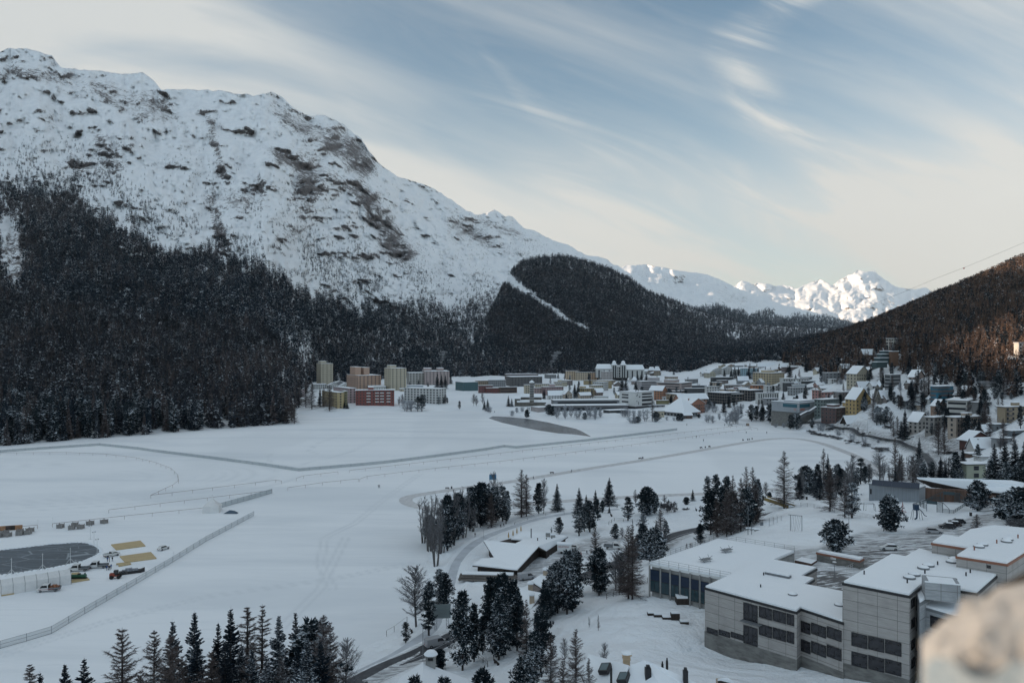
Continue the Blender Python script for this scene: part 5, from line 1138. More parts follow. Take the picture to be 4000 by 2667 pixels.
for a in[('thicket',1655,2120,1945,'frosty bare thicket tree at the left end of the promenade row',.9),('thicket',1676,2152,1925,'tall frosty bare tree, highest at the left end of the promenade row',.8),('thicket',1703,2210,2000,'leaning bare tree nearest the shore bend',.9),('thicket',1725,2160,1932,'bare grey tree with many stems beside the first pines',.9),('pine',1748,2152,1935,'dark pine among the bare trees at the shore bend',.7),('thicket',1768,2130,1905,'brownish bare tree between two dark pines',.8),('pine',1790,2107,1925,'dark pine with a bare neighbour, second in the promenade row',.8),('thicket',1812,2100,1900,'tall frosty bare tree behind the second pine',.75),('pine',1836,2072,1905,'slim dark pine third in the promenade row',.8),('roundpine',1882,2052,1888,'broad round-topped pine in the middle of the promenade row',.85),('birch',1928,2005,1826,'tall thin bare tree behind the pines near the blue tent',.7),('pine',1938,2040,1905,'dark pine with a clean trunk right of the broad one',.85),('columnpine',1963,2036,1897,'slim dark pine with long bare stem',1.0),('columnpine',1981,2034,1913,'thin small-crowned pine in the promenade row',.8),('larch',2037,2019,1828,'large brown larch, left one of the tall pair',.95),('larch',2056,2016,1848,'large brown larch, right one of the tall pair',.8),('pine',2105,2006,1886,'dark pine standing alone right of the larch pair',.8),('birch',2124,2006,1860,'thin bare pole tree beside the lone pine',.5),('spruce',2176,1998,1886,'neat conical spruce alone on the snow by the promenade',1.05),('spruce',2262,2012,1901,'conical spruce behind two pines in the park',1.0),('spruce',2290,2006,1928,'smaller spruce touching the conical one',.9),('columnpine',2262,2092,1976,'dark snowy pine at the corner of the chalet car park',1.2),('columnpine',2304,2077,1950,'tall dark pine right beside the car park corner pine',1.2),('spruce',2326,2000,1910,'spruce with drooping top in the park group',.9),('pine',2353,2003,1953,'short pale pine between park spruces',.8),('spruce',2380,1976,1862,'tallest dark spruce of the lake park',1.15),('spruce',2380,2003,1974,'tiny snowy spruce below the tallest one',1.0),('columnpine',2453,2034,1940,'frost-grey egg-shaped pine on the park slope',1.4),('birch',2482,1968,1905,'small frosty birch behind the egg-shaped pine',.8),('roundpine',2528,2012,1905,'large spreading pine, widest of the lake park',1.0),('roundpine',2556,2005,1925,'second crown of the spreading park pine',.6),('birch',2594,1964,1928,'little bare round tree by the shore path',1.3),('darkbush',2617,1999,1957,'bare round shrub on the park slope',.7),('darkbush',2592,1992,1962,'smaller bare shrub beside the round one',.7),('columnpine',2511,2086,2000,'compact snowy pine beside the street lamp',1.25),('spruce',2706,1957,1908,'small lone spruce near the shore with a bush',1.0),('roundpine',2681,1971,1940,'low bushy pine left of the small lone spruce',1.0),('darkbush',2680,1992,1981,'tiny evergreen shrub poking out of the snow',1.4),('columnpine',2764,1949,1858,'dark lakeside pine, left of a pair',1.0),('pine',2797,1938,1851,'dark lakeside pine with layered branches, right of a pair',.9),('pine',2840,1950,1859,'dark pine top behind the brown larches',.9),('larch',2838,2094,1895,'brown larch in the dense larch group above the road',.75),('larch',2863,2073,1850,'thin grey larch in the dense larch group',.6),('larch',2894,2073,1862,'larch in the middle of the dense larch group',.75),('larch',2915,2045,1816,'tallest larch of the dense group, left twin',.7),('larch',2940,2042,1818,'tallest larch of the dense group, right twin',.65),('larch',2801,2096,1937,'bare larch at the left end of the dense larch group',.85),('pine',2956,2038,1874,'dark pine with long trunk at the right of the larch group',.8),('pine',2735,2125,2044,'snowy pine at the corner of the gym roof',.95),('pine',2762,2015,1975,'small dark pine by the bent street lamp',.8),('birch',2992,1941,1878,'frosty bare tree right of the larch group',.9),('roundpine',3006,1946,1920,'low round evergreen beside the frosty bare tree',.9),('larch',3063,1986,1758,'huge brown larch on the knoll at the end of the yellow footbridge',.92),('roundpine',3149,1930,1823,'round black pine right of the huge larch',.95),('larch',3217,1935,1747,'tall larch rising behind the playground trees',.6),('spruce',3234,1935,1768,'dark spruce spire beside the tall larch',.6),('pine',3195,1925,1815,'dark pine filling the gap behind the larches',.8),('larch',3242,1998,1810,'large brown larch with spreading lower branches in the playground',.95),('pine',3272,1920,1812,'dark pine behind the spreading larch',.9),('larch',3300,2023,1855,'brown larch leaning on the dark pine',.75),('columnpine',3328,2023,1884,'dark pine with forked trunk beside the brown larch',1.35),('birch',3333,1885,1764,'tall frosty bare tree at the lake end',.9),('thicket',3312,1900,1820,'grey bare thicket behind the playground',1.0),('columnpine',3362,1890,1789,'black pine, left of two by the frosty bare trees',1.2),('pine',3380,1889,1820,'smaller black pine, right of two',.9),('birch',3435,1882,1764,'big frosty bare tree left of the tall larches',1.3),('thicket',3400,1882,1825,'frosty undergrowth tree beside the black pines',1.1),('thicket',3475,1880,1815,'frosty undergrowth tree under the tall larches',1.1),('larch',3497,1882,1703,'tallest larch by the bend of the road',.6),('larch',3523,1882,1770,'dark larch leaning against the tallest one',.8),('birch',3567,1882,1765,'dense bare tree right of the tallest larch',1.3),('spruce',3591,1860,1705,'dark spruce behind the bare trees at the road bend',.7),('pine',3638,1872,1802,'black pine left of the road where it dips',1.0),('columnpine',3612,1880,1815,'second black pine by the dipping road',.9),('larch',3666,1776,1642,'dark larch on the traffic island, left twin',.9),('larch',3688,1778,1655,'dark larch on the traffic island, right twin',.8),('pine',3722,1882,1822,'black pine right of the dipping road',1.0),('pine',3757,1882,1832,'black pine behind the wooden hall roof',1.0),('pine',3745,1875,1845,'low black pine in the clump behind the hall',1.1),('spruce',3761,1815,1745,'spruce by the garages below the dark red chalet',.9),('pine',3820,1800,1735,'pine in front of the white broad-roofed house',.75),('spruce',3884,1885,1730,'tall black spruce right of the green house, left of four',1.0),('spruce',3925,1885,1718,'tall black spruce right of the green house, second of four',1.0),('spruce',3965,1885,1715,'tall black spruce right of the green house, third of four',1.05),('spruce',4000,1885,1722,'tall black spruce at the frame edge behind the hall',1.0),('pine',3931,1892,1805,'snowy pine below the tall black spruces',1.2),('pine',3868,1888,1800,'snowy pine touching the green house',1.0),('pine',3985,1890,1800,'snowy pine at the frame edge below the black spruces',1.2),('roundpine',3818,1996,1877,'round pine with two trunks in front of the wooden hall',.85),('roundpine',3477,2074,1938,'round pine alone beside the car park corner',.9),('roundpine',3264,2158,2030,'round black pine behind the school yard wall',1.05),('larch',3816,2080,2005,'small wide larch at the school roof edge',1.9),('roundpine',3942,2035,1925,'black pine bank at the right frame edge, upper',1.1),('roundpine',3985,2060,1905,'black pine bank at the right frame edge, lower',1.2),('darkbush',3975,2070,2020,'bare bush by the wall at the right frame edge',1.0),('roundpine',3965,2010,1935,'black pine bank at the right frame edge, rear',1.0)]:
 T_(a[0],a[1],a[2],a[3],a[4],P_ if a[1]<2200 else('trees of the lake park' if a[1]<3000 else 'trees round the playground and the road'),None,a[5]*1.2)
C_='trees between the chalet and the lake road'
for a in[('birch',1626,2446,2188,'large spreading bare tree at the lake edge left of the chalet',1.15),('columnpine',1716,2392,2218,'dark pine right of the spreading bare tree',1.05),('columnpine',1675,2482,2268,'tall-stemmed pine by the billboard',.9),('pine',1736,2395,2235,'second dark pine behind the billboard',.8),('columnpine',1585,2512,2424,'small dark spruce-like pine beside the path with benches',1.0),('roundpine',1716,2612,2535,'snowy young pine beside the road below the van',.9),('pine',2184,2086,2018,'small dense pine behind the chalet roof',1.0),('birch',2155,2083,2053,'tiny bare tree behind the chalet roof',.7),('pine',2215,2395,2153,'tall snow-flecked pine right of the chalet',.8),('pine',2178,2393,2190,'snow-flecked pine touching the small house roofs',.75),('pine',2132,2425,2294,'snow-flecked pine over the lower small house',.9),('pine',2237,2385,2240,'snow-flecked pine on the mound edge',.9),('pine',2340,2326,2138,'big dark pine standing in front of the road',.95),('larch',2325,2290,2049,'reddish larch behind the big dark pine',.75),('larch',2455,2338,2045,'two-stemmed larch left of the gym, left stem',.8),('larch',2470,2342,2040,'two-stemmed larch left of the gym, right stem',.7),('birch',2420,2310,2200,'bare tree between the big dark pine and the larches',.9),('larch',2581,2150,1970,'brown larch above the pine clump by the road',.85),('roundpine',2507,2192,2092,'snowy pine clump by the road, left crown',.95),('roundpine',2556,2194,2062,'snowy pine clump by the road, right crown',.95),('pine',2405,2105,2045,'dark pine in front of the snowed terrace',1.2),('birch',2430,2105,2055,'bare larch-like tree beside the snowed terrace',1.0)]:
 T_(a[0],a[1],a[2],a[3],a[4],C_,None,a[5]*1.25)
for a in[('pine',1807,2308,160,'tall snow-flecked pine left of the footpath stair',.62),('pine',1852,2362,164,'snow-flecked pine second left of the footpath stair',.55),('pine',1885,2400,168,'smaller pine behind the footpath stair',.5),('pine',1962,2240,170,'tallest of the big pine group in the lower middle',.75),('pine',1918,2258,172,'left pine of the big group in the lower middle',.65),('pine',2005,2262,172,'right pine of the big group in the lower middle',.65),('pine',2020,2320,165,'lower right crown of the big pine group',.7),('pine',1948,2330,162,'lower front crown of the big pine group',.8),('larch',2056,2332,150,'bare larch right of the big pine group',.5),('pine',2112,2370,148,'dark pine on the slope edge above the larches',.75),('pine',2085,2470,138,'dark pine low on the slope edge',.8),('larch',2152,2470,122,'grey-brown larch at the bottom, leftmost of four',.72),('larch',2249,2450,120,'grey-brown larch at the bottom, tallest of four',.75),('larch',2200,2560,112,'grey-brown larch at the bottom, between two taller ones',.7),('larch',2300,2560,116,'grey-brown larch at the bottom, beside the roof',.6),('thicket',2302,2403,168,'group of thin bare stems on the snow slope',.5),('thinlarch',2337,2395,165,'thin bare larch right of the stem group',.8),('birch',2207,2482,150,'thin leafless tree on the sunlit patch of slope',.7),('pine',2044,2560,120,'dark pine at the bottom edge left of the larches',.8),('roundpine',1886,2618,118,'snowy pine top at the bottom edge, middle',.55),('pine',1735,2642,105,'pine top at the bottom edge over the snow roof',.6),('pine',1620,2640,104,'pine top at the bottom edge in front of the roof',.55),('birch',2360,2100+400,140,'thin bare tree by the roof with skylights',.6)]:
 T_(a[0],a[1],None,a[2],a[4],C_,a[3],a[5]*1.3)
 # ------------------------------------------------------------------ smaller trees among the houses
TG='trees standing among the houses of the town'
TK=dict(larch='brown larch',spruce='dark spruce',pine='dark pine',columnpine='dark slim pine',roundpine='dark round pine',frost='frosted tree',birch='thin bare tree',thicket='bare tree',darkbush='low dark shrub',bush='frosted shrub',thinlarch='pole-like larch')
def where(kind,px,py):
 bx,by,rf=min(BREF,key=lambda b:abs(b[0]-px)+1.5*abs(b[1]-py));d=px-bx
 return TK[kind]+(' in front of the ' if abs(d)<22 else(' just' if abs(d)<45 else ' some way')+(' right of the ' if d>0 else ' left of the '))+rf
def row(kind,lst,label,group=TG):
 for px,pyb,pyt,wd in lst:T_(kind,px,pyb,pyt,where(kind,px,pyb)if group==TG and len(lst)>4 else label,group,None,wd*1.25)
row('larch',[(1168,1590,1500,.8),(1195,1592,1485,.9),(1218,1598,1490,.9),(1265,1592,1508,.6),(1288,1605,1500,.9)],'brown larch in front of the ochre and pink blocks')
row('spruce',[(1250,1590,1512,.7),(1345,1595,1567,1.1),(1357,1596,1570,1.1),(1800,1545+30,1565-15,1)][:3],'dark spruce near the ochre block')
row('larch',[(1140,1650,1560,.6),(1120,1655,1540,.7),(1150,1655,1575,.8),(1100,1650,1500,.7),(1152,1600,1530,.5)],'brown larch at the tip of the lakeside wood')
row('frost',[(1585,1606,1556,1.2),(1606,1606,1560,1.2),(2345,1630,1590,.8)],'white frosted round tree on the lake meadow')
row('columnpine',[(1632,1606,1545,1.2),(1648,1607,1540,1.2),(1660,1578,1542,1.1),(1592,1560,1535,1.1),(1714,1580,1547,1.0),(1734,1578,1552,1.0),(1747,1576,1551,1.0),(1795,1598,1565,1.0)],'dark round evergreen on the far lake meadow')
row('birch',[(1570,1585,1535,.8),(1560,1585,1545,.8),(1740,1576,1540,.8),(1850,1585,1535,.8),(1862,1586,1540,.8),(1885,1580,1532,.7)],'thin bare tree on the far lake meadow')
row('spruce',[(1708,1520,1452,.8),(1725,1520,1460,.8),(1740,1520,1462,.8),(1635,1505,1478,.9),(1600,1508,1488,.9),(1672,1510,1488,.9),(1760,1500,1455,.8)],'dark spruce in front of the pinkish hotel')
row('spruce',[(1905,1606,1556,.9),(1892,1600,1560,.9),(1986,1588,1543,.9),(1999,1589,1554,.9),(2024,1510,1498,.9)],'dark spruce on the snowy meadow left of the church')
row('frost',[(1910,1612,1586,1.3),(2000,1625,1600,1.3),(2018,1612,1590,1.3),(2040,1608,1586,1.3),(2065,1605,1588,1.1)],'frosted round shrub beside the stream mouth')
row('roundpine',[(2058,1630,1600,.8),(2145,1620,1580,1.0),(2162,1622,1585,1.0),(2285,1638,1612,.9),(2563,1647,1608,1.0),(2650,1643,1615,.9),(2663,1643,1615,.9),(2730,1632,1615,1.0),(2490,1650,1626,1.4)],'dark round evergreen near the far shore')
row('frost',[(2178,1635,1587,.9),(2207,1636,1578,.7),(2230,1630,1580,.6),(2258,1637,1593,1.1),(2300,1632,1583,1.0),(2322,1633,1585,1.0),(2325,1640,1600,.7),(2437,1628,1597,1.3),(2455,1628,1597,1.2),(2475,1632,1600,1.0),(2498,1632,1600,1.0),(2522,1645,1593,.8),(2465,1652,1625,1.8),(2480,1653,1628,1.5),(2605,1642,1625,1.2),(2632,1643,1628,1.1)],'white frosted tree along the far shore below the town')
row('thinlarch',[(2548,1645,1545,.9)],'tall thin pole-like larch in front of the tan block')
row('spruce',[(2125,1558,1516,.9),(2245,1555,1498,1.1),(2258,1552,1500,1.1),(2213,1570,1535,1.1),(2300,1478,1455,.9),(2375,1480,1455,1),(2430,1530,1475,1.3),(2445,1532,1480,1.2),(2492,1515,1462,1.0),(2505,1500,1455,1.2),(2525,1500,1455,1.3),(2468,1478,1460,1.2),(2350,1478,1450,1.0),(2180,1478,1455,1.1),(2330,1470,1440,.9),(2405,1470,1445,.9)],'dark spruce between the hotels of the town')
row('spruce',[(2870,1478,1428,1.0),(2885,1478,1430,1.0),(2925,1480,1430,1.2),(2945,1480,1430,1.2),(2990,1485,1430,.9),(3085,1475,1418,.9),(2858,1480,1440,.9),(2830,1470,1440,.9),(2910,1440,1420,1),(3108,1490,1460,1.1)],'dark spruce among the upper houses of the town')
row('pine',[(2935,1645,1580,1.0),(2955,1640,1585,1.0),(2972,1645,1600,.9),(2980,1645,1590,.9),(3008,1651,1578,.9),(3022,1651,1590,.9),(3030,1650,1600,.8),(3047,1658,1636,1.0),(3088,1675,1620,1.1),(3100,1674,1615,1.0),(3113,1677,1612,1.1),(3172,1672,1635,1.0)],'snowy dark pine along the shore in front of the big gallery')
row('frost',[(2765,1650,1615,1.3),(2785,1652,1620,1.3),(2810,1640,1612,.8),(2845,1655,1605,1.1),(2868,1655,1600,1.1),(2880,1655,1578,1.0),(2760,1610,1575,1.2),(2790,1612,1580,1.2),(3031,1670,1652,1.3),(3061,1670,1650,1.2),(3072,1660,1605,.7),(3062,1655,1610,.7),(3200,1683,1648,.9),(3213,1684,1650,.9),(3250,1676,1652,1.4),(3275,1702,1673,1.2),(3330,1724,1690,.9),(3375,1735,1702,.9),(3430,1730,1712,1.2),(3295,1690,1675,1.2),(2830,1600,1578,1.2),(2900,1600,1575,1.0)],'frosted tree by the shore at the right end of the lake')
row('darkbush',[(3167,1690,1678,1.5),(3240,1680,1668,1.4),(3320,1728,1716,2.0),(3350,1732,1722,1.8),(3380,1742,1730,2),(3430,1760,1745,2.6),(3452,1762,1745,2),(3195,1700,1690,2.2),(3215,1703,1693,2.2),(3235,1706,1697,2.2),(3255,1710,1700,2.2),(3275,1716,1706,2.2),(3182,1697,1688,2.2),(3470,1672,1660,2.2)],'low dark shrub on the bank at the right end of the lake')
row('larch',[(3285,1500,1455,1.0),(3410,1640,1535,.8),(3270,1500,1462,1.0),(3440,1500,1435,1.0),(3448,1500,1450,.9),(3595,1420,1360,.8),(3505,1700,1622,.9),(3490,1705,1640,.9),(3628,1560,1450,1.2),(3610,1560,1470,1.1),(3850,1660,1560,.9),(3840,1660,1580,.9),(3655,1690,1640,.8),(3690,1690,1640,.8)],'bare brown larch between the hillside houses')
row('columnpine',[(3425,1660,1585,1.2),(3440,1660,1590,1.2),(3465,1657,1585,1.1),(3455,1660,1600,1.0),(3493,1580,1530,1.2),(3510,1590,1540,1.2),(3520,1590,1545,1.2),(3485,1390,1345,1.0),(3515,1385,1350,1.1),(3640,1700,1650,1.1),(3660,1710,1655,1.1),(3840,1600,1560,1.0),(3860,1620,1585,1.0),(3575,1625,1590,1.1),(3915,1560,1530,1.6),(3885,1560,1535,1.4),(3950,1560,1535,1.6)],'dark pine between the hillside houses')
row('spruce',[(3563,1603,1475,.8),(3535,1718,1595,.8),(3520,1715,1640,.9),(3580,1540,1490,.9),(3550,1540,1500,.9)],'tall dark spruce between the hillside houses')
row('birch',[(3600,1625,1585,1.3),(3625,1630,1600,1.2),(3480,1680,1600,.7),(3350,1690,1665,1.2),(3910,1760,1700,1.0)],'bare frosty tree between the hillside houses')
gv=random.Random(5);k=0
GA=[(1665,2140,1800,2090,14,['thicket','larch','pine'],170),(1800,2075,1990,2030,8,['larch','columnpine','thicket'],150),(2250,2110,2340,2040,4,['spruce','columnpine'],105),(2420,2200,2600,2120,8,['pine','larch','spruce'],120),(2770,2095,2960,2045,10,['larch','larch','pine'],190),(3120,1950,3350,1930,10,['larch','pine','spruce','birch'],130),(3380,1882,3740,1880,16,['birch','thicket','larch','pine','spruce'],110),(2120,2400,2250,2330,7,['pine','spruce','larch'],190),(2290,2330,2480,2290,5,['larch','pine','birch'],170)]
for x0,y0,x1,y1,n_,kinds_,hp in GA:
 for q in range(n_):
  f=gv.random();px,py=x0+(x1-x0)*f,y0+(y1-y0)*f+gv.uniform(-14,14);kd=gv.choice(kinds_)
  T_(kd,px,py,py-hp*gv.uniform(.6,1.05),{'thicket':'frosty bare tree','birch':'frosty bare tree','larch':'brown larch','pine':'dark pine','columnpine':'dark pine','spruce':'dark spruce'}[kd]+' filling the groves along promenade, road and playground','trees filling the groves',None,1.05)
for q in range(12):
 px=655+q*56+gv.uniform(-20,20);kd=gv.choice(['spruce','spruce','larch']);T_(kd,px,None,gv.uniform(2450,2560),{'larch':'lower bare larch','pine':'lower dark pine','spruce':'lower dark spruce'}[kd]+' filling the dense foreground row','lower trees of the foreground row',gv.uniform(100,112),1.0)
 # ================================================================== THE SCHOOL AND OTHER BUILDINGS SHAPED ONE BY ONE
def panel_mat(name,ca,cb,w_=3.4,h_=1.75,rot=45,joint=(.10,.095,.09)):
 m=bpy.data.materials.new(name);m.use_nodes=True;t=NT(m.node_tree);b=t.n['Principled BSDF']
 ge=t.new('ShaderNodeNewGeometry');v_=t.mapping(ge.outputs['Position'],rot=(0,0,R(rot)))
 sp=t.new('ShaderNodeSeparateXYZ');t.l.new(v_,sp.inputs[0])
 s_=t.math('ADD',sp.outputs[0],sp.outputs[1]);br=t.new('ShaderNodeTexBrick');br.offset=0;br.squash=1
 t.put(br.inputs['Vector'],t.combine(s_,sp.outputs[2],0));br.inputs['Scale'].default_value=1;br.inputs['Mortar Size'].default_value=.035
 br.inputs['Brick Width'].default_value=w_;br.inputs['Row Height'].default_value=h_
 st=t.noise(t.mapping(ge.outputs['Position'],(.35,.35,2.5)),1.2,6,.7);st2=t.noise(ge.outputs['Position'],.25,4)
 c=t.mix(t.step(st,.35,.7),(*ca,1),(*cb,1));c=t.mix(t.step(st2,.5,.75,0,.45),c,tuple(x*.7 for x in ca)+(1,))
 t.put(br.inputs['Color1'],c);t.put(br.inputs['Color2'],t.mix(1.0,c,(.93,.93,.93,1),'MULTIPLY'));br.inputs['Mortar'].default_value=(*joint,1)
 t.l.new(br.outputs[0],b.inputs['Base Color']);b.inputs['Roughness'].default_value=.85
 return m
M_TRAV=panel_mat('travertine_panels',(.31,.29,.275),(.37,.35,.33));M_RAWC=mat('board_marked_concrete',(.155,.15,.14),.9,vary=.3,vscale=.5,bump=.3,stretch=(1,1,3))
M_GREYP=panel_mat('grey_panels',(.27,.28,.29),(.36,.37,.38),2.4,2.4,20)
M_BLUEP=mat('dark_blue_panel',(.008,.02,.045),.5,vary=.15,stretch=(.2,.2,3));M_DGLASS=mat('deep_window_glass',(.022,.022,.026),.08,spec=.5,vary=.75,vscale=.45,stretch=(1,1,2))
M_BLACK=mat('black_metal',(.018,.018,.02),.5);M_COPPER=mat('copper_edge',(.22,.09,.055),.6)
def hull(name,pts,z_roof,z_base,mw,parent,snow=.35,edge=.12,em=None,base=None):
 P=[at(px,py,z_roof)for px,py in pts]
 ar=sum(P[i][0]*P[(i+1)%len(P)][1]-P[(i+1)%len(P)][0]*P[i][1]for i in range(len(P)))
 if ar<0:P=P[::-1]
 MB().prism(P,z_base,z_roof-.02).build('wall',[mw],parent)
 cx_=sum(p[0]for p in P)/len(P);cy_=sum(p[1]for p in P)/len(P)
 def off(d):
  out=[];n=len(P)
  for i in range(n):
   a,b,c=Vector(P[i-1]),Vector(P[i]),Vector(P[(i+1)%n]);e1=(b-a).normalized();e2=(c-b).normalized();n1=Vector((e1.y,-e1.x));n2=Vector((e2.y,-e2.x))
   k=(n1+n2);k=k/max(k.length_squared/2,.3);out.append((b.x+k.x*d,b.y+k.y*d))
  return out
 rb=MB();rb.prism(off(edge),z_roof-.3,z_roof+.12,0);rb.prism(off(-.12),z_roof+.12,z_roof+.12+snow,1)
 r=rb.build('roof',[em or M_BLACK,M_SNOW],parent)
 if base:MB().prism(off(.05),z_base,base[0]).build('plinth',[base[1]],parent)
 return P,r
def fpos(P,Q,px):
 """where the picture column px crosses the wall line P-Q"""
 t_=(px-PX0)/FPX;dx,dy=Q[0]-P[0],Q[1]-P[1]
 s_=(t_*P[1]-P[0])/(dx-t_*dy);return P[0]+s_*dx,P[1]+s_*dy
def fwin(P,Q,pxa,pxb,pt,pb,parent,m=None,frame=None,out=.05,name='window',mull=0):
 """window in wall line P-Q between picture columns; pt/pb measured at column pxa"""
 a=Vector(fpos(P,Q,pxa));b=Vector(fpos(P,Q,pxb));zt,zb=pyb_to_z(pt,a.y),pyb_to_z(pb,a.y);d=(b-a);L_=d.length;ang=math.atan2(d.y,d.x)
 mb=MB();mb.box(0,L_,-out,.05,0,zt-zb,0);f=.09
 mb.box(-f,0,-out-.05,.05,-f,zt-zb+f,1);mb.box(L_,L_+f,-out-.05,.05,-f,zt-zb+f,1);mb.box(0,L_,-out-.05,.05,zt-zb,zt-zb+f,1);mb.box(0,L_,-out-.08,.05,-f,0,1)
 for k in range(mull):xx=L_*(k+1)/(mull+1);mb.box(xx-.04,xx+.04,-out-.04,-out,0,zt-zb,1)
 o=mb.build(name,[m or M_DGLASS,frame or M_BLACK],parent);o.location=(a.x,a.y,zb);o.rotation_euler=(0,0,ang);return o
S=lambda x,y:(2500+x/1.568,2000+y/1.568)
gym=empty('sports_hall',(0,0,0),0,'school sports hall with a dark blue glass front and a railed snowy roof','sports hall')
A,Bc,Cc=at(2537,2203,24),at(2805,2109,24),at(3103,2157,24);Dd=(A[0]+Cc[0]-Bc[0],A[1]+Cc[1]-Bc[1])
gp=[A,Dd,Cc,Bc];MB().prism([(A[0]+.6,A[1]+.1),Dd,Cc,Bc],12,23.9).build('wall',[M_CONC],gym)
rb=MB();rb.prism(gp,23.6,24.15,0);rb.prism([(p[0]*.995+.005*50,p[1]*.995+.005*188)for p in gp],24.15,24.5,1);rb.build('roof',[M_WHITE,M_SNOW],gym)
F0,F1=Vector(A)+Vector((.4,-.25)),Vector(Dd)+Vector((0,-.25));cols_g=[2537,2579,2617,2655,2695,2733,2772,2812,2850]
for i in range(8):
 fwin(F0,F1,cols_g[i]+3,cols_g[i+1]-3,2222+i*9.5,2262+i*9.0,gym,M_BLUEP,name='fascia_panel');fwin(F0,F1,cols_g[i]+4,cols_g[i+1]-4,2264+i*9.0,2306+i*9.5,gym,mat('gym_glass',(.02,.045,.055),.1),mull=1)
 p=fpos(F0,F1,cols_g[i]);MB().box(-.16,.16,-.3,.1,15,23.8).build('column',[M_CONC],gym,loc=(p[0],p[1],0))
def railing(P,Q,z,parent,h=1.1,step=2.2,net=True,name='railing',m=None):
 P,Q=Vector(P),Vector(Q);L_=(Q-P).length;n=max(1,int(L_/step));mb=MB()
 for k in range(n+1):p=P.lerp(Q,k/n);mb.tube((p.x,p.y,z),(p.x,p.y,z+h),.035,n=4)
 for f in(.35,.65,1.0):mb.tube((P.x,P.y,z+h*f),(Q.x,Q.y,z+h*f),.025,n=4)
 return mb.build(name,[m or M_METAL],parent)
for a_,b_ in((A,Bc),(Bc,Cc),(A,Dd)):railing(a_,b_,24.15,gym,1.4)
for cx_,cy_ in((530,243),(402,302)):
 px_,py_=S(cx_,cy_);p=at(px_,py_,24.5);t=empty('roof_table',(p[0],p[1],24.5),.6,'steel folding table frame on the sports hall roof, %s one'%('farther' if cx_>500 else 'nearer'),'table','table frames on the hall roof')
 MB().box(-1.5,1.5,-.75,.75,.55,.62).build('table_top',[M_METAL],t)
 for sx_ in(-1,1):MB().tube((sx_*.9,-.7,0),(sx_*1.5,.7,1.3),.05,n=4).tube((sx_*1.5,-.7,1.3),(sx_*.9,.7,0),.05,n=4).build('leg',[M_METAL],t)
wing=empty('school_wing',(0,0,0),0,'low school wing clad in pale stone panels, with a flat snow roof','school building')
wpx=[S(397,463),S(772,291),S(1083,347),S(992,398),S(1068,414),S(1012,450),S(1245,495),S(1245,678),S(985,592),S(960,614)]
WP,wr=hull('w',wpx,25.6,8,M_TRAV,wing,base=(17.0,M_RAWC))
w0,w1=at(*S(397,463),25.6),at(*S(960,614),25.6);v0,v1=at(*S(985,592),25.6),at(*S(1245,678),25.6)
def W_(x0,x1,yt,yb,P=w0,Q=w1,par=wing,**k):a=S(x0,yt);b=S(x1,yb);return fwin(P,Q,a[0],b[0],a[1],b[1],par,**k)
W_(637,718,552,668,mull=2);W_(637,718,690,795,mull=2)
for a_,b_,y_ in((732,806,575),(816,892,597),(902,942,620)):W_(a_,b_,y_,y_+62,mull=1);W_(a_,b_,y_+107,y_+170,mull=1)
for a_,b_,y_ in((412,475,704),(485,550,717),(560,632,732)):W_(a_,b_,y_,y_+28)
for a_,b_,y_ in((960,1042,655),(1052,1138,676),(1148,1232,698)):W_(a_,b_,y_,y_+62,v0,v1,mull=1);W_(a_,b_,y_+112,y_+178,v0,v1,mull=1)
MB().box(0,4.2,-1.1,0,0,.12).build('canopy',[M_METAL],wing,loc=(*fpos(w0,w1,S(630,670)[0]),pyb_to_z(S(630,672)[1],152))).rotation_euler=(0,0,math.atan2(w1[1]-w0[1],w1[0]-w0[0]))
def on_roof(x,y,z):p=at(*S(x,y),z);return(p[0],p[1],z)
def dome(x,y,z,par,r=1.0,red=False):
 mb=MB();mb.lathe([(r,0),(r,.28),(r*.93,.36)],n=20,m=0);mb.lathe([(r*.93,.36),(r*.7,.55),(r*.35,.66),(0,.7)],n=20,m=1);return mb.build('dome_light',[M_METAL,M_SNOW],par,smooth=False,loc=on_roof(x,y,z))
def vent(x,y,z,par,m=None,h=.7):return MB().tube((0,0,0),(0,0,h),.13,n=8).build('vent_pipe',[m or M_BLACK],par,loc=on_roof(x,y,z))
rw=25.95
dome(935,508,rw,wr,.9);dome(1222,573,rw,wr,.95);vent(757,388,rw,wr);vent(739,462,rw,wr)
MB().box(-2.6,2.6,-.7,.7,0,.55,0).box(-2.5,2.5,-.6,.6,.55,.8,1).build('skylight',[M_METAL,M_SNOW],wr,loc=on_roof(845,392,rw)).rotation_euler=(0,0,-.72)
main=empty('school_main_block',(0,0,0),0,'tallest school block clad in pale stone panels, with four paired roof domes','school building')
MP,mr=hull('m',[S(1243,435),S(1540,265),S(1625,280),S(1710,231),S(2205,375),S(2065,500),S(1890,470),S(1735,447),S(1650,515)],32.5,8,M_TRAV,main,base=(18.6,M_RAWC))
m0,m1=at(*S(1243,435),32.5),at(*S(1650,515),32.5);q0,q1=m1,at(*S(1735,447),32.5)
for a_,b_,y_ in((1299,1390,735),(1402,1493,757),(1505,1598,780)):W_(a_,b_,y_,y_+76,m0,m1,main,mull=0);W_(a_,b_,y_+118,y_+196,m0,m1,main,mull=0)
for y_ in(535,660,790,905):W_(1660,1680,y_,y_+50,q0,q1,main);W_(1690,1712,y_-10,y_+60,q0,q1,main)
rm_=32.95
for x_,y_ in((1650,405),(1680,386),(1736,346),(1766,330),(1910,308),(1926,293)):dome(x_,y_,rm_,mr,1.05)
for x_,y_ in((1373,380),(1637,433),(1745,375),(1823,322),(1997,390),(1938,430),(2023,371)):vent(x_,y_,rm_,mr)
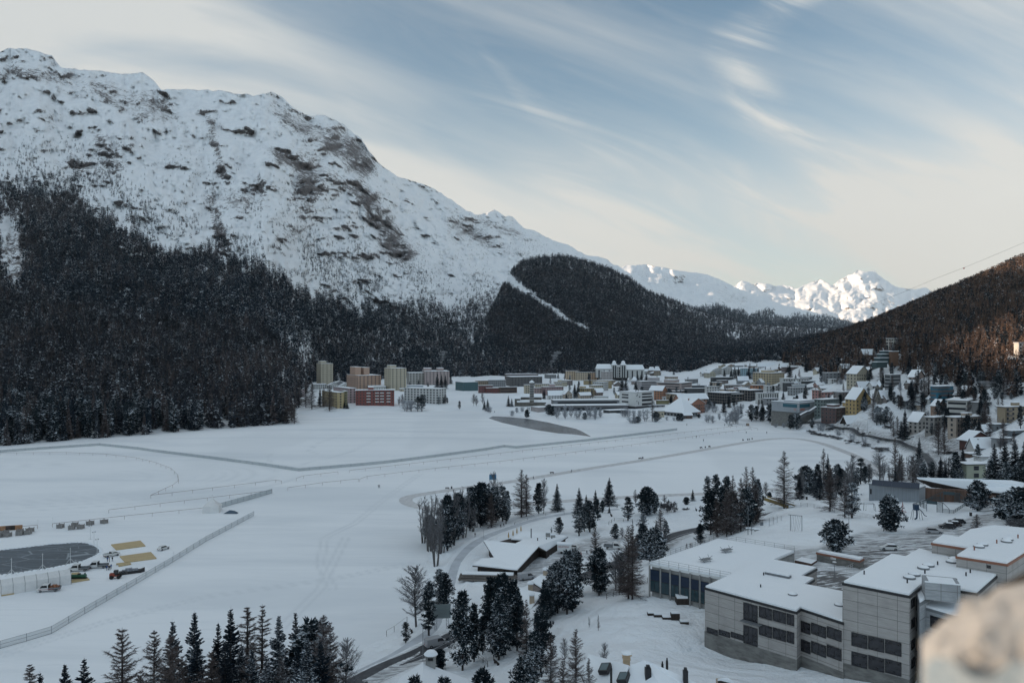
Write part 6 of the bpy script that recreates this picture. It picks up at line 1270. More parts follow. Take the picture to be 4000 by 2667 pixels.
p=on_roof(1890,500,rm_);MB().box(-2.6,2.6,-2.2,2.2,-1,1.9,0).box(-2.0,2.0,-1.6,1.6,1.9,1.95,1).box(-2.7,2.7,-2.3,-2.0,1.9,2.05,1).build('roof_house',[M_GREYP,M_SNOW],main,loc=(p[0]-.5,p[1]+1.5,p[2])).rotation_euler=(0,0,-.35)
upper=empty('school_upper_block',(0,0,0),0,'rear school block with orange roof edge and small red vent pipes','school building')
hull('u',[S(1787,191),S(1855,146),S(1950,161),S(2020,115),S(2165,90),S(2420,112),S(2420,215),S(2250,321),S(1937,273),S(2010,226)],34.9,12,M_TRAV,upper,em=M_COPPER)
ur=upper.children[-1]if upper.children else upper
for x_,y_ in((2075,216),(2098,203),(2245,184),(2252,171)):dome(x_,y_,35.3,upper,1.0)
for x_,y_ in((2048,234),(2185,192),(2315,160)):vent(x_,y_,35.3,upper,M_COPPER,.8)
u0,u1=at(*S(1937,273),34.9),at(*S(2250,321),34.9);W_(2128,2146,325,338,u0,u1,upper)
low=empty('school_side_block',(0,0,0),0,'grey-panelled school side block half hidden by the blurred parapet','school building')
hull('l',[S(1713,577),S(1800,508),S(2070,535),S(2150,640),S(1930,640)],30.2,8,M_GREYP,low,em=M_METAL)
l0,l1=at(*S(1713,577),30.2),at(*S(1930,640),30.2);W_(1782,1880,632,700,l0,l1,low,mull=1)
hull('l2',[S(1685,490),S(1735,447),S(1830,462),S(1800,508),S(1713,560)],31.6,8,M_GREYP,low,em=M_METAL)
def zat(px,py):return G(px,py,False)
E=lambda x,y:(3000+x/4.276,1900+y/4.276)
yd=empty('shed',(0,0,0),0,'long low concrete shed with a snow roof and a small red cross sign','shed')
hull('s',[E(812,1105),E(870,1080),E(1600,1210),E(1535,1245)],23.6,19,M_RAWC,yd,em=M_COPPER,snow=.4)
s0,s1=at(*E(812,1105),23.6),at(*E(1535,1245),23.6);fwin(s0,s1,*[E(1055,0)[0],E(1130,0)[0]],E(0,1168)[1],E(0,1200)[1],yd,M_WHITE,M_WHITE,name='sign_board')
fwin(s0,s1,E(1060,0)[0],E(1078,0)[0],E(0,1174)[1],E(0,1190)[1],yd,mat('red_sign',(.35,.03,.03),.6),M_WHITE,out=.12,name='sign_mark')
sp=empty('sand_pit',(0,0,0),0,'snow-filled sand pit with a wooden edge in the school yard','sand pit')
P4=[at(*E(x,y),22.0)for x,y in((447,1225),(725,1285),(822,1225),(565,1172))]
MB().prism(P4,20.5,22.0,0,1).build('frame',[M_BROWNW,M_SNOW],sp)
rp_=empty('ramp_wall',(0,0,0),0,'white railing wall along the dark yard ramp','railing')
a_,b_=at(*E(1310,1360),22.5),at(*E(1530,1250),22.5);railing(a_,b_,21.3,rp_,1.6,1.0,m=M_WHITE,name='rail')
MB().prism([at(*E(1310,1430),21),at(*E(1530,1330),21),at(*E(1655,1305),21),at(*E(1660,1370),21),at(*E(1400,1490),21)],19,21.6,0,1).build('wall',[M_RAWC,M_ASPH],rp_)
# ------------------------------------------------------------------ sloped slabs for chalet roofs
def slab(name,pts,parent,th=.35,m=None,thick_snow=.38):
 """pts: picture x, y and height; becomes a real sloping roof plate with snow on it"""
 V=[(*at(px,py,z),z)for px,py,z in pts]
 ar=sum(V[i][0]*V[(i+1)%len(V)][1]-V[(i+1)%len(V)][0]*V[i][1]for i in range(len(V)))
 if ar<0:V=V[::-1]
 mb=MB();n=len(V)
 for dz0,dz1,mm in((-th-.25,-.25,0),(-.25,thick_snow-.25,1)):mb.prism([(x,y)for x,y,z in V],[z+dz0 for _,_,z in V],[z+dz1 for _,_,z in V],mm)
 return mb.build(name,[m or M_DARKW,M_SNOW],parent),V
K=lambda x,y,z:(1500+x/1.71,1750+y/1.71,z)
ch=empty('restaurant_chalet',(0,0,0),0,'black timber lakeside restaurant with broad snow roofs and folded parasols behind','restaurant')
s1_,V1=slab('roof',[K(665,615,7.6),K(1033,653,9.2),K(890,810,5.7),K(737,730,6.2)],ch)
s2_,V2=slab('roof',[K(737,730,6.2),K(890,810,5.7),K(590,777,5.6),K(655,737,6.3)],ch)
s3_,V3=slab('roof',[K(1033,653,9.2),K(870,640,8.4),K(930,612,8.2),K(848,606,7.6),K(925,557,8.0),K(1230,585,7.2),K(1085,682,6.9)],ch)
wl=[at(*K(890,800,5.6)[:2],5.6),at(*K(1033,668,6.9)[:2],6.9),at(*K(1085,690,6.6)[:2],6.6),at(*K(1212,603,6.8)[:2],6.8),at(*K(925,575,7.5)[:2],7.5),at(*K(700,640,7)[:2],7),at(*K(735,725,6)[:2],6),at(*K(625,785,5.2)[:2],5.2)]
MB().prism(wl[::-1]if sum(wl[i][0]*wl[(i+1)%8][1]-wl[(i+1)%8][0]*wl[i][1]for i in range(8))<0 else wl,1.5,[5.3,7.6,6.3,6.5,7.2,6.9,5.7,5.0][::-1]if sum(wl[i][0]*wl[(i+1)%8][1]-wl[(i+1)%8][0]*wl[i][1]for i in range(8))<0 else[5.3,7.6,6.3,6.5,7.2,6.9,5.7,5.0]).build('wall',[M_DARKW],ch)
c0_,c1_=wl[0],wl[1]
for k in range(4):fwin(wl[7],wl[0],1878+k*32,1902+k*32,2217+k*4,2232+k*4,ch,M_BLACK,M_BROWNW)
for k in range(3):fwin(wl[2],wl[3],2145+k*16,2150+k*16,2168-k*9,2178-k*9,ch,M_WHITE,M_BLACK)
for x_,y_,z_,h_ in((983,590,8.2,2.6),(1026,625,8.0,1.2),(1085,618,7.6,.9),(1121,615,7.4,.9)):p=at(*K(x_,y_,z_)[:2],z_);MB().tube((0,0,-.5),(0,0,h_),.16,n=8).lathe([(.25,h_),(.0,h_+.25)],n=8).build('vent_pipe',[M_BLACK],s3_,loc=(p[0],p[1],z_))
for x_,y_,z_ in((1095,588,7.7),(1129,602,7.4)):p=at(*K(x_,y_,z_)[:2],z_);MB().box(-.75,.75,-.6,.6,-.5,1.3,0).box(-.85,.85,-.7,.7,1.3,1.6,1).build('chimney',[M_CONC,M_SNOW],s3_,loc=(p[0],p[1],z_))
for k,(x_,y_)in enumerate(((832,612),(862,598),(888,583),(915,568))):
 p=G(1500+x_/1.71,1750+(y_+6)/1.71);u_=empty('parasol',(p.x,p.y,p.z),0,'folded yellowish parasol behind the chalet roof, %s of four in the row'%('first','second','third','fourth')[k],'parasol','folded parasols')
 MB().tube((0,0,0),(0,0,3.2),.05,n=6).build('pole',[M_METAL],u_);MB().lathe([(.1,1.1),(.28,1.4),(.2,2.4),(.05,3.1)],n=8).build('folded_canopy',[mat('yellow_canvas',(.40,.27,.12),.8)],u_)
lp=empty('plank_stack',G(1908,2262),-.08,'flat stack of planks and beams under snow beside the chalet terrace','plank stack')
for k in range(3):
 mb=MB();mb.box(-9+k*.5,9-k*.6,-2.2+k*.6,2.0-k*.3,.15+k*.55,.55+k*.55,0)
 if k==2:mb.box(-8,7.6,-1.0,1.5,1.65,1.95,1)
 for q in range(5):mb.box(-8.8+q*4.2,-8.3+q*4.2,-2.3+k*.6,2.1-k*.3,k*.55-.02,.15+k*.55,0)
 mb.build('plank_layer',[mat('weathered_timber',(.16,.14,.125),.85,vary=.3,stretch=(.3,3,1)),M_SNOW],lp)
hs=empty('cottage',(0,0,0),0,'small house with a white chimney pot, nearest to the parked grey van','house')
slab('roof',[K(985,885,9),K(1042,848,10),K(1175,868,9.5),K(1112,968,8.4)],hs);MB().prism([at(*K(990,905,8)[:2],8),at(*K(1105,965,8)[:2],8),at(*K(1165,885,8)[:2],8),at(*K(1050,862,8)[:2],8)],3,7.9).build('wall',[wallm(C_TAUPE)],hs)
hs2=empty('cottage',(0,0,0),0,'small house with two light chimneys between the tall pines','house')
r_,_=slab('roof',[K(880,945,11),K(905,938,11),K(1052,968,11.4),K(975,1085,9.2),K(900,1100,9.2)],hs2);MB().prism([at(*K(905,1085,9)[:2],9),at(*K(972,1075,9)[:2],9),at(*K(1040,985,9.5)[:2],9.5),at(*K(910,960,9.5)[:2],9.5)],4,8.6).build('wall',[wallm(C_GREY)],hs2)
for x_,y_,z_,par in((1078,855,9.6,hs),(978,952,10.6,hs2),(988,1028,10.2,hs2)):
 p=at(*K(x_,y_,z_)[:2],z_);MB().box(-.6,.6,-.6,.6,-1,1.8,0).box(-.75,.75,-.75,.75,1.8,2.1,1).add([(-.8,-.8,2.1),(.8,-.8,2.1),(.8,.8,2.1),(-.8,.8,2.1),(0,0,2.7)],[(0,1,4),(1,2,4),(2,3,4),(3,0,4)],1).build('chimney',[wallm(C_BEIGE),M_SNOW],par,loc=(p[0],p[1],z_))
hb=empty('cottage',(0,0,0),0,'snow-roofed house with an arched stone chimney at the bottom edge beside the road','house')
q=at(1655,2586,17.2);rb=MB();x_,y_=q
base_z=13.6;pl=at(1560,2652,base_z);pr=at(1832,2650,base_z)
pts=[(pl[0],pl[1],base_z),(pr[0],pr[1]-1,base_z),(pr[0]+1,pr[1]-16,base_z),(pl[0],pl[1]-16,base_z),(x_,y_-.5,17.2),(x_+1,y_-12,17.2)]
for dz,mm in((0,0),(.3,1)):rb.add([(a,b,c+dz)for a,b,c in pts],[(4,1,0),(1,4,5,2),(2,5,3),(3,5,4,0),(0,1,2,3)],mm)
rbo=rb.build('roof',[M_DARKW,M_SNOW],hb);MB().prism([(pl[0]+1,pl[1]-15),(pr[0],pr[1]-15),(pr[0]-1,pr[1]-2),(pl[0]+1,pl[1]-1)],4,13.5).build('wall',[wallm(C_CREAM)],hb)
def fancy_chimney(p,par,s_=1.0,m=None,h=2.2):
 mb=MB();w_=.85*s_
 mb.box(-w_,w_,-w_,w_,-2,h*.5,0)
 for sx_ in(-1,1):
  for sy_ in(-1,1):mb.box(sx_*w_-.18*(sx_>0)*2+(0 if sx_>0 else 0),sx_*w_+.18*(sx_<0)*2,sy_*w_-(.36 if sy_>0 else 0),sy_*w_+(.36 if sy_<0 else 0),h*.5,h*.8,0)
 mb.box(-w_*.6,w_*.6,-w_*.6,w_*.6,h*.5,h*.8,2);mb.box(-w_*1.2,w_*1.2,-w_*1.2,w_*1.2,h*.8,h*.92,0);mb.lathe([(w_*1.5,h*.92),(w_*1.4,h*1.02),(w_*.9,h*1.2),(0,h*1.28)],n=10,m=1)
 return mb.build('chimney',[m or M_CONC,M_SNOW,M_BLACK],par,loc=p)
p=at(1683,2598,16.9);fancy_chimney((p[0],p[1],16.9),hb)
hc=empty('cottage',(0,0,0),0,'house with skylights and a tall beige chimney at the bottom edge, middle','house')
Fq=lambda x,y,z:(2000+x/2.613,2250+y/2.613,z)
ra,_=slab('roof',[Fq(780,795,23.0),Fq(1195,915,24.6),Fq(1130,1100,22.6),Fq(1090,1150,22.2),Fq(800,1180,20.5),Fq(700,980,20.8)],hc)
rb2,_=slab('roof',[Fq(1350,862,25.3),Fq(1165,935,24.0),Fq(1120,1110,22.6),Fq(1340,1180,22.2),Fq(1560,1200,22.6)],hc)
rb3,_=slab('roof',[Fq(1350,862,25.3),Fq(1402,878,25.2),Fq(1880,1090,23.0),Fq(1900,1210,22.0),Fq(1560,1200,22.6)],hc)
wq=[at(*Fq(740,900,21)[:2],21),at(*Fq(1350,900,23)[:2],23),at(*Fq(1850,1110,22)[:2],22),at(*Fq(1800,1230,21)[:2],21),at(*Fq(820,1170,20)[:2],20)]
MB().prism(wq[::-1],12,21.3).build('wall',[wallm(C_CREAM)],hc)
p=at(*Fq(1168,900,23.8)[:2],23.8);o=MB();o.box(-.5,.5,-.5,.5,-2,.9,0);o.box(-.6,.6,-.6,.6,.9,1.05,0);o.box(-.55,.55,-.55,.55,1.05,1.6,0);o.box(-.75,.75,-.75,.75,1.6,1.8,0);o.lathe([(.95,1.8),(.85,2.0),(0,2.2)],n=8,m=1)
o.build('chimney',[mat('beige_render',(.50,.37,.24),.8,vary=.1),M_SNOW],hc,loc=(p[0],p[1],23.8))
for x_,y_,w_ in((1387,1055,.45),(1582,960,.16),(1535,995,.16),(1012,1040,.16),(1770,1075,.35)):p=at(*Fq(x_,y_,23.3)[:2],23.3);MB().box(-w_,w_,-w_,w_,-1.5,1.4+w_,0).box(-w_*.6,w_*.6,-w_*.6,w_*.6,1.4+w_,1.8+w_,0).build('chimney_pot',[M_BLACK],hc,loc=(p[0],p[1],23.3))
for x_,y_ in((950,945),(1140,1040)):
 p=at(*Fq(x_,y_,23.2)[:2],23.2);o=MB().box(-.8,.8,-1.0,1.0,-.3,.45,0).box(-.62,.62,-.8,.8,.45,.48,1).build('skylight',[M_BLACK,mat('skylight_glass',(.10,.14,.15),.15)],hc,loc=(p[0],p[1],23.2));o.rotation_euler=(R(18),R(-14),-.5)
hd=empty('cottage',(0,0,0),0,'tiny snow-roofed dormer with a vent at the bottom edge below the school wall','dormer')
slab('roof',[Fq(2100,1050,21),Fq(2200,1040,21.5),Fq(2300,1100,21),Fq(2180,1130,20)],hd);p=at(*Fq(2160,1090,20)[:2],20);MB().box(-1,1,-1,1,-2,.4).build('wall',[wallm(C_BEIGE)],hd,loc=(p[0],p[1],20))
# ------------------------------------------------------------------ solar-roofed grey building and timber hall
gb=empty('equipment_building',(0,0,0),0,'long grey panelled building with five tilted solar panels on its snowy roof','building')
N_=lambda x,y:(3000+x/2.352,1700+y/2.352)
hull('g',[N_(927,445),N_(1385,490),N_(1445,468),N_(990,418)],24.2,16,mat('ribbed_grey_panel',(.22,.24,.26),.6,vary=.12,vscale=.9,stretch=(4,4,.1)),gb,em=M_METAL,snow=.25)
for k,x_ in enumerate((1000,1085,1170,1255,1340)):
 p=at(*N_(x_,458+k*7),24.6);o=MB().box(-1.7,1.7,-.05,.05,0,2.2).build('solar_panel',[mat('solar_cell',(.03,.04,.06),.3)],gb,loc=(p[0],p[1],24.6));o.rotation_euler=(R(-42),0,R(-32))
fwin(at(*N_(927,445),24.2),at(*N_(1385,490),24.2),N_(940,0)[0],N_(950,0)[0],N_(0,492)[1],N_(0,535)[1],gb)
th_=empty('timber_hall',(0,0,0),0,'long reddish timber hall with a sharp-edged sloping snow roof','hall')
slab('roof',[N_(1368,390)+(27.5,),N_(1500,462)+(25.0,),N_(1850,492)+(25.2,),N_(2125,522)+(25.6,),N_(2340,505)+(26.5,),N_(2352,440)+(28.5,),N_(2240,418)+(28.5,)],th_,thick_snow=.5)
tw=[at(*N_(1445,440),26),at(*N_(1508,475),25),at(*N_(1850,505),25),at(*N_(2112,535),25.3),at(*N_(2320,520),26),at(*N_(2330,470),27),at(*N_(1500,420),27)]
MB().prism(tw,16,[24.6,23.7,23.9,24.3,25.0,25.6,24.6]).build('wall',[M_BROWNW],th_);M_GREYW=mat('greyed_timber',(.17,.12,.095),.85,vary=.3,stretch=(2,2,.12))
MB().prism([tw[3],tw[4],(tw[4][0],tw[4][1]-.08),(tw[3][0],tw[3][1]-.08)][::-1],16,24.2).build('end_cladding',[M_GREYW],th_)
for a_,b_,y_,y2 in((1795,1840,512,565),(2138,2158,565,605),(2180,2205,540,600)):fwin(tw[2 if a_<2000 else 3],tw[3 if a_<2000 else 4],N_(a_,0)[0],N_(b_,0)[0],N_(0,y_)[1],N_(0,y2)[1],th_,M_DGLASS,M_DARKW,out=.2)
# ------------------------------------------------------------------ big gallery building, church, spire, terraced villa, curved house, cable
Q=lambda x,y:(3000+x/7.84,1550+y/7.84)
ga=empty('gallery',(0,0,0),0,'big light grey gallery with a blue glass ribbon and orange lettering','gallery')
D0=G(3120,1625).y
def blk(px0,pxc,px1,pt,pb,D,th,m,par,nm='wall',roof=True):
 xx,a,b=corner_box(px0,pxc,px1,D,R(th));zt,zb=pyb_to_z(pt,D),pyb_to_z(pb,D);Mx=Matrix.Translation((xx,D,0))@Matrix.Rotation(R(th),4,'Z');b=min(b,60)
 MB().box(0,a,0,b,zb,zt,0,Mx).build(nm,[m],par)
 if roof:MB().box(-.3,a+.3,-.3,b+.3,zt,zt+.3,0,Mx).box(-.2,a+.2,-.2,b+.2,zt+.3,zt+.7,1,Mx).build('roof',[M_METAL,M_SNOW],par)
 return xx,a,b,Mx,zt,zb
M_GAL=panel_mat('gallery_panels',(.27,.29,.31),(.31,.33,.35),6,3,30,(.2,.2,.2));M_CYG=mat('blue_ribbon_glass',(.03,.10,.13),.15)
xx,a,b,Mx,zt,zb=blk(3014,3122,3190,1575,1612,690,38,M_GAL,ga);MB().box(0,a,0,b,-2,zb,0,Mx@Matrix.Translation((1.5,1.5,0))).build('plinth',[M_RAWC],ga)
xx2,a2,b2,Mx2,zt2,zb2=blk(3061,3122,3186,1568,1576,694,38,M_GAL,ga,'upper_wall')
MB().box(-.15,0,2,b*.58,zt-1.0-3.0,zt-1.0,0,Mx).box(0.5,a*.6,-.15,0,zt-4.0,zt-1.0,0,Mx).build('ribbon_window',[M_CYG],ga)
MB().box(-.12,0,b*.6,b*.98,zt+.9,zt2-.2,0,Mx2).build('ribbon_window',[M_CYG],ga)
M_LET=mat('orange_letters',(.55,.12,.05),.6)
def lettering(txt,size,M4,m,parent,name='lettering',ext=.05):
 cu=bpy.data.curves.new(name,'FONT');cu.body=txt;cu.size=size;cu.extrude=ext;o=bpy.data.objects.new(name,cu);COL.objects.link(o);dg=bpy.context.evaluated_depsgraph_get()
 me=bpy.data.meshes.new_from_object(o.evaluated_get(dg));bpy.data.objects.remove(o);me.materials.clear();me.materials.append(m);o=bpy.data.objects.new(name,me);COL.objects.link(o);o.parent=parent;o.matrix_local=M4;return o
lettering('COOP',2.4,Mx@Matrix.Translation((1.2,-.2,zb+1.8))@Matrix.Rotation(R(90),4,'X'),M_LET,ga);
lettering('TC',2.2,Mx@Matrix.Translation((-.2,5.4,zb+1.8))@Matrix.Rotation(R(-90),4,'Z')@Matrix.Rotation(R(90),4,'X'),M_LET,ga)
st=empty('covered_stairway',(0,0,0),0,'snow-covered outdoor stairway climbing right of the gallery','stairway');p0=Vector((*fpos((0,670),(300,670),3130),0));
a_=Vector((*atD(3128,1621,655),));c_=Vector((*atD(3155,1607,665),));d_=Vector((*atD(3164,1606,668),));e_=Vector((*atD(3190,1589,680),));mb=MB()
for u_,v_ in((a_,c_),(c_,d_),(d_,e_)):mb.add([(*u_,),(u_.x,u_.y+3,u_.z),(v_.x,v_.y+3,v_.z),(*v_,)]+[(u_.x,u_.y,u_.z+.5),(u_.x,u_.y+3,u_.z+.5),(v_.x,v_.y+3,v_.z+.5),(v_.x,v_.y,v_.z+.5)],[(3,2,1,0),(4,5,6,7),(0,4,7,3),(1,2,6,5),(0,1,5,4),(2,3,7,6)],0)
mb.build('roof',[M_SNOW],st);mb=MB()
for u_,v_ in((a_,c_),(c_,d_),(d_,e_)):mb.add([(u_.x,u_.y+.5,u_.z-2.6),(v_.x,v_.y+.5,v_.z-2.6),(v_.x,v_.y+.5,v_.z-1.4),(u_.x,u_.y+.5,u_.z-1.4)],[(0,1,2,3)],0)
mb.build('side_rail',[M_METAL],st)
I_=lambda x,y:(1980+x/5.88,1380+y/5.88)
ct=empty('church',(0,0,0),0,'rubble stone church with a slender square bell tower on the lake meadow','church')
def gab(px0,px1,pe,pr,pb,D,dep,par,m=M_STONE):
 x0,x1=(px0-PX0)/FPX*D,(px1-PX0)/FPX*D;ze,zr,zb=pyb_to_z(pe,D),pyb_to_z(pr,D+dep/2),pyb_to_z(pb,D)-3
 mb=MB();mb.box(x0,x1,D,D+dep,zb,ze);mb.add([(x0,D,ze),(x0,D+dep,ze),(x0,D+dep/2,zr),(x1,D,ze),(x1,D+dep,ze),(x1,D+dep/2,zr)],[(0,2,1),(3,4,5)]);mb.build('wall',[m],par)
 rb=MB();e=.9
 for s_,y0 in((1,D-e),(-1,D+dep+e)):
  z0=ze-e*(zr-ze)/(dep/2);q=[(x0-e,y0,z0),(x1+e,y0,z0),(x1+e,D+dep/2,zr),(x0-e,D+dep/2,zr)];q=q if s_>0 else q[::-1]
  rb.add(q+[(a,b,c+.6)for a,b,c in q],[(3,2,1,0),(4,5,6,7),(0,1,5,4),(1,2,6,5),(2,3,7,6),(3,0,4,7)])
 rb.build('roof',[M_SNOW],par)
gab(I_(310,0)[0],I_(795,0)[0],I_(0,1000)[1],I_(0,935)[1],I_(0,1200)[1],905,14,ct);gab(I_(250,0)[0],I_(900,0)[0],I_(0,1115)[1],I_(0,1075)[1],I_(0,1205)[1],893,9,ct);gab(I_(180,0)[0],I_(300,0)[0],I_(0,1035)[1],I_(0,990)[1],I_(0,1210)[1],895,10,ct)
for k in range(6):fwin((-50,904.8),(100,904.8),I_(395+k*75,0)[0],I_(403+k*75,0)[0],I_(0,1035)[1],I_(0,1065)[1],ct,out=.1)
D=888;x0,x1=(I_(525,0)[0]-PX0)/FPX*D,(I_(622,0)[0]-PX0)/FPX*D;zt,zb=pyb_to_z(I_(0,665)[1],D),pyb_to_z(I_(0,1130)[1],D)-2;w_=x1-x0
MB().box(x0,x1,D,D+w_,zb,zt).build('bell_tower',[M_STONE],ct)
for k in range(8):zz=zb+5+(zt-zb-6)*k/7;MB().box(x0-.25,x1+.25,D-.25,D+w_+.25,zz,zz+.3).build('ledge',[M_SNOW],ct)
for k in range(6):
 zz=zb+6.2+(zt-zb-6)*(k+.3)/7
 for q in(.33,.67):o=put_win(ct,x0+w_*q,D-.05,zz+1.2,1.3,2.0,0,W_PA)
MB().add([(x0-.8,D-.8,zt),(x1+.8,D-.8,zt),(x1+.8,D+w_+.8,zt),(x0-.8,D+w_+.8,zt),((x0+x1)/2,D+w_/2,zt+2.6)],[(0,1,4),(1,2,4),(2,3,4),(3,0,4),(3,2,1,0)]).build('tower_roof',[M_SNOW],ct)
D=640;px0,px1=2750+1912/2.851,2750+1985/2.851;x0,x1=(px0-PX0)/FPX*D,(px1-PX0)/FPX*D;w_=x1-x0;zs=pyb_to_z(1350+460/2.851,D);zt=pyb_to_z(1350+372/2.851,D);zb=pyb_to_z(1350+545/2.851,D)-6
cs=empty('church_tower',((x0+x1)/2,D,zb),R(35),'stone church tower with a pointed snow-covered spire above the yellow hotel','church tower');r_=w_/2*.78
MB().box(-r_,r_,-r_,r_,0,zs-zb).build('wall',[M_STONE],cs);h0=zs-zb;hh=zt-zs
MB().add([(-r_,-r_,h0),(r_,-r_,h0),(r_,r_,h0),(-r_,r_,h0),(0,-r_,h0+hh*.35),(r_,0,h0+hh*.35),(0,r_,h0+hh*.35),(-r_,0,h0+hh*.35),(0,0,h0+hh)],[(0,4,8,7),(1,5,8,4),(2,6,8,5),(3,7,8,6)],0).build('spire',[M_SNOW],cs);MB().add([(-r_,-r_-.03,h0),(r_,-r_-.03,h0),(0,-r_-.03,h0+hh*.35)],[(0,1,2)]).add([(-r_-.03,r_,h0),(-r_-.03,-r_,h0),(-r_-.03,0,h0+hh*.35)],[(0,1,2)]).build('gable',[M_STONE],cs)
for q in(-.4,.4):put_win(cs,q*r_,-r_-.05,h0-2,.9,2.2,0,W_PA);put_win(cs,-r_-.05,q*r_,h0-2,.9,2.2,-math.pi/2,W_PA)
tv=empty('terraced_villa',(0,0,0),0,'glass villa stepping up the hillside in four snowy terraces','villa');ez=lambda x,y:(3300+x/3.136,1200+y/3.136)
for k,(x0_,x1_,yt_,yb_)in enumerate(((330,520,675,735),(360,540,625,690),(392,560,578,640),(425,580,540,590))):
 blk(ez(x0_,0)[0],ez(x0_+60,0)[0],ez(x1_,0)[0],ez(0,yt_)[1],ez(0,yb_)[1]+2,720+k*7,30,mat('villa_glass',(.05,.075,.08),.2),tv)
blk(ez(540,0)[0],ez(560,0)[0],ez(660,0)[0],ez(0,545)[1],ez(0,720)[1],735,15,wallm(C_BROWN),tv)
cv=empty('modern_villa',(0,0,0),0,'curved villa with sweeping dark bands and blue windows on the hillside','villa');xx,a,b=corner_box(ez(1015,0)[0],ez(1140,0)[0],ez(1372,0)[0],560,R(25));Mx=Matrix.Translation((xx,560,0))@Matrix.Rotation(R(25),4,'Z');b=min(b,22)
zt,zb=pyb_to_z(ez(0,970)[1],560),pyb_to_z(ez(0,1180)[1],560)
def rr(a,b,c,n=6):
 out=[]
 for cx_,cy_,s0 in((a-c,c,-90),(a-c,b-c,0),(c,b-c,90),(c,c,180)):
  for i in range(n):t_=R(s0+90*i/(n-1));out.append((cx_+c*math.cos(t_),cy_+c*math.sin(t_)))
 return out
MB().prism([(x*.96+.3,y*.96+.3)for x,y in rr(a,b,4)],zb-3,zt,M=Mx).build('glass_wall',[mat('blue_villa_glass',(.03,.13,.19),.15)],cv)
for k in range(5):zz=zb-1+(zt-zb)*k/4.2;MB().prism([(x*(1+.02*(k%2)),y+.8*math.sin(x/5+k))for x,y in rr(a,b,4)],zz,zz+(1.7 if k<4 else 1.0),M=Mx).build('balcony_band',[mat('dark_band',(.075,.075,.08),.6)],cv)
MB().prism(rr(a,b,4),zt,zt+.5,M=Mx).build('roof',[M_SNOW],cv)
for o in list(COL.objects):
 if o.name.startswith('sports_centre'):
  D=o.location.y;th=o.rotation_euler.z
  ja=lambda x:(2330+x/5.88);zf=lambda y:pyb_to_z(1400+y/5.88,D)-o.location.z
  xx,a,b=corner_box(ja(527),ja(885),ja(1320),D,th);b=min(b,90)
  for y0,y1 in((828,862),(893,928),(990,1025)):put_win(o,-.05,b*.63,(zf(y0)+zf(y1))/2,b*.42,zf(y0)-zf(y1),-math.pi/2,W_PA)
  for k,(y0,y1)in enumerate(((815,850),(882,918),(950,1000),(1045,1095))):put_win(o,a*.62,-.05,(zf(y0)+zf(y1))/2+.3,a*.52,zf(y0)-zf(y1),0,W_PA)
  rg=random.Random(3)
  for k in range(10):put_win(o,a*rg.uniform(.04,.26),-.05,rg.uniform(4,22),.9,1.2,0,W_PA)
gh=empty('grand_hotel',(0,0,0),0,'grand white hotel with two domed towers and a long snowy mansard roof','hotel');J_=lambda x,y:(2330+x/5.88,1400+y/5.88)
def front(px0,px1,pt,pb,D,dep,m,par,nm='wall'):
 x0,x1=(px0-PX0)/FPX*D,(px1-PX0)/FPX*D;zt,zb=pyb_to_z(pt,D),pyb_to_z(pb,D);MB().box(x0,x1,D,D+dep,zb,zt).build(nm,[m],par);return x0,x1,zt,zb
D=1400;wm_=wallm((.42,.42,.41))
for(a_,b_,y_)in((0,355,235),(435,560,175),(660,1100,250)):
 x0,x1,zt,zb=front(J_(a_,0)[0],J_(b_,0)[0],J_(0,y_)[1],J_(0,440)[1],D,16,wm_,gh)
 rb=MB();ht=8 if a_!=435 else 1.5;rb.add([(x0-.5,D-.5,zt),(x1+.5,D-.5,zt),(x1+.5,D+16.5,zt),(x0-.5,D+16.5,zt),(x0+2,D+5,zt+ht),(x1-2,D+5,zt+ht),(x1-2,D+12,zt+ht),(x0+2,D+12,zt+ht)],[(0,1,5,4),(1,2,6,5),(2,3,7,6),(3,0,4,7),(4,5,6,7)]);rb.build('roof',[M_SNOW],gh)
 n=max(2,int((x1-x0)/7));nfl=4
 for k in range(nfl):
  for q in range(n):put_win(gh,x0+(q+.5)/n*(x1-x0),D-.05,zt-4-k*(zt-zb)/(nfl+.5),2.4,3.4,0,W_PA)
for(a_,b_)in((355,470),(560,682)):
 x0,x1,zt,zb=front(J_(a_,0)[0],J_(b_,0)[0],J_(0,145)[1],J_(0,440)[1],D-4,20,wm_,gh,'tower');cx_=(x0+x1)/2;r_=(x1-x0)/2
 MB().lathe([(r_*1.25,0),(r_*1.15,1.0),(r_*.7,2.2),(r_*.7,3.6),(r_*.85,3.7),(r_*.5,6.3),(r_*.12,7.2),(0,8.2)],(cx_,D-4+r_,zt),12).build('dome',[M_SNOW],gh)
 for k in range(7):
  for q in(.3,.7):put_win(gh,x0+q*(x1-x0),D-4.05,zt-3-k*(zt-zb)/7.5,2.2,3.2,0,W_PA)
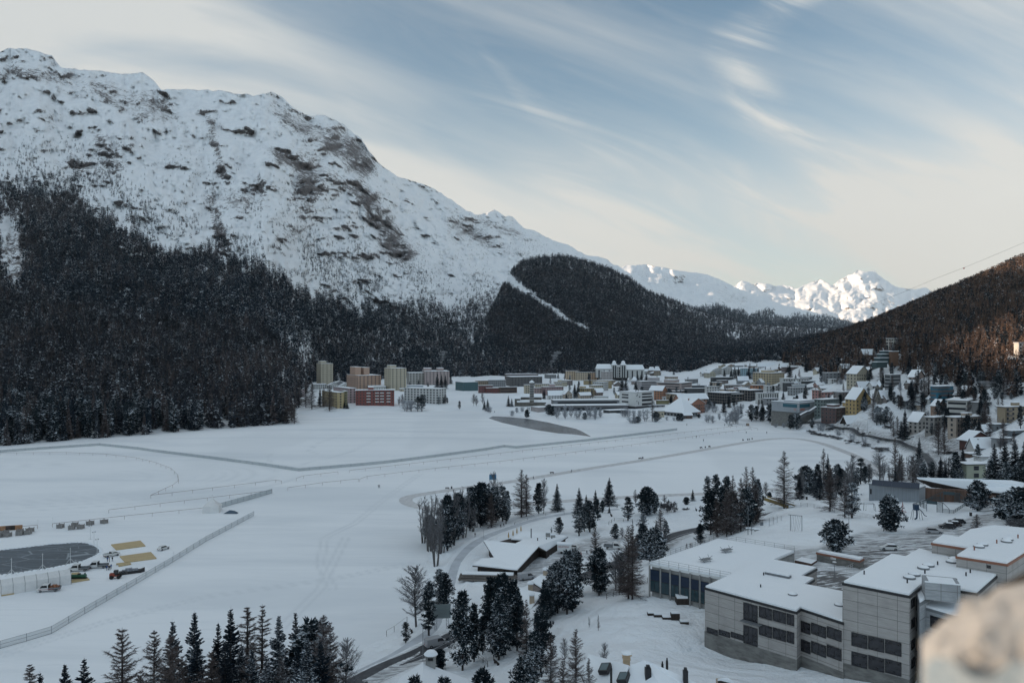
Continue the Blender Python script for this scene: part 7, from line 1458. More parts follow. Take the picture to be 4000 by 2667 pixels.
  # ================================================================== ON THE LAKE
def netm(name,col,a=.55):
 m=mat(name,col,.8);b=m.node_tree.nodes['Principled BSDF'];b.inputs['Alpha'].default_value=a;return m
M_NET=netm('grey_green_netting',(.19,.25,.26),.55);M_REDW=mat('red_white_rail',(.17,.10,.09),.7);M_PW=mat('pale_wood',(.44,.335,.185),.8,vary=.12,vscale=1.0,stretch=(.3,4,1));M_CRATE=mat('crate_wood',(.14,.13,.125),.85,vary=.3,vscale=3)
LZ=lambda px,py:Vector((*at(px,py,0),0))
def fence_line(name,pts,label,cat,h,post,m,net=False,group=None,mp=None):
 mb,mn=MB(),MB()
 for a,b in zip(pts,pts[1:]):
  A,B_=LZ(*a),LZ(*b);L_=(B_-A).length;n=max(1,int(L_/post));up=Vector((0,0,1))
  for k in range(n+(b==pts[-1])):p=A.lerp(B_,k/n);mb.tube(p,p+up*h*(1.06 if net else 1),.07 if not net else .06,n=4)
  if net:
   for k in range(n):
    p,q=A.lerp(B_,k/n),A.lerp(B_,(k+1)/n);s_=.12*math.sin(k*2.3);mn.add([p,q,q+up*(h+s_),p+up*(h-s_*.5)],[(0,1,2,3)])
   for z in(.05,.55,1.0):mb.tube(A+up*h*z,B_+up*h*z,.04,n=4)
  else:mb.tube(A+up*h,B_+up*h,.075,n=4)
 r=empty(name,LZ(*pts[0])*0,0,label,cat,group)
 mb.build('posts_and_rail' if not net else 'frame',[mp or m],r)
 if net:mn.build('netting',[m],r)
 return r
F_=lambda x,y:(x/1.5415,1650+y/1.5415)
fence_line('net_fence',[(-400,1775),F_(0,180),F_(300,158),F_(600,138),F_(830,162),F_(920,175),F_(1300,222),F_(1600,262),F_(1800,292),(1370,1822),(1500,1810),(1700,1785),(1900,1758),(1970,1746),(2016,1751),(2300,1722),(2645,1680)],'long green-grey net fence zigzagging across the far side of the frozen lake','net fence',1.7,6,M_NET,True,mp=M_METAL)
fence_line('net_fence',[(-150,2560),F_(0,1360),F_(160,1315),F_(310,1270),F_(510,1150),F_(820,970),F_(1040,840),F_(1240,715),F_(1529,560)],'see-through net fence running diagonally across the near lake ice','net fence',1.9,5,netm('thin_netting',(.20,.25,.27),.35),True,mp=M_METAL)
fence_line('net_fence',[F_(1322,515),F_(1500,465),F_(1638,425)],'short screened fence ending at the white pointed tent','net fence',2.2,4,M_NET,True,mp=M_METAL)
RL='race course rails on the lake'
for pts,lb in(([F_(0,195),F_(400,192),F_(640,203),F_(820,225),F_(940,255),F_(1030,290),F_(1070,330),F_(1075,365),F_(1040,392),F_(908,455)],'curved post-and-rail around the left turn of the race course'),([F_(908,455),F_(1280,410),F_(1660,362),F_(1695,368)],'straight rail starting at the tip of the left turn'),([F_(655,545),F_(1110,488),F_(1638,425)],'rail passing behind the white pointed tent'),([F_(316,630),F_(750,582),F_(1234,532)],'rail running from the gate posts to the white pointed tent'),([F_(-200,665),F_(0,658),F_(225,638)],'rail at the left frame edge beside the crates'),([(1157,1878),(1185,1868),(1320,1852)],'short middle rail left of the walking pair'),([(1124,1915),(1260,1895),(1400,1880)],'lower short rail just left of the walking pair'),([(1366,1846),(1600,1820),(2000,1772),(2500,1715),(2900,1667),(2960,1680)],'upper long rail of the home straight'),([(1405,1881),(1434,1870),(1700,1838),(2000,1805),(2500,1740),(2860,1690),(2935,1680)],'lower long rail of the home straight')):
 fence_line('rail_fence',pts,lb,'rail fence',1.5,9,M_REDW,group=RL)
 # people ---------------------------------------------------------------
def person_mesh(pose,jacket,legs,skin=(.35,.22,.17),hat=(.03,.03,.035)):
 st={'stand':.05,'walk':.28,'bend':.12,'ride':.2}[pose];lean=.45 if pose=='bend' else(.12 if pose=='walk' else 0)
 V=[(0,0,.95),(0,lean*.3,1.2),(0,lean*.6,1.43),(0,lean*.7,1.53),(0,lean*.8,1.64),(0,lean*.8,1.74),(.1,0,.9),(.12,st,.5),(.12,st*.6-.05,.08),(.12,st*.6+.1,.03),(-.1,0,.9),(-.12,-st*.5,.5),(-.12,-st-.08,.08),(-.12,-st+.06,.03),(.19,lean*.6,1.40),(.26,lean*.6-.05-st*.4,1.14),(.25,lean*.7+.08,.92),(-.19,lean*.6,1.40),(-.26,lean*.6+st*.5,1.14),(-.25,lean*.7+.14,.94)]
 E_=[(0,1),(1,2),(2,3),(3,4),(4,5),(0,6),(6,7),(7,8),(8,9),(0,10),(10,11),(11,12),(12,13),(2,14),(14,15),(15,16),(2,17),(17,18),(18,19)]
 Rr=[.15,.16,.17,.06,.105,.09,.1,.075,.055,.05,.1,.075,.055,.05,.08,.06,.045,.08,.06,.045]
 me=bpy.data.meshes.new('person');me.from_pydata(V,E_,[]);o=bpy.data.objects.new('person',me);COL.objects.link(o);o.modifiers.new('s','SKIN')
 for i,r_ in enumerate(Rr):me.skin_vertices[0].data[i].radius=(r_,r_*.8);me.skin_vertices[0].data[i].use_root=(i==0)
 o.modifiers.new('u','SUBSURF').levels=1;me2=bpy.data.meshes.new_from_object(o.evaluated_get(bpy.context.evaluated_depsgraph_get()));bpy.data.objects.remove(o)
 me2.name='person';me2.materials.clear()
 for c in(legs,jacket,skin,hat):me2.materials.append(mat('cloth_%02x%02x%02x'%tuple(int(x*255)for x in c),c,.8))
 for p in me2.polygons:z=p.center.z;x=abs(p.center.x);p.material_index=3 if z>1.66 else 2 if z>1.5 and x<.12 else(0 if z<.93 and x<.2 else 1)
 return me2
NAVY,BLK,BLU,RED=(.015,.02,.04),(.012,.012,.014),(.02,.08,.22),(.20,.02,.02)
PM={k:person_mesh(*v)for k,v in dict(wb=('walk',BLK,BLK),wn=('walk',NAVY,BLK),sb=('stand',BLK,NAVY),sl=('stand',BLU,NAVY),bn=('bend',NAVY,NAVY),wr=('walk',RED,BLK)).items()}
def person(px,py,k,label,rz=0,group=None,z=None):
 p=G(px,py)if z is None else Vector((*at(px,py,z),z));o=bpy.data.objects.new('person',PM[k]);COL.objects.link(o);o.location=p;o.rotation_euler=(0,0,rz);tag(o,label,'person',group)
 if p.y>420:o.scale=(1.15,)*3
 return o
for a in[(1478,1905,'wb','person in black, left one of the pair walking alone on the open ice',1),(1483,1905,'wn','person in dark navy, right one of the pair walking on the open ice',1.2),(1856,2097,'wb','person in black walking alone on the lakeside path',2.8),(1956,2063,'wb','left of two people walking on the path above the chalet',2.5),(1968,2059,'wn','right of two people walking on the path above the chalet',2.6),(2084,1872,'wb','person on the ice track near the tall larch pair',1.5),(2231,1846,'bn','skater bending forward on the ice track',-1.6),(2411,1985,'wb','person walking past the tallest park spruce',1.5),(2683,2142,'wb','adult in black on the path behind the sports hall',1.0),(2697,2140,'wn','child in navy, left one behind the sports hall railing',1.0),(2703,2138,'sb','child in black, right one behind the sports hall railing',1.4),(2271,2176,'wr','person in a dark red coat beside the chalet car park',2.0),(2293,2167,'wn','person in navy pointing by the chalet car park',2.2),(2683,1663,'wb','person on the snow in front of the tent-roofed hall',0),(2720,1711,'sb','person standing in the gap between the long rails',0),(2748,1724,'wb','person walking a dog on the far straight',.5),(2831,1664,'wb','person near the picnic terrace at the far shore',0),(2915,1694,'sb','person alone at the end of the rails',0),(2995,1694,'sb','small figure standing on the lake below the gallery',0),(2155,1626,'sb','small figure on the shore beside the open water',0),(1932,1612,'sb','small figure by the bridge at the stream mouth',0)]:person(*a)
SV='workers beside the skating rink'
for a in[(420,2193,'sl','worker in a blue jacket at the pickup tailgate',1),(427,2194,'sb','worker in black, middle one at the pickup tailgate',2),(439,2192,'sb','worker in black standing right of the pickup tailgate',3),(417,2226,'sl','worker in bright blue, leftmost of the standing group',1),(423,2225,'sb','worker in black second in the standing group',2),(428,2226,'sb','worker in black third in the standing group',0),(434,2222,'sl','worker in blue at the right end of the standing group',4),(332,2255,'wn','worker in navy walking on the boards by the green machine',.6)]:person(a[0],a[1],a[2],a[3],a[4],SV)
# vehicles -------------------------------------------------------------
def carp(c):return mat('car_paint_%02x%02x%02x'%tuple(int(x*255)for x in c),c,.35,spec=.5)
M_TYRE=mat('tyre',(.012,.012,.013),.8);M_RIM=mat('rim',(.25,.25,.26),.4,metal=.6);M_LAMP=mat('headlight_glass',(.45,.45,.43),.2);M_TAIL=mat('tail_light',(.25,.01,.01),.3)
def loft(mb,secs,m):
 k=len(mb.v);n=len(secs)
 for x,w_,z0,z1 in secs:mb.v+=[(x,-w_,z0),(x,w_,z0),(x,w_*.96,z1),(x,-w_*.96,z1)]
 for i in range(n-1):
  for j in range(4):a,b=k+i*4+j,k+i*4+(j+1)%4;mb.f.append((a,b,b+4,a+4));mb.m.append(m)
 mb.f+=[(k+3,k+2,k+1,k),(k+4*n-4,k+4*n-3,k+4*n-2,k+4*n-1)];mb.m+=[m,m]
def vehicle(kind,px,py,rz,col,label,snow=False,z=None,s_=1.0):
 p=G(px,py)if z is None else Vector((*at(px,py,z),z));r=empty({'car':'parked_car','van':'van','truck':'flatbed_truck','pickup':'pickup_truck'}[kind],p,rz,label,{'car':'car','van':'van','truck':'flatbed truck','pickup':'pickup truck'}[kind],'cars and trucks',s_)
 L_,H1,H2,w_={'car':(4.5,.95,1.55,.92),'van':(5.2,1.1,2.1,1.0),'truck':(6.4,1.1,2.3,1.0),'pickup':(5.3,1.05,1.75,.95)}[kind];h=L_/2;b=MB();g_=MB()
 if kind=='car':loft(b,[(-h,w_*.86,.4,.85),(-h+.25,w_,.3,H1),(h-1.2,w_,.3,H1),(h-.2,w_*.93,.3,.78),(h,w_*.8,.38,.65)],0);loft(b,[(-h+.35,w_*.8,H1,H1+.05),(-h+.75,w_*.78,H1,H2),(.35,w_*.78,H1,H2),(1.15,w_*.84,H1-.02,H1+.02)],0);loft(g_,[(-h+.42,w_*.83,H1+.03,H1+.1),(-h+.72,w_*.81,H1+.05,H2-.1),(.3,w_*.81,H1+.05,H2-.1),(1.05,w_*.85,H1+.02,H1+.06)],0)
 elif kind=='van':loft(b,[(-h,w_,.35,H2-.1),(h-1.6,w_,.35,H2),(h-.9,w_*.95,.35,H1+.15),(h,w_*.85,.4,.9)],0);loft(g_,[(h-2.6,w_+.02,H1+.15,H2-.2),(h-1.55,w_+.02,H1+.15,H2-.2),(h-.98,w_*.97,H1+.1,H1+.2)],0)
 else:
  cx_=h-(3.3 if kind=='truck' else 2.9);loft(b,[(cx_,w_,.45,H2-.15),(h-1.7,w_,.45,H2),(h-.95,w_*.95,.45,H1+.2),(h,w_*.85,.45,.95)],0);loft(g_,[(cx_+.25,w_+.02,H1+.2,H2-.25),(h-1.65,w_+.02,H1+.2,H2-.25),(h-1.05,w_*.97,H1+.15,H1+.3)],0)
  bd=MB();y_=w_*1.02;bd.box(-h,cx_-.1,-y_,y_,.8,.92,0);bd.box(-h,cx_-.1,-y_-.03,-y_,.92,1.3,0);bd.box(-h,cx_-.1,y_,y_+.03,.92,1.3,0);bd.box(-h-.03,-h,-y_,y_,.92,1.3,0);bd.box(cx_-.14,cx_-.1,-y_,y_,.92,H2-.1,1);bd.box(-h,cx_,-.4,.4,.5,.8,1);bd.build('flatbed',[M_METAL if kind=='truck' else carp(col),M_BLACK],r)
 b.build('body',[carp(col)],r,bevel=0);g_.build('window',[M_DGLASS],r)
 for sx_ in(-1,1):
  for sy_ in(-1,1):
   x=sx_*h*.62;wm=MB().tube((x,sy_*(w_-.12),.36),(x,sy_*(w_+.04),.36),.36,n=14,m=0).tube((x,sy_*(w_+.03),.36),(x,sy_*(w_+.055),.36),.2,n=8,m=1);wm.build('wheel',[M_TYRE,M_RIM],r)
   MB().box(-.05,.03,-.16,.16,-.08,.08).build('headlight' if sx_>0 else 'tail_light',[M_LAMP if sx_>0 else M_TAIL],r,loc=(sx_*(h-.03),sy_*w_*.6,.72))
 if snow:MB().box(-1.4,.3,-w_*.7,w_*.7,H2,H2+.08).build('snow_cover',[M_SNOW],r)
 return r
WH,SI,DK=(.55,.55,.54),(.30,.30,.31),(.012,.013,.018)
V_=vehicle
v1=V_('truck',190,2308,3.35,WH,'white crew-cab truck with a loaded bed beside the white marquee');MB().box(-2.8,-.3,-.8,.8,.95,1.5).box(-2.2,-1.0,-.6,.5,1.5,1.85).build('cargo',[mat('orange_tools',(.22,.09,.045),.8,vary=.7,vscale=2.5)],v1)
MB().box(-1.8,2.6,-1.06,-1.03,.85,.93).box(-1.8,2.6,1.03,1.06,.85,.93).build('stripe',[mat('red_stripe',(.3,.03,.03),.5)],v1)
V_('truck',308,2229,3.3,WH,'white crew-cab truck with an empty bed behind the marquee end');V_('truck',382,2217,3.3,WH,'white single-cab truck, right one of the two empty ones');V_('pickup',436,2172,.9,WH,'white pickup with workers at its lowered tailgate');V_('car',638,2146,1.2,WH,'small white car parked alone right of the boards');V_('van',1703,2521,.55,SI,'pale grey van driving on the lake road below the billboard',z=None);V_('van',2057,2261,.4,SI,'grey van parked at the corner of the chalet')
V_('car',2236,2143,2.7,WH,'white car parked at the end of the chalet behind the ice cream trailer');V_('truck',2397,2143,-.3,WH,'white truck half hidden by a brown larch near the car park');V_('car',2250,2212,2.6,DK,'dark car partly hidden by the pine at the road bend')
V_('car',3472,2147,2.95,WH,'white car standing alone on the slushy school car park',True);V_('car',3648,2082,-.28,SI,'silver estate car nearest to the school roof');V_('car',3700,2062,2.85,DK,'black car at the left end of the parked row',True);V_('car',3722,2055,2.85,(.03,.02,.02),'dark brown car in the middle of the parked row',True);V_('car',3738,2044,2.85,DK,'black snow-roofed car at the back of the parked row',True)
V_('car',3679,1848,4.5,WH,'white car driving in the dip of the curved road');V_('car',3678,1813,4.6,DK,'black car ahead on the curved road');V_('car',3706,1773,3.1,DK,'black car on the snowy traffic island');V_('car',3560,1712,3.1,WH,'white car parked in front of the cream gabled house',True);V_('car',3370,1697,2.7,DK,'dark car driving on the lake road below the chalet');V_('van',3402,1696,2.7,WH,'white van on the lake road right of the black chalet');V_('car',3236,1665,2.7,WH,'white car on the lake road below the brick house')
V_('car',2852,1663,3.1,WH,'white car on the far snow beside the frosted trees');V_('van',2920,1662,1.5,(.2,.15,.1),'brown van coming along the far snow track');V_('car',2679,1634,2.8,(.35,.05,.02),'red car beside the tent-roofed hall')
it=empty('food_trailer',G(2205,2160)+Vector((0,0,.1)),-.12,'white ice cream trailer with red lettering at the chalet end','trailer');MB().box(-2.3,2.3,-1.1,1.1,.7,3.0).build('body',[M_WHITE],it);MB().box(-2.45,2.45,-1.25,1.25,3.0,3.4).build('roof',[M_SNOW],it)
lettering('GELATERIA',.72,Matrix.Translation((-2.05,-1.13,2.1))@Matrix.Rotation(R(90),4,'X'),mat('red_letters',(.30,.05,.05),.6),it,ext=.01)
for x in(-1,1):MB().tube((x,-1.1,.38),(x,1.1,.38),.36,n=12).build('wheel',[M_TYRE],it)
mq=empty('marquee',LZ(5,2327),0,'long white marquee tent in six bays beside the skating rink','marquee');A=LZ(4,2327);Bq=LZ(278,2281);ax=(Bq-A).normalized();ay=Vector((-ax.y,ax.x,0));L_=(Bq-A).length;mq.rotation_euler=(0,0,math.atan2(ax.y,ax.x));mq.location=A
M_TENT=mat('white_tarpaulin',(.62,.61,.60),.6,vary=.05,vscale=.7,bump=.2,bscale=.8)
for k in range(6):
 x0,x1=L_*k/6+.04,L_*(k+1)/6-.04;MB().add([(x0,0,0),(x1,0,0),(x1,0,2.9),(x0,0,2.9),(x0,2.2,4.3),(x1,2.2,4.3),(x0,6,2.9),(x1,6,2.9),(x0,6,0),(x1,6,0)],[(0,1,2,3),(3,2,5,4),(4,5,7,6),(6,7,9,8),(0,3,4,6,8),(1,9,7,5,2)]).build('bay',[M_TENT],mq)
for k in range(7):x=L_*k/6;MB().tube((x,-.03,0),(x,-.03,2.95),.05,n=4).tube((x,-.03,2.95),(x,2.2,4.38),.05,n=4).build('seam_pole',[M_METAL],mq)
for k,(x,y,h_)in enumerate(((140,1080,90),(522,1020,85),(862,945,75),(1108,645,88),(1152,725,88),(1190,820,88))):
 p=LZ(x/3.136,1900+y/3.136);ms=empty('lamp_mast',p,0,'white lamp mast at the rink, %s'%('leftmost of three with tripod feet','middle of three with tripod feet','rightmost of three with tripod feet','farthest of three at the round end','middle of three at the round end','nearest of three at the round end')[k],'lamp mast','lamp masts round the rink')
 hm=5.5;MB().tube((0,0,0),(0,0,hm),.09,.06,n=6).tube((-.5,0,hm-.5),(.5,0,hm-.3),.05,n=4).build('pole',[M_WHITE],ms);MB().box(-.6,-.3,-.2,.1,hm-.6,hm-.4).box(.3,.6,-.2,.1,hm-.4,hm-.2).build('lamp',[M_METAL],ms)
 for q in range(3):t_=q*2.09;MB().tube((0,0,1.8 if k<3 else .3),(1.9*math.cos(t_)*(1 if k<3 else .4),1.9*math.sin(t_)*(1 if k<3 else .4),0),.06,n=4).build('leg',[M_WHITE],ms)
def deck(pts,label,th=.28):
 o=MB().prism([tuple(LZ(x/1.5415,1650+y/1.5415)[:2])for x,y in pts],.03,.03+th).build('wooden_deck',[M_PW]);tag(o,label,'deck','timber floor decks')
deck([(700,769),(876,745),(845,713),(668,737)],'pale timber floor deck, upper one of two large ones');deck([(755,845),(943,820),(908,782),(720,808)],'pale timber floor deck, lower one of two large ones with loose boards');deck([(432,965),(540,948),(525,937),(430,950)],'narrow timber deck under the green machine');deck([(430,928),(488,918),(478,905),(430,908)],'small timber deck behind the marquee end');deck([(10,1045),(85,1033),(80,1020),(8,1030)],'timber deck with dark bench at the marquee corner');deck([(715,868),(790,855),(780,850),(712,862)],'low stack of yellow boards below the decks',.5);deck([(700,858),(760,850),(752,846),(700,852)],'second thin heap of brown boards below the decks',.35)
gm=empty('ice_machine',LZ(308,2262)+Vector((0,0,.3)),.12,'green ice-making machine on a timber deck','machine');MB().tube((-2.2,0,.8),(2.2,0,.8),.55,n=12).build('tank',[mat('green_paint',(.02,.09,.05),.5)],gm);MB().box(-2.4,2.4,-.5,.5,0,.3).box(-.3,.5,-.4,.4,1.3,1.6).build('frame',[M_BLACK],gm)
tr=empty('wheel_loader',LZ(452,2258),.25,'red and black wheel loader pulling a black sledge of gear','tractor');MB().box(-1.7,-.2,-.8,.8,.8,1.7).box(-.2,1.0,-.5,.5,.7,1.2).build('body',[mat('red_paint',(.22,.035,.02),.45)],tr);MB().box(-.5,.7,-.65,.65,1.2,1.35).box(-.5,.7,-.65,.65,2.5,2.6).box(-.5,-.4,-.65,-.55,1.3,2.5).box(.6,.7,-.65,-.55,1.3,2.5).box(-.5,-.4,.55,.65,1.3,2.5).box(.6,.7,.55,.65,1.3,2.5).build('cab',[M_BLACK],tr);MB().box(-.38,.58,-.6,.6,1.4,2.48).build('window',[M_DGLASS],tr);MB().tube((.6,0,1.2),(2.2,0,2.2),.16,n=6).tube((2.2,0,2.2),(3.1,0,1.6),.14,n=6).box(2.9,3.3,-.7,.7,1.3,1.9).build('lift_arm',[M_BLACK],tr)
for x in(-1.1,1.0):
 for y in(-.85,.85):MB().tube((x,y-.18,.6),(x,y+.18,.6),.6,n=14).build('wheel',[M_TYRE],tr)
sl=empty('sledge',LZ(510,2238),.5,'black cargo sledge heaped with gear right of the wheel loader','sledge');MB().prism([(-3.4,-1),(3,-1),(4.2,0),(3,1),(-3.4,1)],.05,[.9,.9,1.5,.9,.9]).build('hull',[M_BLACK],sl);MB().box(-2.5,2.2,-.8,.8,.9,1.3).box(-1.5,.5,-.5,.6,1.3,1.7).build('load',[mat('grey_tarp',(.2,.21,.23),.8,vary=.5,vscale=2)],sl)
crt=empty('wooden_crate',LZ(236,2060),0,'x','crate');MB().box(-.95,.95,-.95,.95,.05,1.5).build('box',[M_CRATE],crt);mb=MB()
for k in range(4):
 z=.1+k*.38
 mb.box(-1.02,1.02,-1.03,-.96,z,z+.26).box(-1.02,1.02,.96,1.03,z,z+.26).box(-1.03,-.96,-1.02,1.02,z,z+.26).box(.96,1.03,-1.02,1.02,z,z+.26)
for x in(-1,1):
 for y in(-1,1):mb.box(x-.1,x+.1,y-.1,y+.1,0,1.8)
mb.build('slat_frame',[mat('crate_slats',(.24,.23,.22),.85,vary=.25,vscale=3)],crt);reg(crt)
CL=['first crate of the right group, leftmost','crate at the back of the right group','front crate of the right group, second from the left','crate third from the left in the right group','crate next to last of the right group','rightmost crate standing apart','crate at the right end of the left group, rear','crate in front of the rear right one of the left group','upper crate of the touching pair in the left group','lower crate of the touching pair in the left group','crate by the brown board wall, rear left','crate by the brown board wall, front left','crate cut off by the left frame edge']
for k,(x,y)in enumerate(((740,506),(916,488),(878,524),(988,514),(1104,468),(1275,450),(367,555),(342,582),(243,572),(242,594),(57,585),(92,612),(-12,620))):
 p=LZ(x/3.136,1900+y/3.136);lb='grey wooden crate, '+CL[k]
 if k==0:crt.location=p;tag(crt,lb,'crate','wooden crates along the rail')
 else:dup(crt,p,.3*math.sin(k),None,lb,'wooden crates along the rail')
bw=empty('board_wall',LZ(0,2080),0,'low brown board wall at the left frame edge behind the crates','board wall');a_,b_=LZ(-60,2080),LZ(88,2070);d_=(b_-a_);bw.location=a_;bw.rotation_euler=(0,0,math.atan2(d_.y,d_.x));MB().box(0,d_.length,-.06,.06,.3,2.2).build('boards',[mat('orange_board',(.32,.17,.09),.8,vary=.3)],bw);MB().box(d_.length*.55,d_.length*.8,-.12,-.07,.4,2.1).build('dark_panel',[M_DARKW],bw)
pt=empty('pagoda_tent',LZ(829,1998),.15,'small white tent with a pointed roof beside the rail','tent');w_=3.4;MB().box(-w_,w_,-w_,w_,0,2.9).build('wall',[M_TENT],pt);MB().lathe([(w_*1.42,2.85),(w_*.8,3.9),(w_*.3,5.2),(.06,6.8)],n=4).build('tent_roof',[M_TENT],pt).rotation_euler=(0,0,R(45));MB().tube((0,0,6.6),(0,0,7.6),.04,n=4).build('pole',[M_METAL],pt)
tp=MB().add([(-3,-1.2,.1),(3,-1.4,.1),(3,.8,.1),(-3,1,.1),(-.5,-.2,1.5),(1.6,-.3,1.2)],[(0,1,5,4),(1,2,5),(2,3,4,5),(3,0,4)]).build('tarpaulin_heap',[mat('dark_tarp',(.06,.09,.12),.7)],loc=LZ(903,2004));tag(tp,'dark tarpaulin heap on the ice right of the pointed tent','tarpaulin')
for k,(x,y,h_)in enumerate(((228,640,70),(315,625,62),(545,705,0),(1046,838,65))):
 if k==2:continue
 p=LZ(*F_(x,y));o=MB().tube((0,0,0),(0,0,3.6),.06,n=5).tube((-.25,0,3.5),(.25,0,3.5),.04,n=4).build('marker_pole',[M_WHITE],loc=p);tag(o,('thin pole at the left side of the rail gate','thin pole at the right side of the rail gate','','thin pole standing at the diagonal net fence')[k],'pole','thin poles on the ice')
bt=empty('judge_cabin',LZ(1925,1903),0,'small blue cabin on a stand seen behind a bare tree','cabin');MB().box(-1.8,1.8,-1.2,1.2,4.2,6.6).build('cabin',[mat('cabin_blue',(.04,.14,.24),.6)],bt);[MB().tube((x,y,0),(x,y,4.2),.09,n=5).build('leg',[M_METAL],bt)for x in(-1.5,1.5)for y in(-1,1)]
bn_=empty('bench',(0,0,0),0,'x','bench');MB().box(-1.0,1.0,-.25,.25,.42,.5).build('seat',[M_DARKW],bn_);MB().box(-1.0,1.0,.22,.3,.55,.95).build('backrest',[M_DARKW],bn_);[MB().box(x-.05,x+.05,-.22,.25,0,.42).build('leg',[M_BLACK],bn_)for x in(-.8,.8)];reg(bn_)
for k,(x,y,lb)in enumerate(((1747,1910,'bench beside the ice track near its left turn'),(2156,1850,'bench on the snow above the ice track, between two people'),(2501,1793,'bench with a bin on the right part of the track'),(2739,1751,'bench left of a bin at the far straight'),(2772,1746,'bench right of a bin at the far straight'),(2903,1720,'bench near the far turn, left one'),(2928,1717,'bench near the far turn, right one'),(2720,1994,'snow-free bench on the park slope'),(2388,2015,'long low bench on the park path'),(1608,2470,'bench beside the small tree on the lake path'),(1940,2594,'bench on the footpath below the big pines'))):
 p=G(x,y)
 if k==0:bn_.location=p;tag(bn_,lb,'bench','benches')
 else:dup(bn_,p,.2*k,1.15 if p.y>300 else 1.0,lb,'benches')
lb_=empty('litter_bin',(0,0,0),0,'x','litter bin');MB().tube((0,0,.1),(0,0,1.25),.4,n=10).build('bin_body',[M_BLACK],lb_);MB().tube((0,0,1.25),(0,0,1.32),.45,n=10).build('lid',[M_SNOW],lb_);reg(lb_)
for k,(x,y,lb)in enumerate(((1764,1908,'dark litter bin beside the bench at the left turn'),(2511,1791,'dark litter bin on the right part of the ice track'),(2755,1749,'dark litter bin between two benches at the far straight'),(2921,1719,'dark litter bin near the far turn, left one'),(2938,1716,'dark litter bin near the far turn, right one'),(3792,2015,'green litter bin beside the school drive'),(3497,2075,'green litter bin on a pole by the car park pine'),(3151,1951,'green litter bin by the playground fence'))):
 p=G(x,y)
 if k==0:lb_.location=p;tag(lb_,lb,'litter bin','litter bins')
 else:dup(lb_,p,0,None,lb,'litter bins')
sl_=empty('street_lamp',(0,0,0),0,'x','street lamp');MB().tube((0,0,-.5),(0,0,7),.09,.06,n=6).path([(0,0,7),(-.25,0,7.6),(-.9,0,8),(-1.8,0,8.05)],.05,n=5).build('pole',[M_METAL],sl_);MB().box(-2.4,-1.7,-.14,.14,7.98,8.12).build('lamp_head',[M_WHITE],sl_);reg(sl_)
for k,(x,yb,yt,rz,lb)in enumerate(((1652,2580,2433,2.6,'tall street lamp beside the road near the van'),(3316,2095,1983,.2,'tall bent street lamp behind the round school pine'),(3228,2100,2025,0,'bent street lamp leaning left over the playground'),(2922,2088,1968,3.0,'tall bent street lamp at the edge of the larch group'),(2755,2045,1970,.2,'bent street lamp over the park road'),(2516,2100,2040,.2,'bent street lamp beside the compact snowy pine'),(2266,2245,2145,2.9,'street lamp by the chalet car park'),(3388,1692,1638,0,'tall street lamp on the lake road below the yellow hotel'),(2204,2010,1973,0,'short lamp post beside the neat conical spruce'),(1889,2103,2063,0,'lamp post on the promenade curve'))):
 p=G(x,yb);s_=(pyb_to_z(yt,p.y)-p.z)/8.1
 if k==0:sl_.location=p;sl_.rotation_euler=(0,0,rz);sl_.scale=(s_,)*3;tag(sl_,lb,'street lamp','street lamps')
 else:dup(sl_,p,rz,s_,lb,'street lamps')
yl=empty('yard_lamp',(*at(*E(1110,1490),22),21.5),0,'short yard lamp with a flat snow-capped head in the school yard','lamp');MB().tube((0,0,0),(0,0,3.6),.06,n=6).build('pole',[M_METAL],yl);MB().lathe([(0,3.55),(.45,3.6),(.4,3.75),(0,3.8)],n=12).build('lamp_head',[M_WHITE],yl)
bb=empty('billboard',G(1725,2458),.1,'back of a slatted billboard on two lattice legs beside the lake road','billboard');MB().box(-2.2,2.2,-.08,.08,2.8,6.2).box(-2.2,2.2,-.14,-.08,3.9,4.0).box(-2.2,2.2,-.14,-.08,5.0,5.1).build('panel',[mat('green_grey_panel',(.17,.20,.20),.6,vary=.1)],bb)
for x in(-1.4,1.4):
 mb=MB();mb.tube((x-.25,0,0),(x-.25,0,3),.05,n=4).tube((x+.25,0,0),(x+.25,0,3),.05,n=4)
 for k in range(5):mb.tube((x-.25*(-1)**k,0,k*.6),(x+.25*(-1)**k,0,k*.6+.6),.03,n=4)
 mb.build('leg',[M_METAL],bb)
def gfence(name,pts,label,h,post,m,bars=4):
 r=empty(name,(0,0,0),0,label,'fence');mb=MB();P=[G(*p)for p in pts]
 for a,b in zip(P,P[1:]):
  n=max(1,int((b-a).length/post));last=None
  for k in range(n+1):
   p=a.lerp(b,k/n);p.z=gz(p.x,p.y)+.05;mb.tube(p,p+Vector((0,0,h)),.06,n=4)
   if last is not None:
    for q in range(bars):z=Vector((0,0,h*(q+1)/bars));mb.tube(last+z,p+z,.03,n=4)
   last=p
 mb.build('posts_and_rails',[m],r)
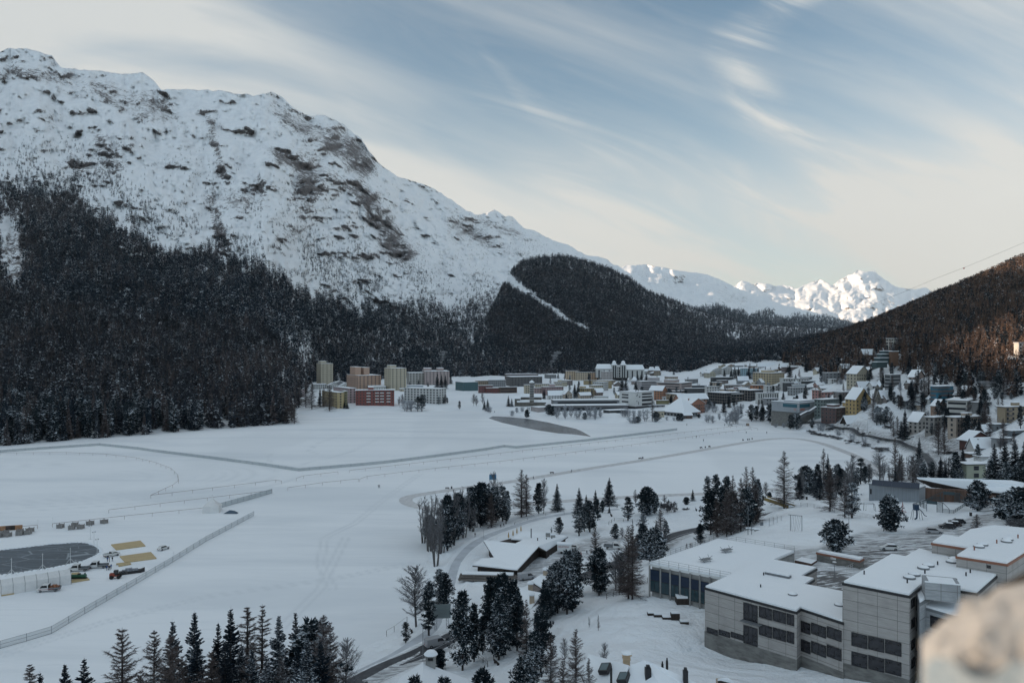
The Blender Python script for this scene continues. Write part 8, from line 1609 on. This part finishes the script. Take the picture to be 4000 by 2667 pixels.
gfence('playground_fence',[(3128,1978),(3180,1985),(3260,2000),(3335,2015),(3425,2032)],'wire fence with steel posts along the lower playground',1.4,6,M_METAL);gfence('playground_fence',[(3123,1955),(3165,1930),(3210,1915)],'wire fence with dark posts climbing behind the huge larch',1.5,4,M_METAL);gfence('wooden_fence',[(2370,2340),(2420,2322),(2480,2300),(2530,2275)],'brown timber fence rising left of the sports hall',1.3,3,M_DARKW,3);gfence('wooden_fence',[(1510,2485),(1540,2468),(1590,2430)],'row of leaning timber posts at the lake edge',1.5,5,M_DARKW,1);gfence('path_railing',[(2010,2050),(2060,2032),(2200,1998)],'low railing along the promenade behind the chalet',1.0,8,M_METAL,2);gfence('terrace_railing',[(2378,2050),(2400,2035),(2470,2040),(2472,2052)],'dark railing round the snowed-over park terrace',1.3,3,M_BLACK,2);gfence('footpath_railing',[(1870,2575),(1905,2605)],'dark handrail of the footpath stair below the pines',1.2,2.5,M_BLACK,2)
br=empty('footbridge',(0,0,0),0,'yellow timber footbridge between two knolls','bridge');a_,b_=Vector((*at(2975,1945,15.3),15.3)),Vector((*at(3080,1970,16.2),16.2));d_=(b_-a_);br.location=a_;br.rotation_euler=(0,0,math.atan2(d_.y,d_.x));L_=d_.length;MB().box(0,L_,0,2.4,0,.25).build('deck',[M_SNOW],br);MB().box(0,L_,-.12,0,-.5,.7).box(0,L_,2.4,2.5,-.5,.7).build('side_beam',[mat('yellow_beam',(.20,.14,.045),.8,vary=.2)],br)
ms=lambda x,y:N_(x,y)
co=empty('ball_court',(0,0,0),0,'caged ball court with slatted blue-green goal walls','ball court');Z=21.0
def crt_wall(a,b,h0,h1,nm,dz=0):
 A,B_=Vector((*at(*ms(*a),Z),Z)),Vector((*at(*ms(*b),Z),Z));n=max(2,int((B_-A).length/.32));mb=MB();u_=Vector((0,0,1));k6=0
 for k in range(n+1):
  t_=k/n;h=h0+(h1-h0)*t_;p=A.lerp(B_,t_)
  if k%7==0 or k==n:mb.tube(p,p+u_*h,.09,n=4)
 L_=(B_-A).length
 for q in range(int(max(h0,h1)/.28)):
  z=.14+q*.28
  if z<min(h0,h1):mb.tube(A+u_*z,B_+u_*(z+.0),.06,n=4)
 mb.tube(A+u_*h0,B_+u_*h1,.08,n=4);mb.build(nm,[mat('court_slats',(.035,.06,.07),.6)],co)
crt_wall((1332,660),(1400,640),1.2,1.2,'side_wall');crt_wall((1400,655),(1458,680),1.6,3.4,'goal_wall');crt_wall((1552,705),(1605,710),3.4,3.2,'goal_wall');crt_wall((1605,710),(1665,716),3.2,1.4,'goal_wall');crt_wall((1665,716),(1708,716),1.0,1.0,'side_wall');crt_wall((1708,716),(1838,630),1.0,1.0,'side_wall');crt_wall((1400,640),(1515,590),1.0,1.2,'side_wall');crt_wall((1515,592),(1612,605),1.4,3.2,'goal_wall');crt_wall((1715,615),(1760,618),3.2,3.2,'goal_wall');crt_wall((1760,618),(1812,624),3.2,1.4,'goal_wall')
for a,b in(((1458,695),(1552,705)),((1612,607),(1715,615))):
 A,B_=Vector((*at(*ms(*a),Z),Z)),Vector((*at(*ms(*b),Z),Z));u_=Vector((0,0,1));mb=MB().tube(A,A+u_*3.5,.09,n=4).tube(B_,B_+u_*3.5,.09,n=4).add([A+u_*2.4,B_+u_*2.4,B_+u_*3.4,A+u_*3.4],[(0,1,2,3)]);mb.build('goal',[mat('court_slats',(.035,.06,.07),.6)],co)
def frame_thing(name,px,py,label,cat,parts,m,rz=0):
 r=empty(name,G(px,py),rz,label,cat)
 for nm,segs in parts:
  mb=MB()
  for a,b,w_ in segs:mb.tube(a,b,w_,n=5)
  mb.build(nm,[m],r)
 return r
frame_thing('climbing_frame',3110,2073,'tall steel climbing frame with hanging poles on the snowy slope','climbing frame',[('post',[((-1.6,0,0),(-1.6,0,4.6),.09)]),('post',[((1.6,0,0),(1.6,0,4.4),.09)]),('beam',[((-2.2,0,4.6),(1.6,0,4.3),.08)]),('hanging_poles',[((-1.1+k*.5,0,4.4),(-1.6+k*.45,-.8 if k<3 else 0,.1),.035)for k in range(6)])],M_METAL,-.1)
frame_thing('swing_set',3385,1998,'hexagonal swing frame behind the dark forked pine','swing',[('leg',[((x,y,0),(x*.85,y*.85,2.6),.08)])for x,y in((-2.6,0),(2.8,-.6),(0,2.2),(3.2,1.4))]+[('beam',[((-2.2,0,2.6),(0,1.9,2.6),.06),((0,1.9,2.6),(2.7,1.2,2.6),.06),((-2.2,0,2.6),(2.4,-.5,2.6),.06)]),('swing_seat',[((-.6,-.25,2.6),(-.6,-.25,.6),.02),((-.2,-.25,2.6),(-.2,-.25,.6),.02),((-.6,-.25,.6),(-.2,-.25,.6),.06)])],M_METAL,0)
pg=empty('play_tower',G(3580,2028),0,'blue play tower with a tube slide and rope legs in front of the ball court','play tower');MB().box(-.8,.5,-.6,.6,2.9,4.6).build('cabin',[mat('play_blue',(.012,.035,.07),.5)],pg);MB().path([(.1,0,3),(0,-.3,1.6),(-.2,-.6,.6),(-.9,-.8,.3)],.24,n=8).build('slide',[mat('play_blue',(.012,.035,.07),.5)],pg);MB().path([(.6,0,3.4),(1.8,.2,2.4),(2.6,.3,1.2),(3.3,.3,.9)],.12,n=8).build('slide',[mat('play_blue',(.012,.035,.07),.5)],pg);[MB().tube((x,y,0),(x*.7,y*.6,3),.07,n=5).build('leg',[M_METAL],pg)for x,y in((-1.4,-.5),(-1.5,.6),(1.3,.6),(1.6,-.6))]
frame_thing('rope_carousel',3526,2003,'red pole with ropes and a ring seat beside the round pine','carousel',[('pole',[((0,0,0),(0,0,3.6),.1)]),('rope_ring',[((0,0,3.2),(1.1*math.cos(k),1.1*math.sin(k),.4),.02)for k in range(6)]+[((1.1*math.cos(k),1.1*math.sin(k),.4),(1.1*math.cos(k+1),1.1*math.sin(k+1),.4),.06)for k in range(6)])],mat('red_pole',(.22,.06,.05),.6))
frame_thing('basketball_hoop',2936,2088,'basketball hoop on a bent post beside three snowy benches','basketball hoop',[('post',[((0,0,0),(0,0,2.9),.1),((0,0,2.9),(2.6,.2,3.0),.08)]),('backboard',[((2.6,.2,2.7+k*.12),(3.5,.3,2.72+k*.12),.07)for k in range(9)])],M_METAL)
frame_thing('pull_up_bars',3005,2055,'line of four slim exercise posts on the slope','exercise bars',[('post',[((k*1.5,k*.9,0),(k*1.5,k*.9,2.6),.06)])for k in range(4)],M_METAL)
for k,(x,y)in enumerate(((2925,2068),(2943,2070),(2958,2073))):p=G(x,y);o=MB().box(-.9,.9,-.35,.35,0,.45,0).box(-.95,.95,-.4,.4,.45,.7,1).build('slab_seat',[M_CONC,M_SNOW],loc=p);tag(o,'snow-topped slab seat by the basketball hoop, %s of three'%('left','middle','right')[k],'seat','slab seats')
for k,(x,y)in enumerate(((2545,2400),(2570,2406),(2603,2416),(2637,2420),(2672,2434))):p=G(x,y);h_=1.5 if k==3 else .5;o=MB().box(-.9,.9,-.6,.6,0,h_,0).box(-.85,.85,-.55,.55,h_,h_+.25,1).build('garden_table' if k!=3 else 'wooden_box',[M_DARKW,M_SNOW],loc=p);tag(o,'snow-covered %s on the slope left of the school, %s of five'%('box' if k==3 else 'low table',('first','second','third','fourth','last')[k]),'box' if k==3 else 'table','snowed-in furniture on the slope')
o=MB().box(-1.6,1.6,-1.1,1.1,-.3,1.4,0).box(-1.5,1.5,-1,1,1.4,1.9,1).build('stone_bin_store',[M_DARKW,M_SNOW],loc=G(2668,2356));tag(o,'dark box with a thick snow cap in front of the sports hall','box')
o=MB().box(-1.3,1.3,-.5,.5,-.3,.7,0).box(-1.2,1.2,-.4,.4,.7,.95,1).build('planter',[M_CONC,M_SNOW],loc=G(3268,2608));tag(o,'snow-filled planter at the foot of the school wall','planter')
tree('birch',3362,2640,2520,'small white-barked bare tree in front of the school windows',None,None,.9)
for k,(px,pyb,pyt,D)in enumerate(((3930,1115,1065,1300),)):pass
cb=empty('overhead_cable',(0,0,0),0,'thin cable rising to the right above the far peaks with a small mark on it','cable');mb=MB();c_pts=[(3420,1185),(3560,1128),(3660,1086),(3780,1040),(3900,990),(4100,905)];P=[Vector(atD(x,y,1700))for x,y in c_pts];mb.path(P,.22,n=4);mb.build('cable',[M_METAL],cb);q=Vector(atD(3765,1047,1700));MB().box(-1.6,1.6,-1,1,-1.6,.4).build('marker',[mat('red_sign',(.35,.03,.03),.6)],cb,loc=q)
M_STEAM=None
def steam(px,py,D,L_,dx,r,label):
 global M_STEAM
 if M_STEAM is None:
  M_STEAM=bpy.data.materials.new('steam');M_STEAM.use_nodes=True;t=NT(M_STEAM.node_tree);t.n.clear();v_=t.new('ShaderNodeVolumePrincipled');v_.inputs['Color'].default_value=(.95,.96,1,1)
  n=t.noise(t.new('ShaderNodeNewGeometry').outputs['Position'],.25,4,.6);t.put(v_.inputs['Density'],t.step(n,.42,.68,0,.11));t.l.new(v_.outputs[0],t.new('ShaderNodeOutputMaterial').inputs['Volume'])
 x,y,z=atD(px,py,D);mb=MB();pts=[(x+dx*(k/7)**1.3+r*.25*math.sin(k*2.1),D,z+L_*k/7)for k in range(8)]
 for k in range(7):mb.lathe([(0,-.2*L_/7),(r*(.2+.13*k),.2*L_/7),(r*(.25+.13*k),.8*L_/7),(0,1.15*L_/7)],pts[k],10)
 o=mb.build('steam_plume',[M_STEAM],smooth=True);o['kind']='stuff';o['label']=label
steam(1723,1437,1400,30,6,7,'white steam rising from the pinkish hotel');steam(2145,1448,1400,34,18,8,'white steam plume drifting right in front of the dark wood');steam(2462,1528,1000,14,4,8,'steam behind the white cube-shaped sports centre');steam(1267,1408,1330,7,-6,4,'thin steam on the yellow high-rise');steam(3885,1570,450,12,-6,5,'steam drifting among the larches above the tan block');steam(3265,1560,680,9,3,5,'steam between the taupe house and the dark pines')
# ------------------------------------------------------------------ the parapet beside the viewer
pp=empty('stone_parapet',(0,0,0),0,'sunlit stone parapet topped with melting snow, blurred at the lower right','parapet')
out_=[(3607,2700),(3600,2600),(3600,2520),(3612,2475),(3650,2440),(3700,2415),(3735,2390),(3760,2350),(3800,2332),(3850,2310),(3900,2300),(3950,2285),(4050,2262),(4300,2250)]
Dp=1.25;n=len(out_);V=[];F=[]
for li in range(7):
 for i,(x,y)in enumerate(out_):V.append(tuple(Vector(atD(x+li*9+5*math.sin(i*1.7+li*1.3),y+(li*22+16*math.sin(i*2.3+li)+9*math.sin(i*5.1-li))*(i>1),Dp-.06*li))))
for li in range(6):
 for i in range(n-1):a=li*n+i;F.append((a,a+1,a+n+1,a+n))
k=len(V);V+=[(V[6*n+i][0],V[6*n+i][1],EYE-1.4)for i in range(n)];F+=[(6*n+i,6*n+i+1,k+i+1,k+i)for i in range(n-1)]
k2=len(V);V+=[(V[i][0],V[i][1]+.02,EYE-1.4)for i in range(n)];F+=[(i+1,i,k2+i,k2+i+1)for i in range(n-1)]
M_PAR=mat('parapet_stone',(.60,.56,.50),.9,vary=.2,vscale=9,bump=.6,bscale=20)
bd=link_mesh('coping',V,F,[mat('crusted_snow',(.78,.75,.70),.8,vary=.14,vscale=14,bump=1.0,bscale=25)],pp,smooth=True)
so_=[(3606,2720),(3602,2640),(3610,2590),(3650,2560),(3720,2575),(3790,2640),(3870,2650),(3950,2580),(4000,2590),(4300,2560),(4300,2720)]
Q_=[Vector(atD(x,y,Dp-.42))for x,y in so_];mb=MB();mb.add([tuple(p)for p in Q_]+[tuple(Vector(atD(x+6,y+8,Dp-.1)))for x,y in so_],[tuple(range(len(Q_)))[::-1]]+[(i,(i+1)%len(Q_),(i+1)%len(Q_)+len(Q_),i+len(Q_))for i in range(len(Q_))]);mb.build('stone',[M_PAR],pp)
st_=[(3820,2335),(3900,2290),(4000,2235),(4200,2130),(4300,2110),(4300,2400),(4000,2330),(3880,2345)];Q_=[Vector(atD(x,y,1.5))for x,y in st_];mb=MB();mb.add([tuple(p)for p in Q_]+[tuple(Vector(atD(x+8,y+8,1.7)))for x,y in st_],[tuple(range(len(Q_))),tuple(range(len(Q_),2*len(Q_)))[::-1]]+[(i,i+len(Q_),(i+1)%len(Q_)+len(Q_),(i+1)%len(Q_))for i in range(len(Q_))]);mb.build('wet_edge',[mat('wet_stone',(.085,.055,.035),.8,vary=.2,vscale=8)],pp)
rg=random.Random(21);k=0
for q in range(400):
 px,py=rg.uniform(3180,3990),rg.uniform(1380,1760)
 lo=np.interp(px,[3180,3300,3500,3700,3990],[1570,1640,1600,1700,1790]);hi=np.interp(px,[3180,3400,3600,3990],[1400,1430,1420,1500])
 if not(hi<py<lo)or k>140:continue
 k+=1;kd=rg.choice(['larch','larch','pine','columnpine','spruce','frost']);hgt=rg.uniform(9,15)*(.6 if kd=='frost' else 1);p=G(px,py)
 tree(kd,px,py,py-hgt/p.y*FPX,where(kd,px,py),TG,None,{'frost':1.2}.get(kd,.95))
k=0
for q in range(900):
 px,py=rg.uniform(2150,3230),rg.uniform(1440,1640)
 lo=np.interp(px,[2150,2400,2700,3000,3230],[1560,1575,1600,1630,1640]);hi=np.interp(px,[2150,2500,2800,3230],[1478,1470,1430,1440])
 if not(hi<py<lo)or k>105:continue
 k+=1;kd=rg.choice(['larch','pine','columnpine','spruce','spruce','frost']);hgt=rg.uniform(8,14)*(.6 if kd=='frost' else 1);p=G(px,py)
 tree(kd,px,py,py-hgt/p.y*FPX,where(kd,px,py),TG,None,{'frost':1.3}.get(kd,1.15))
 # ------------------------------------------------------------------ cold air over the valley
mb=MB();mb.box(-9000,14000,-4000,24000,-60,4200)
hz_o=mb.build('haze',[]);hz_o['kind']='stuff';hz_o['label']='thin cold haze filling the valley air'
hm=bpy.data.materials.new('thin_haze');hm.use_nodes=True;t=NT(hm.node_tree);t.n.clear()
vo=t.new('ShaderNodeVolumePrincipled');vo.inputs['Color'].default_value=(0.86,0.94,1.0,1);vo.inputs['Density'].default_value=1.25e-5;vo.inputs['Anisotropy'].default_value=0.0
ou=t.new('ShaderNodeOutputMaterial');t.l.new(vo.outputs[0],ou.inputs['Volume']);hz_o.data.materials.append(hm)
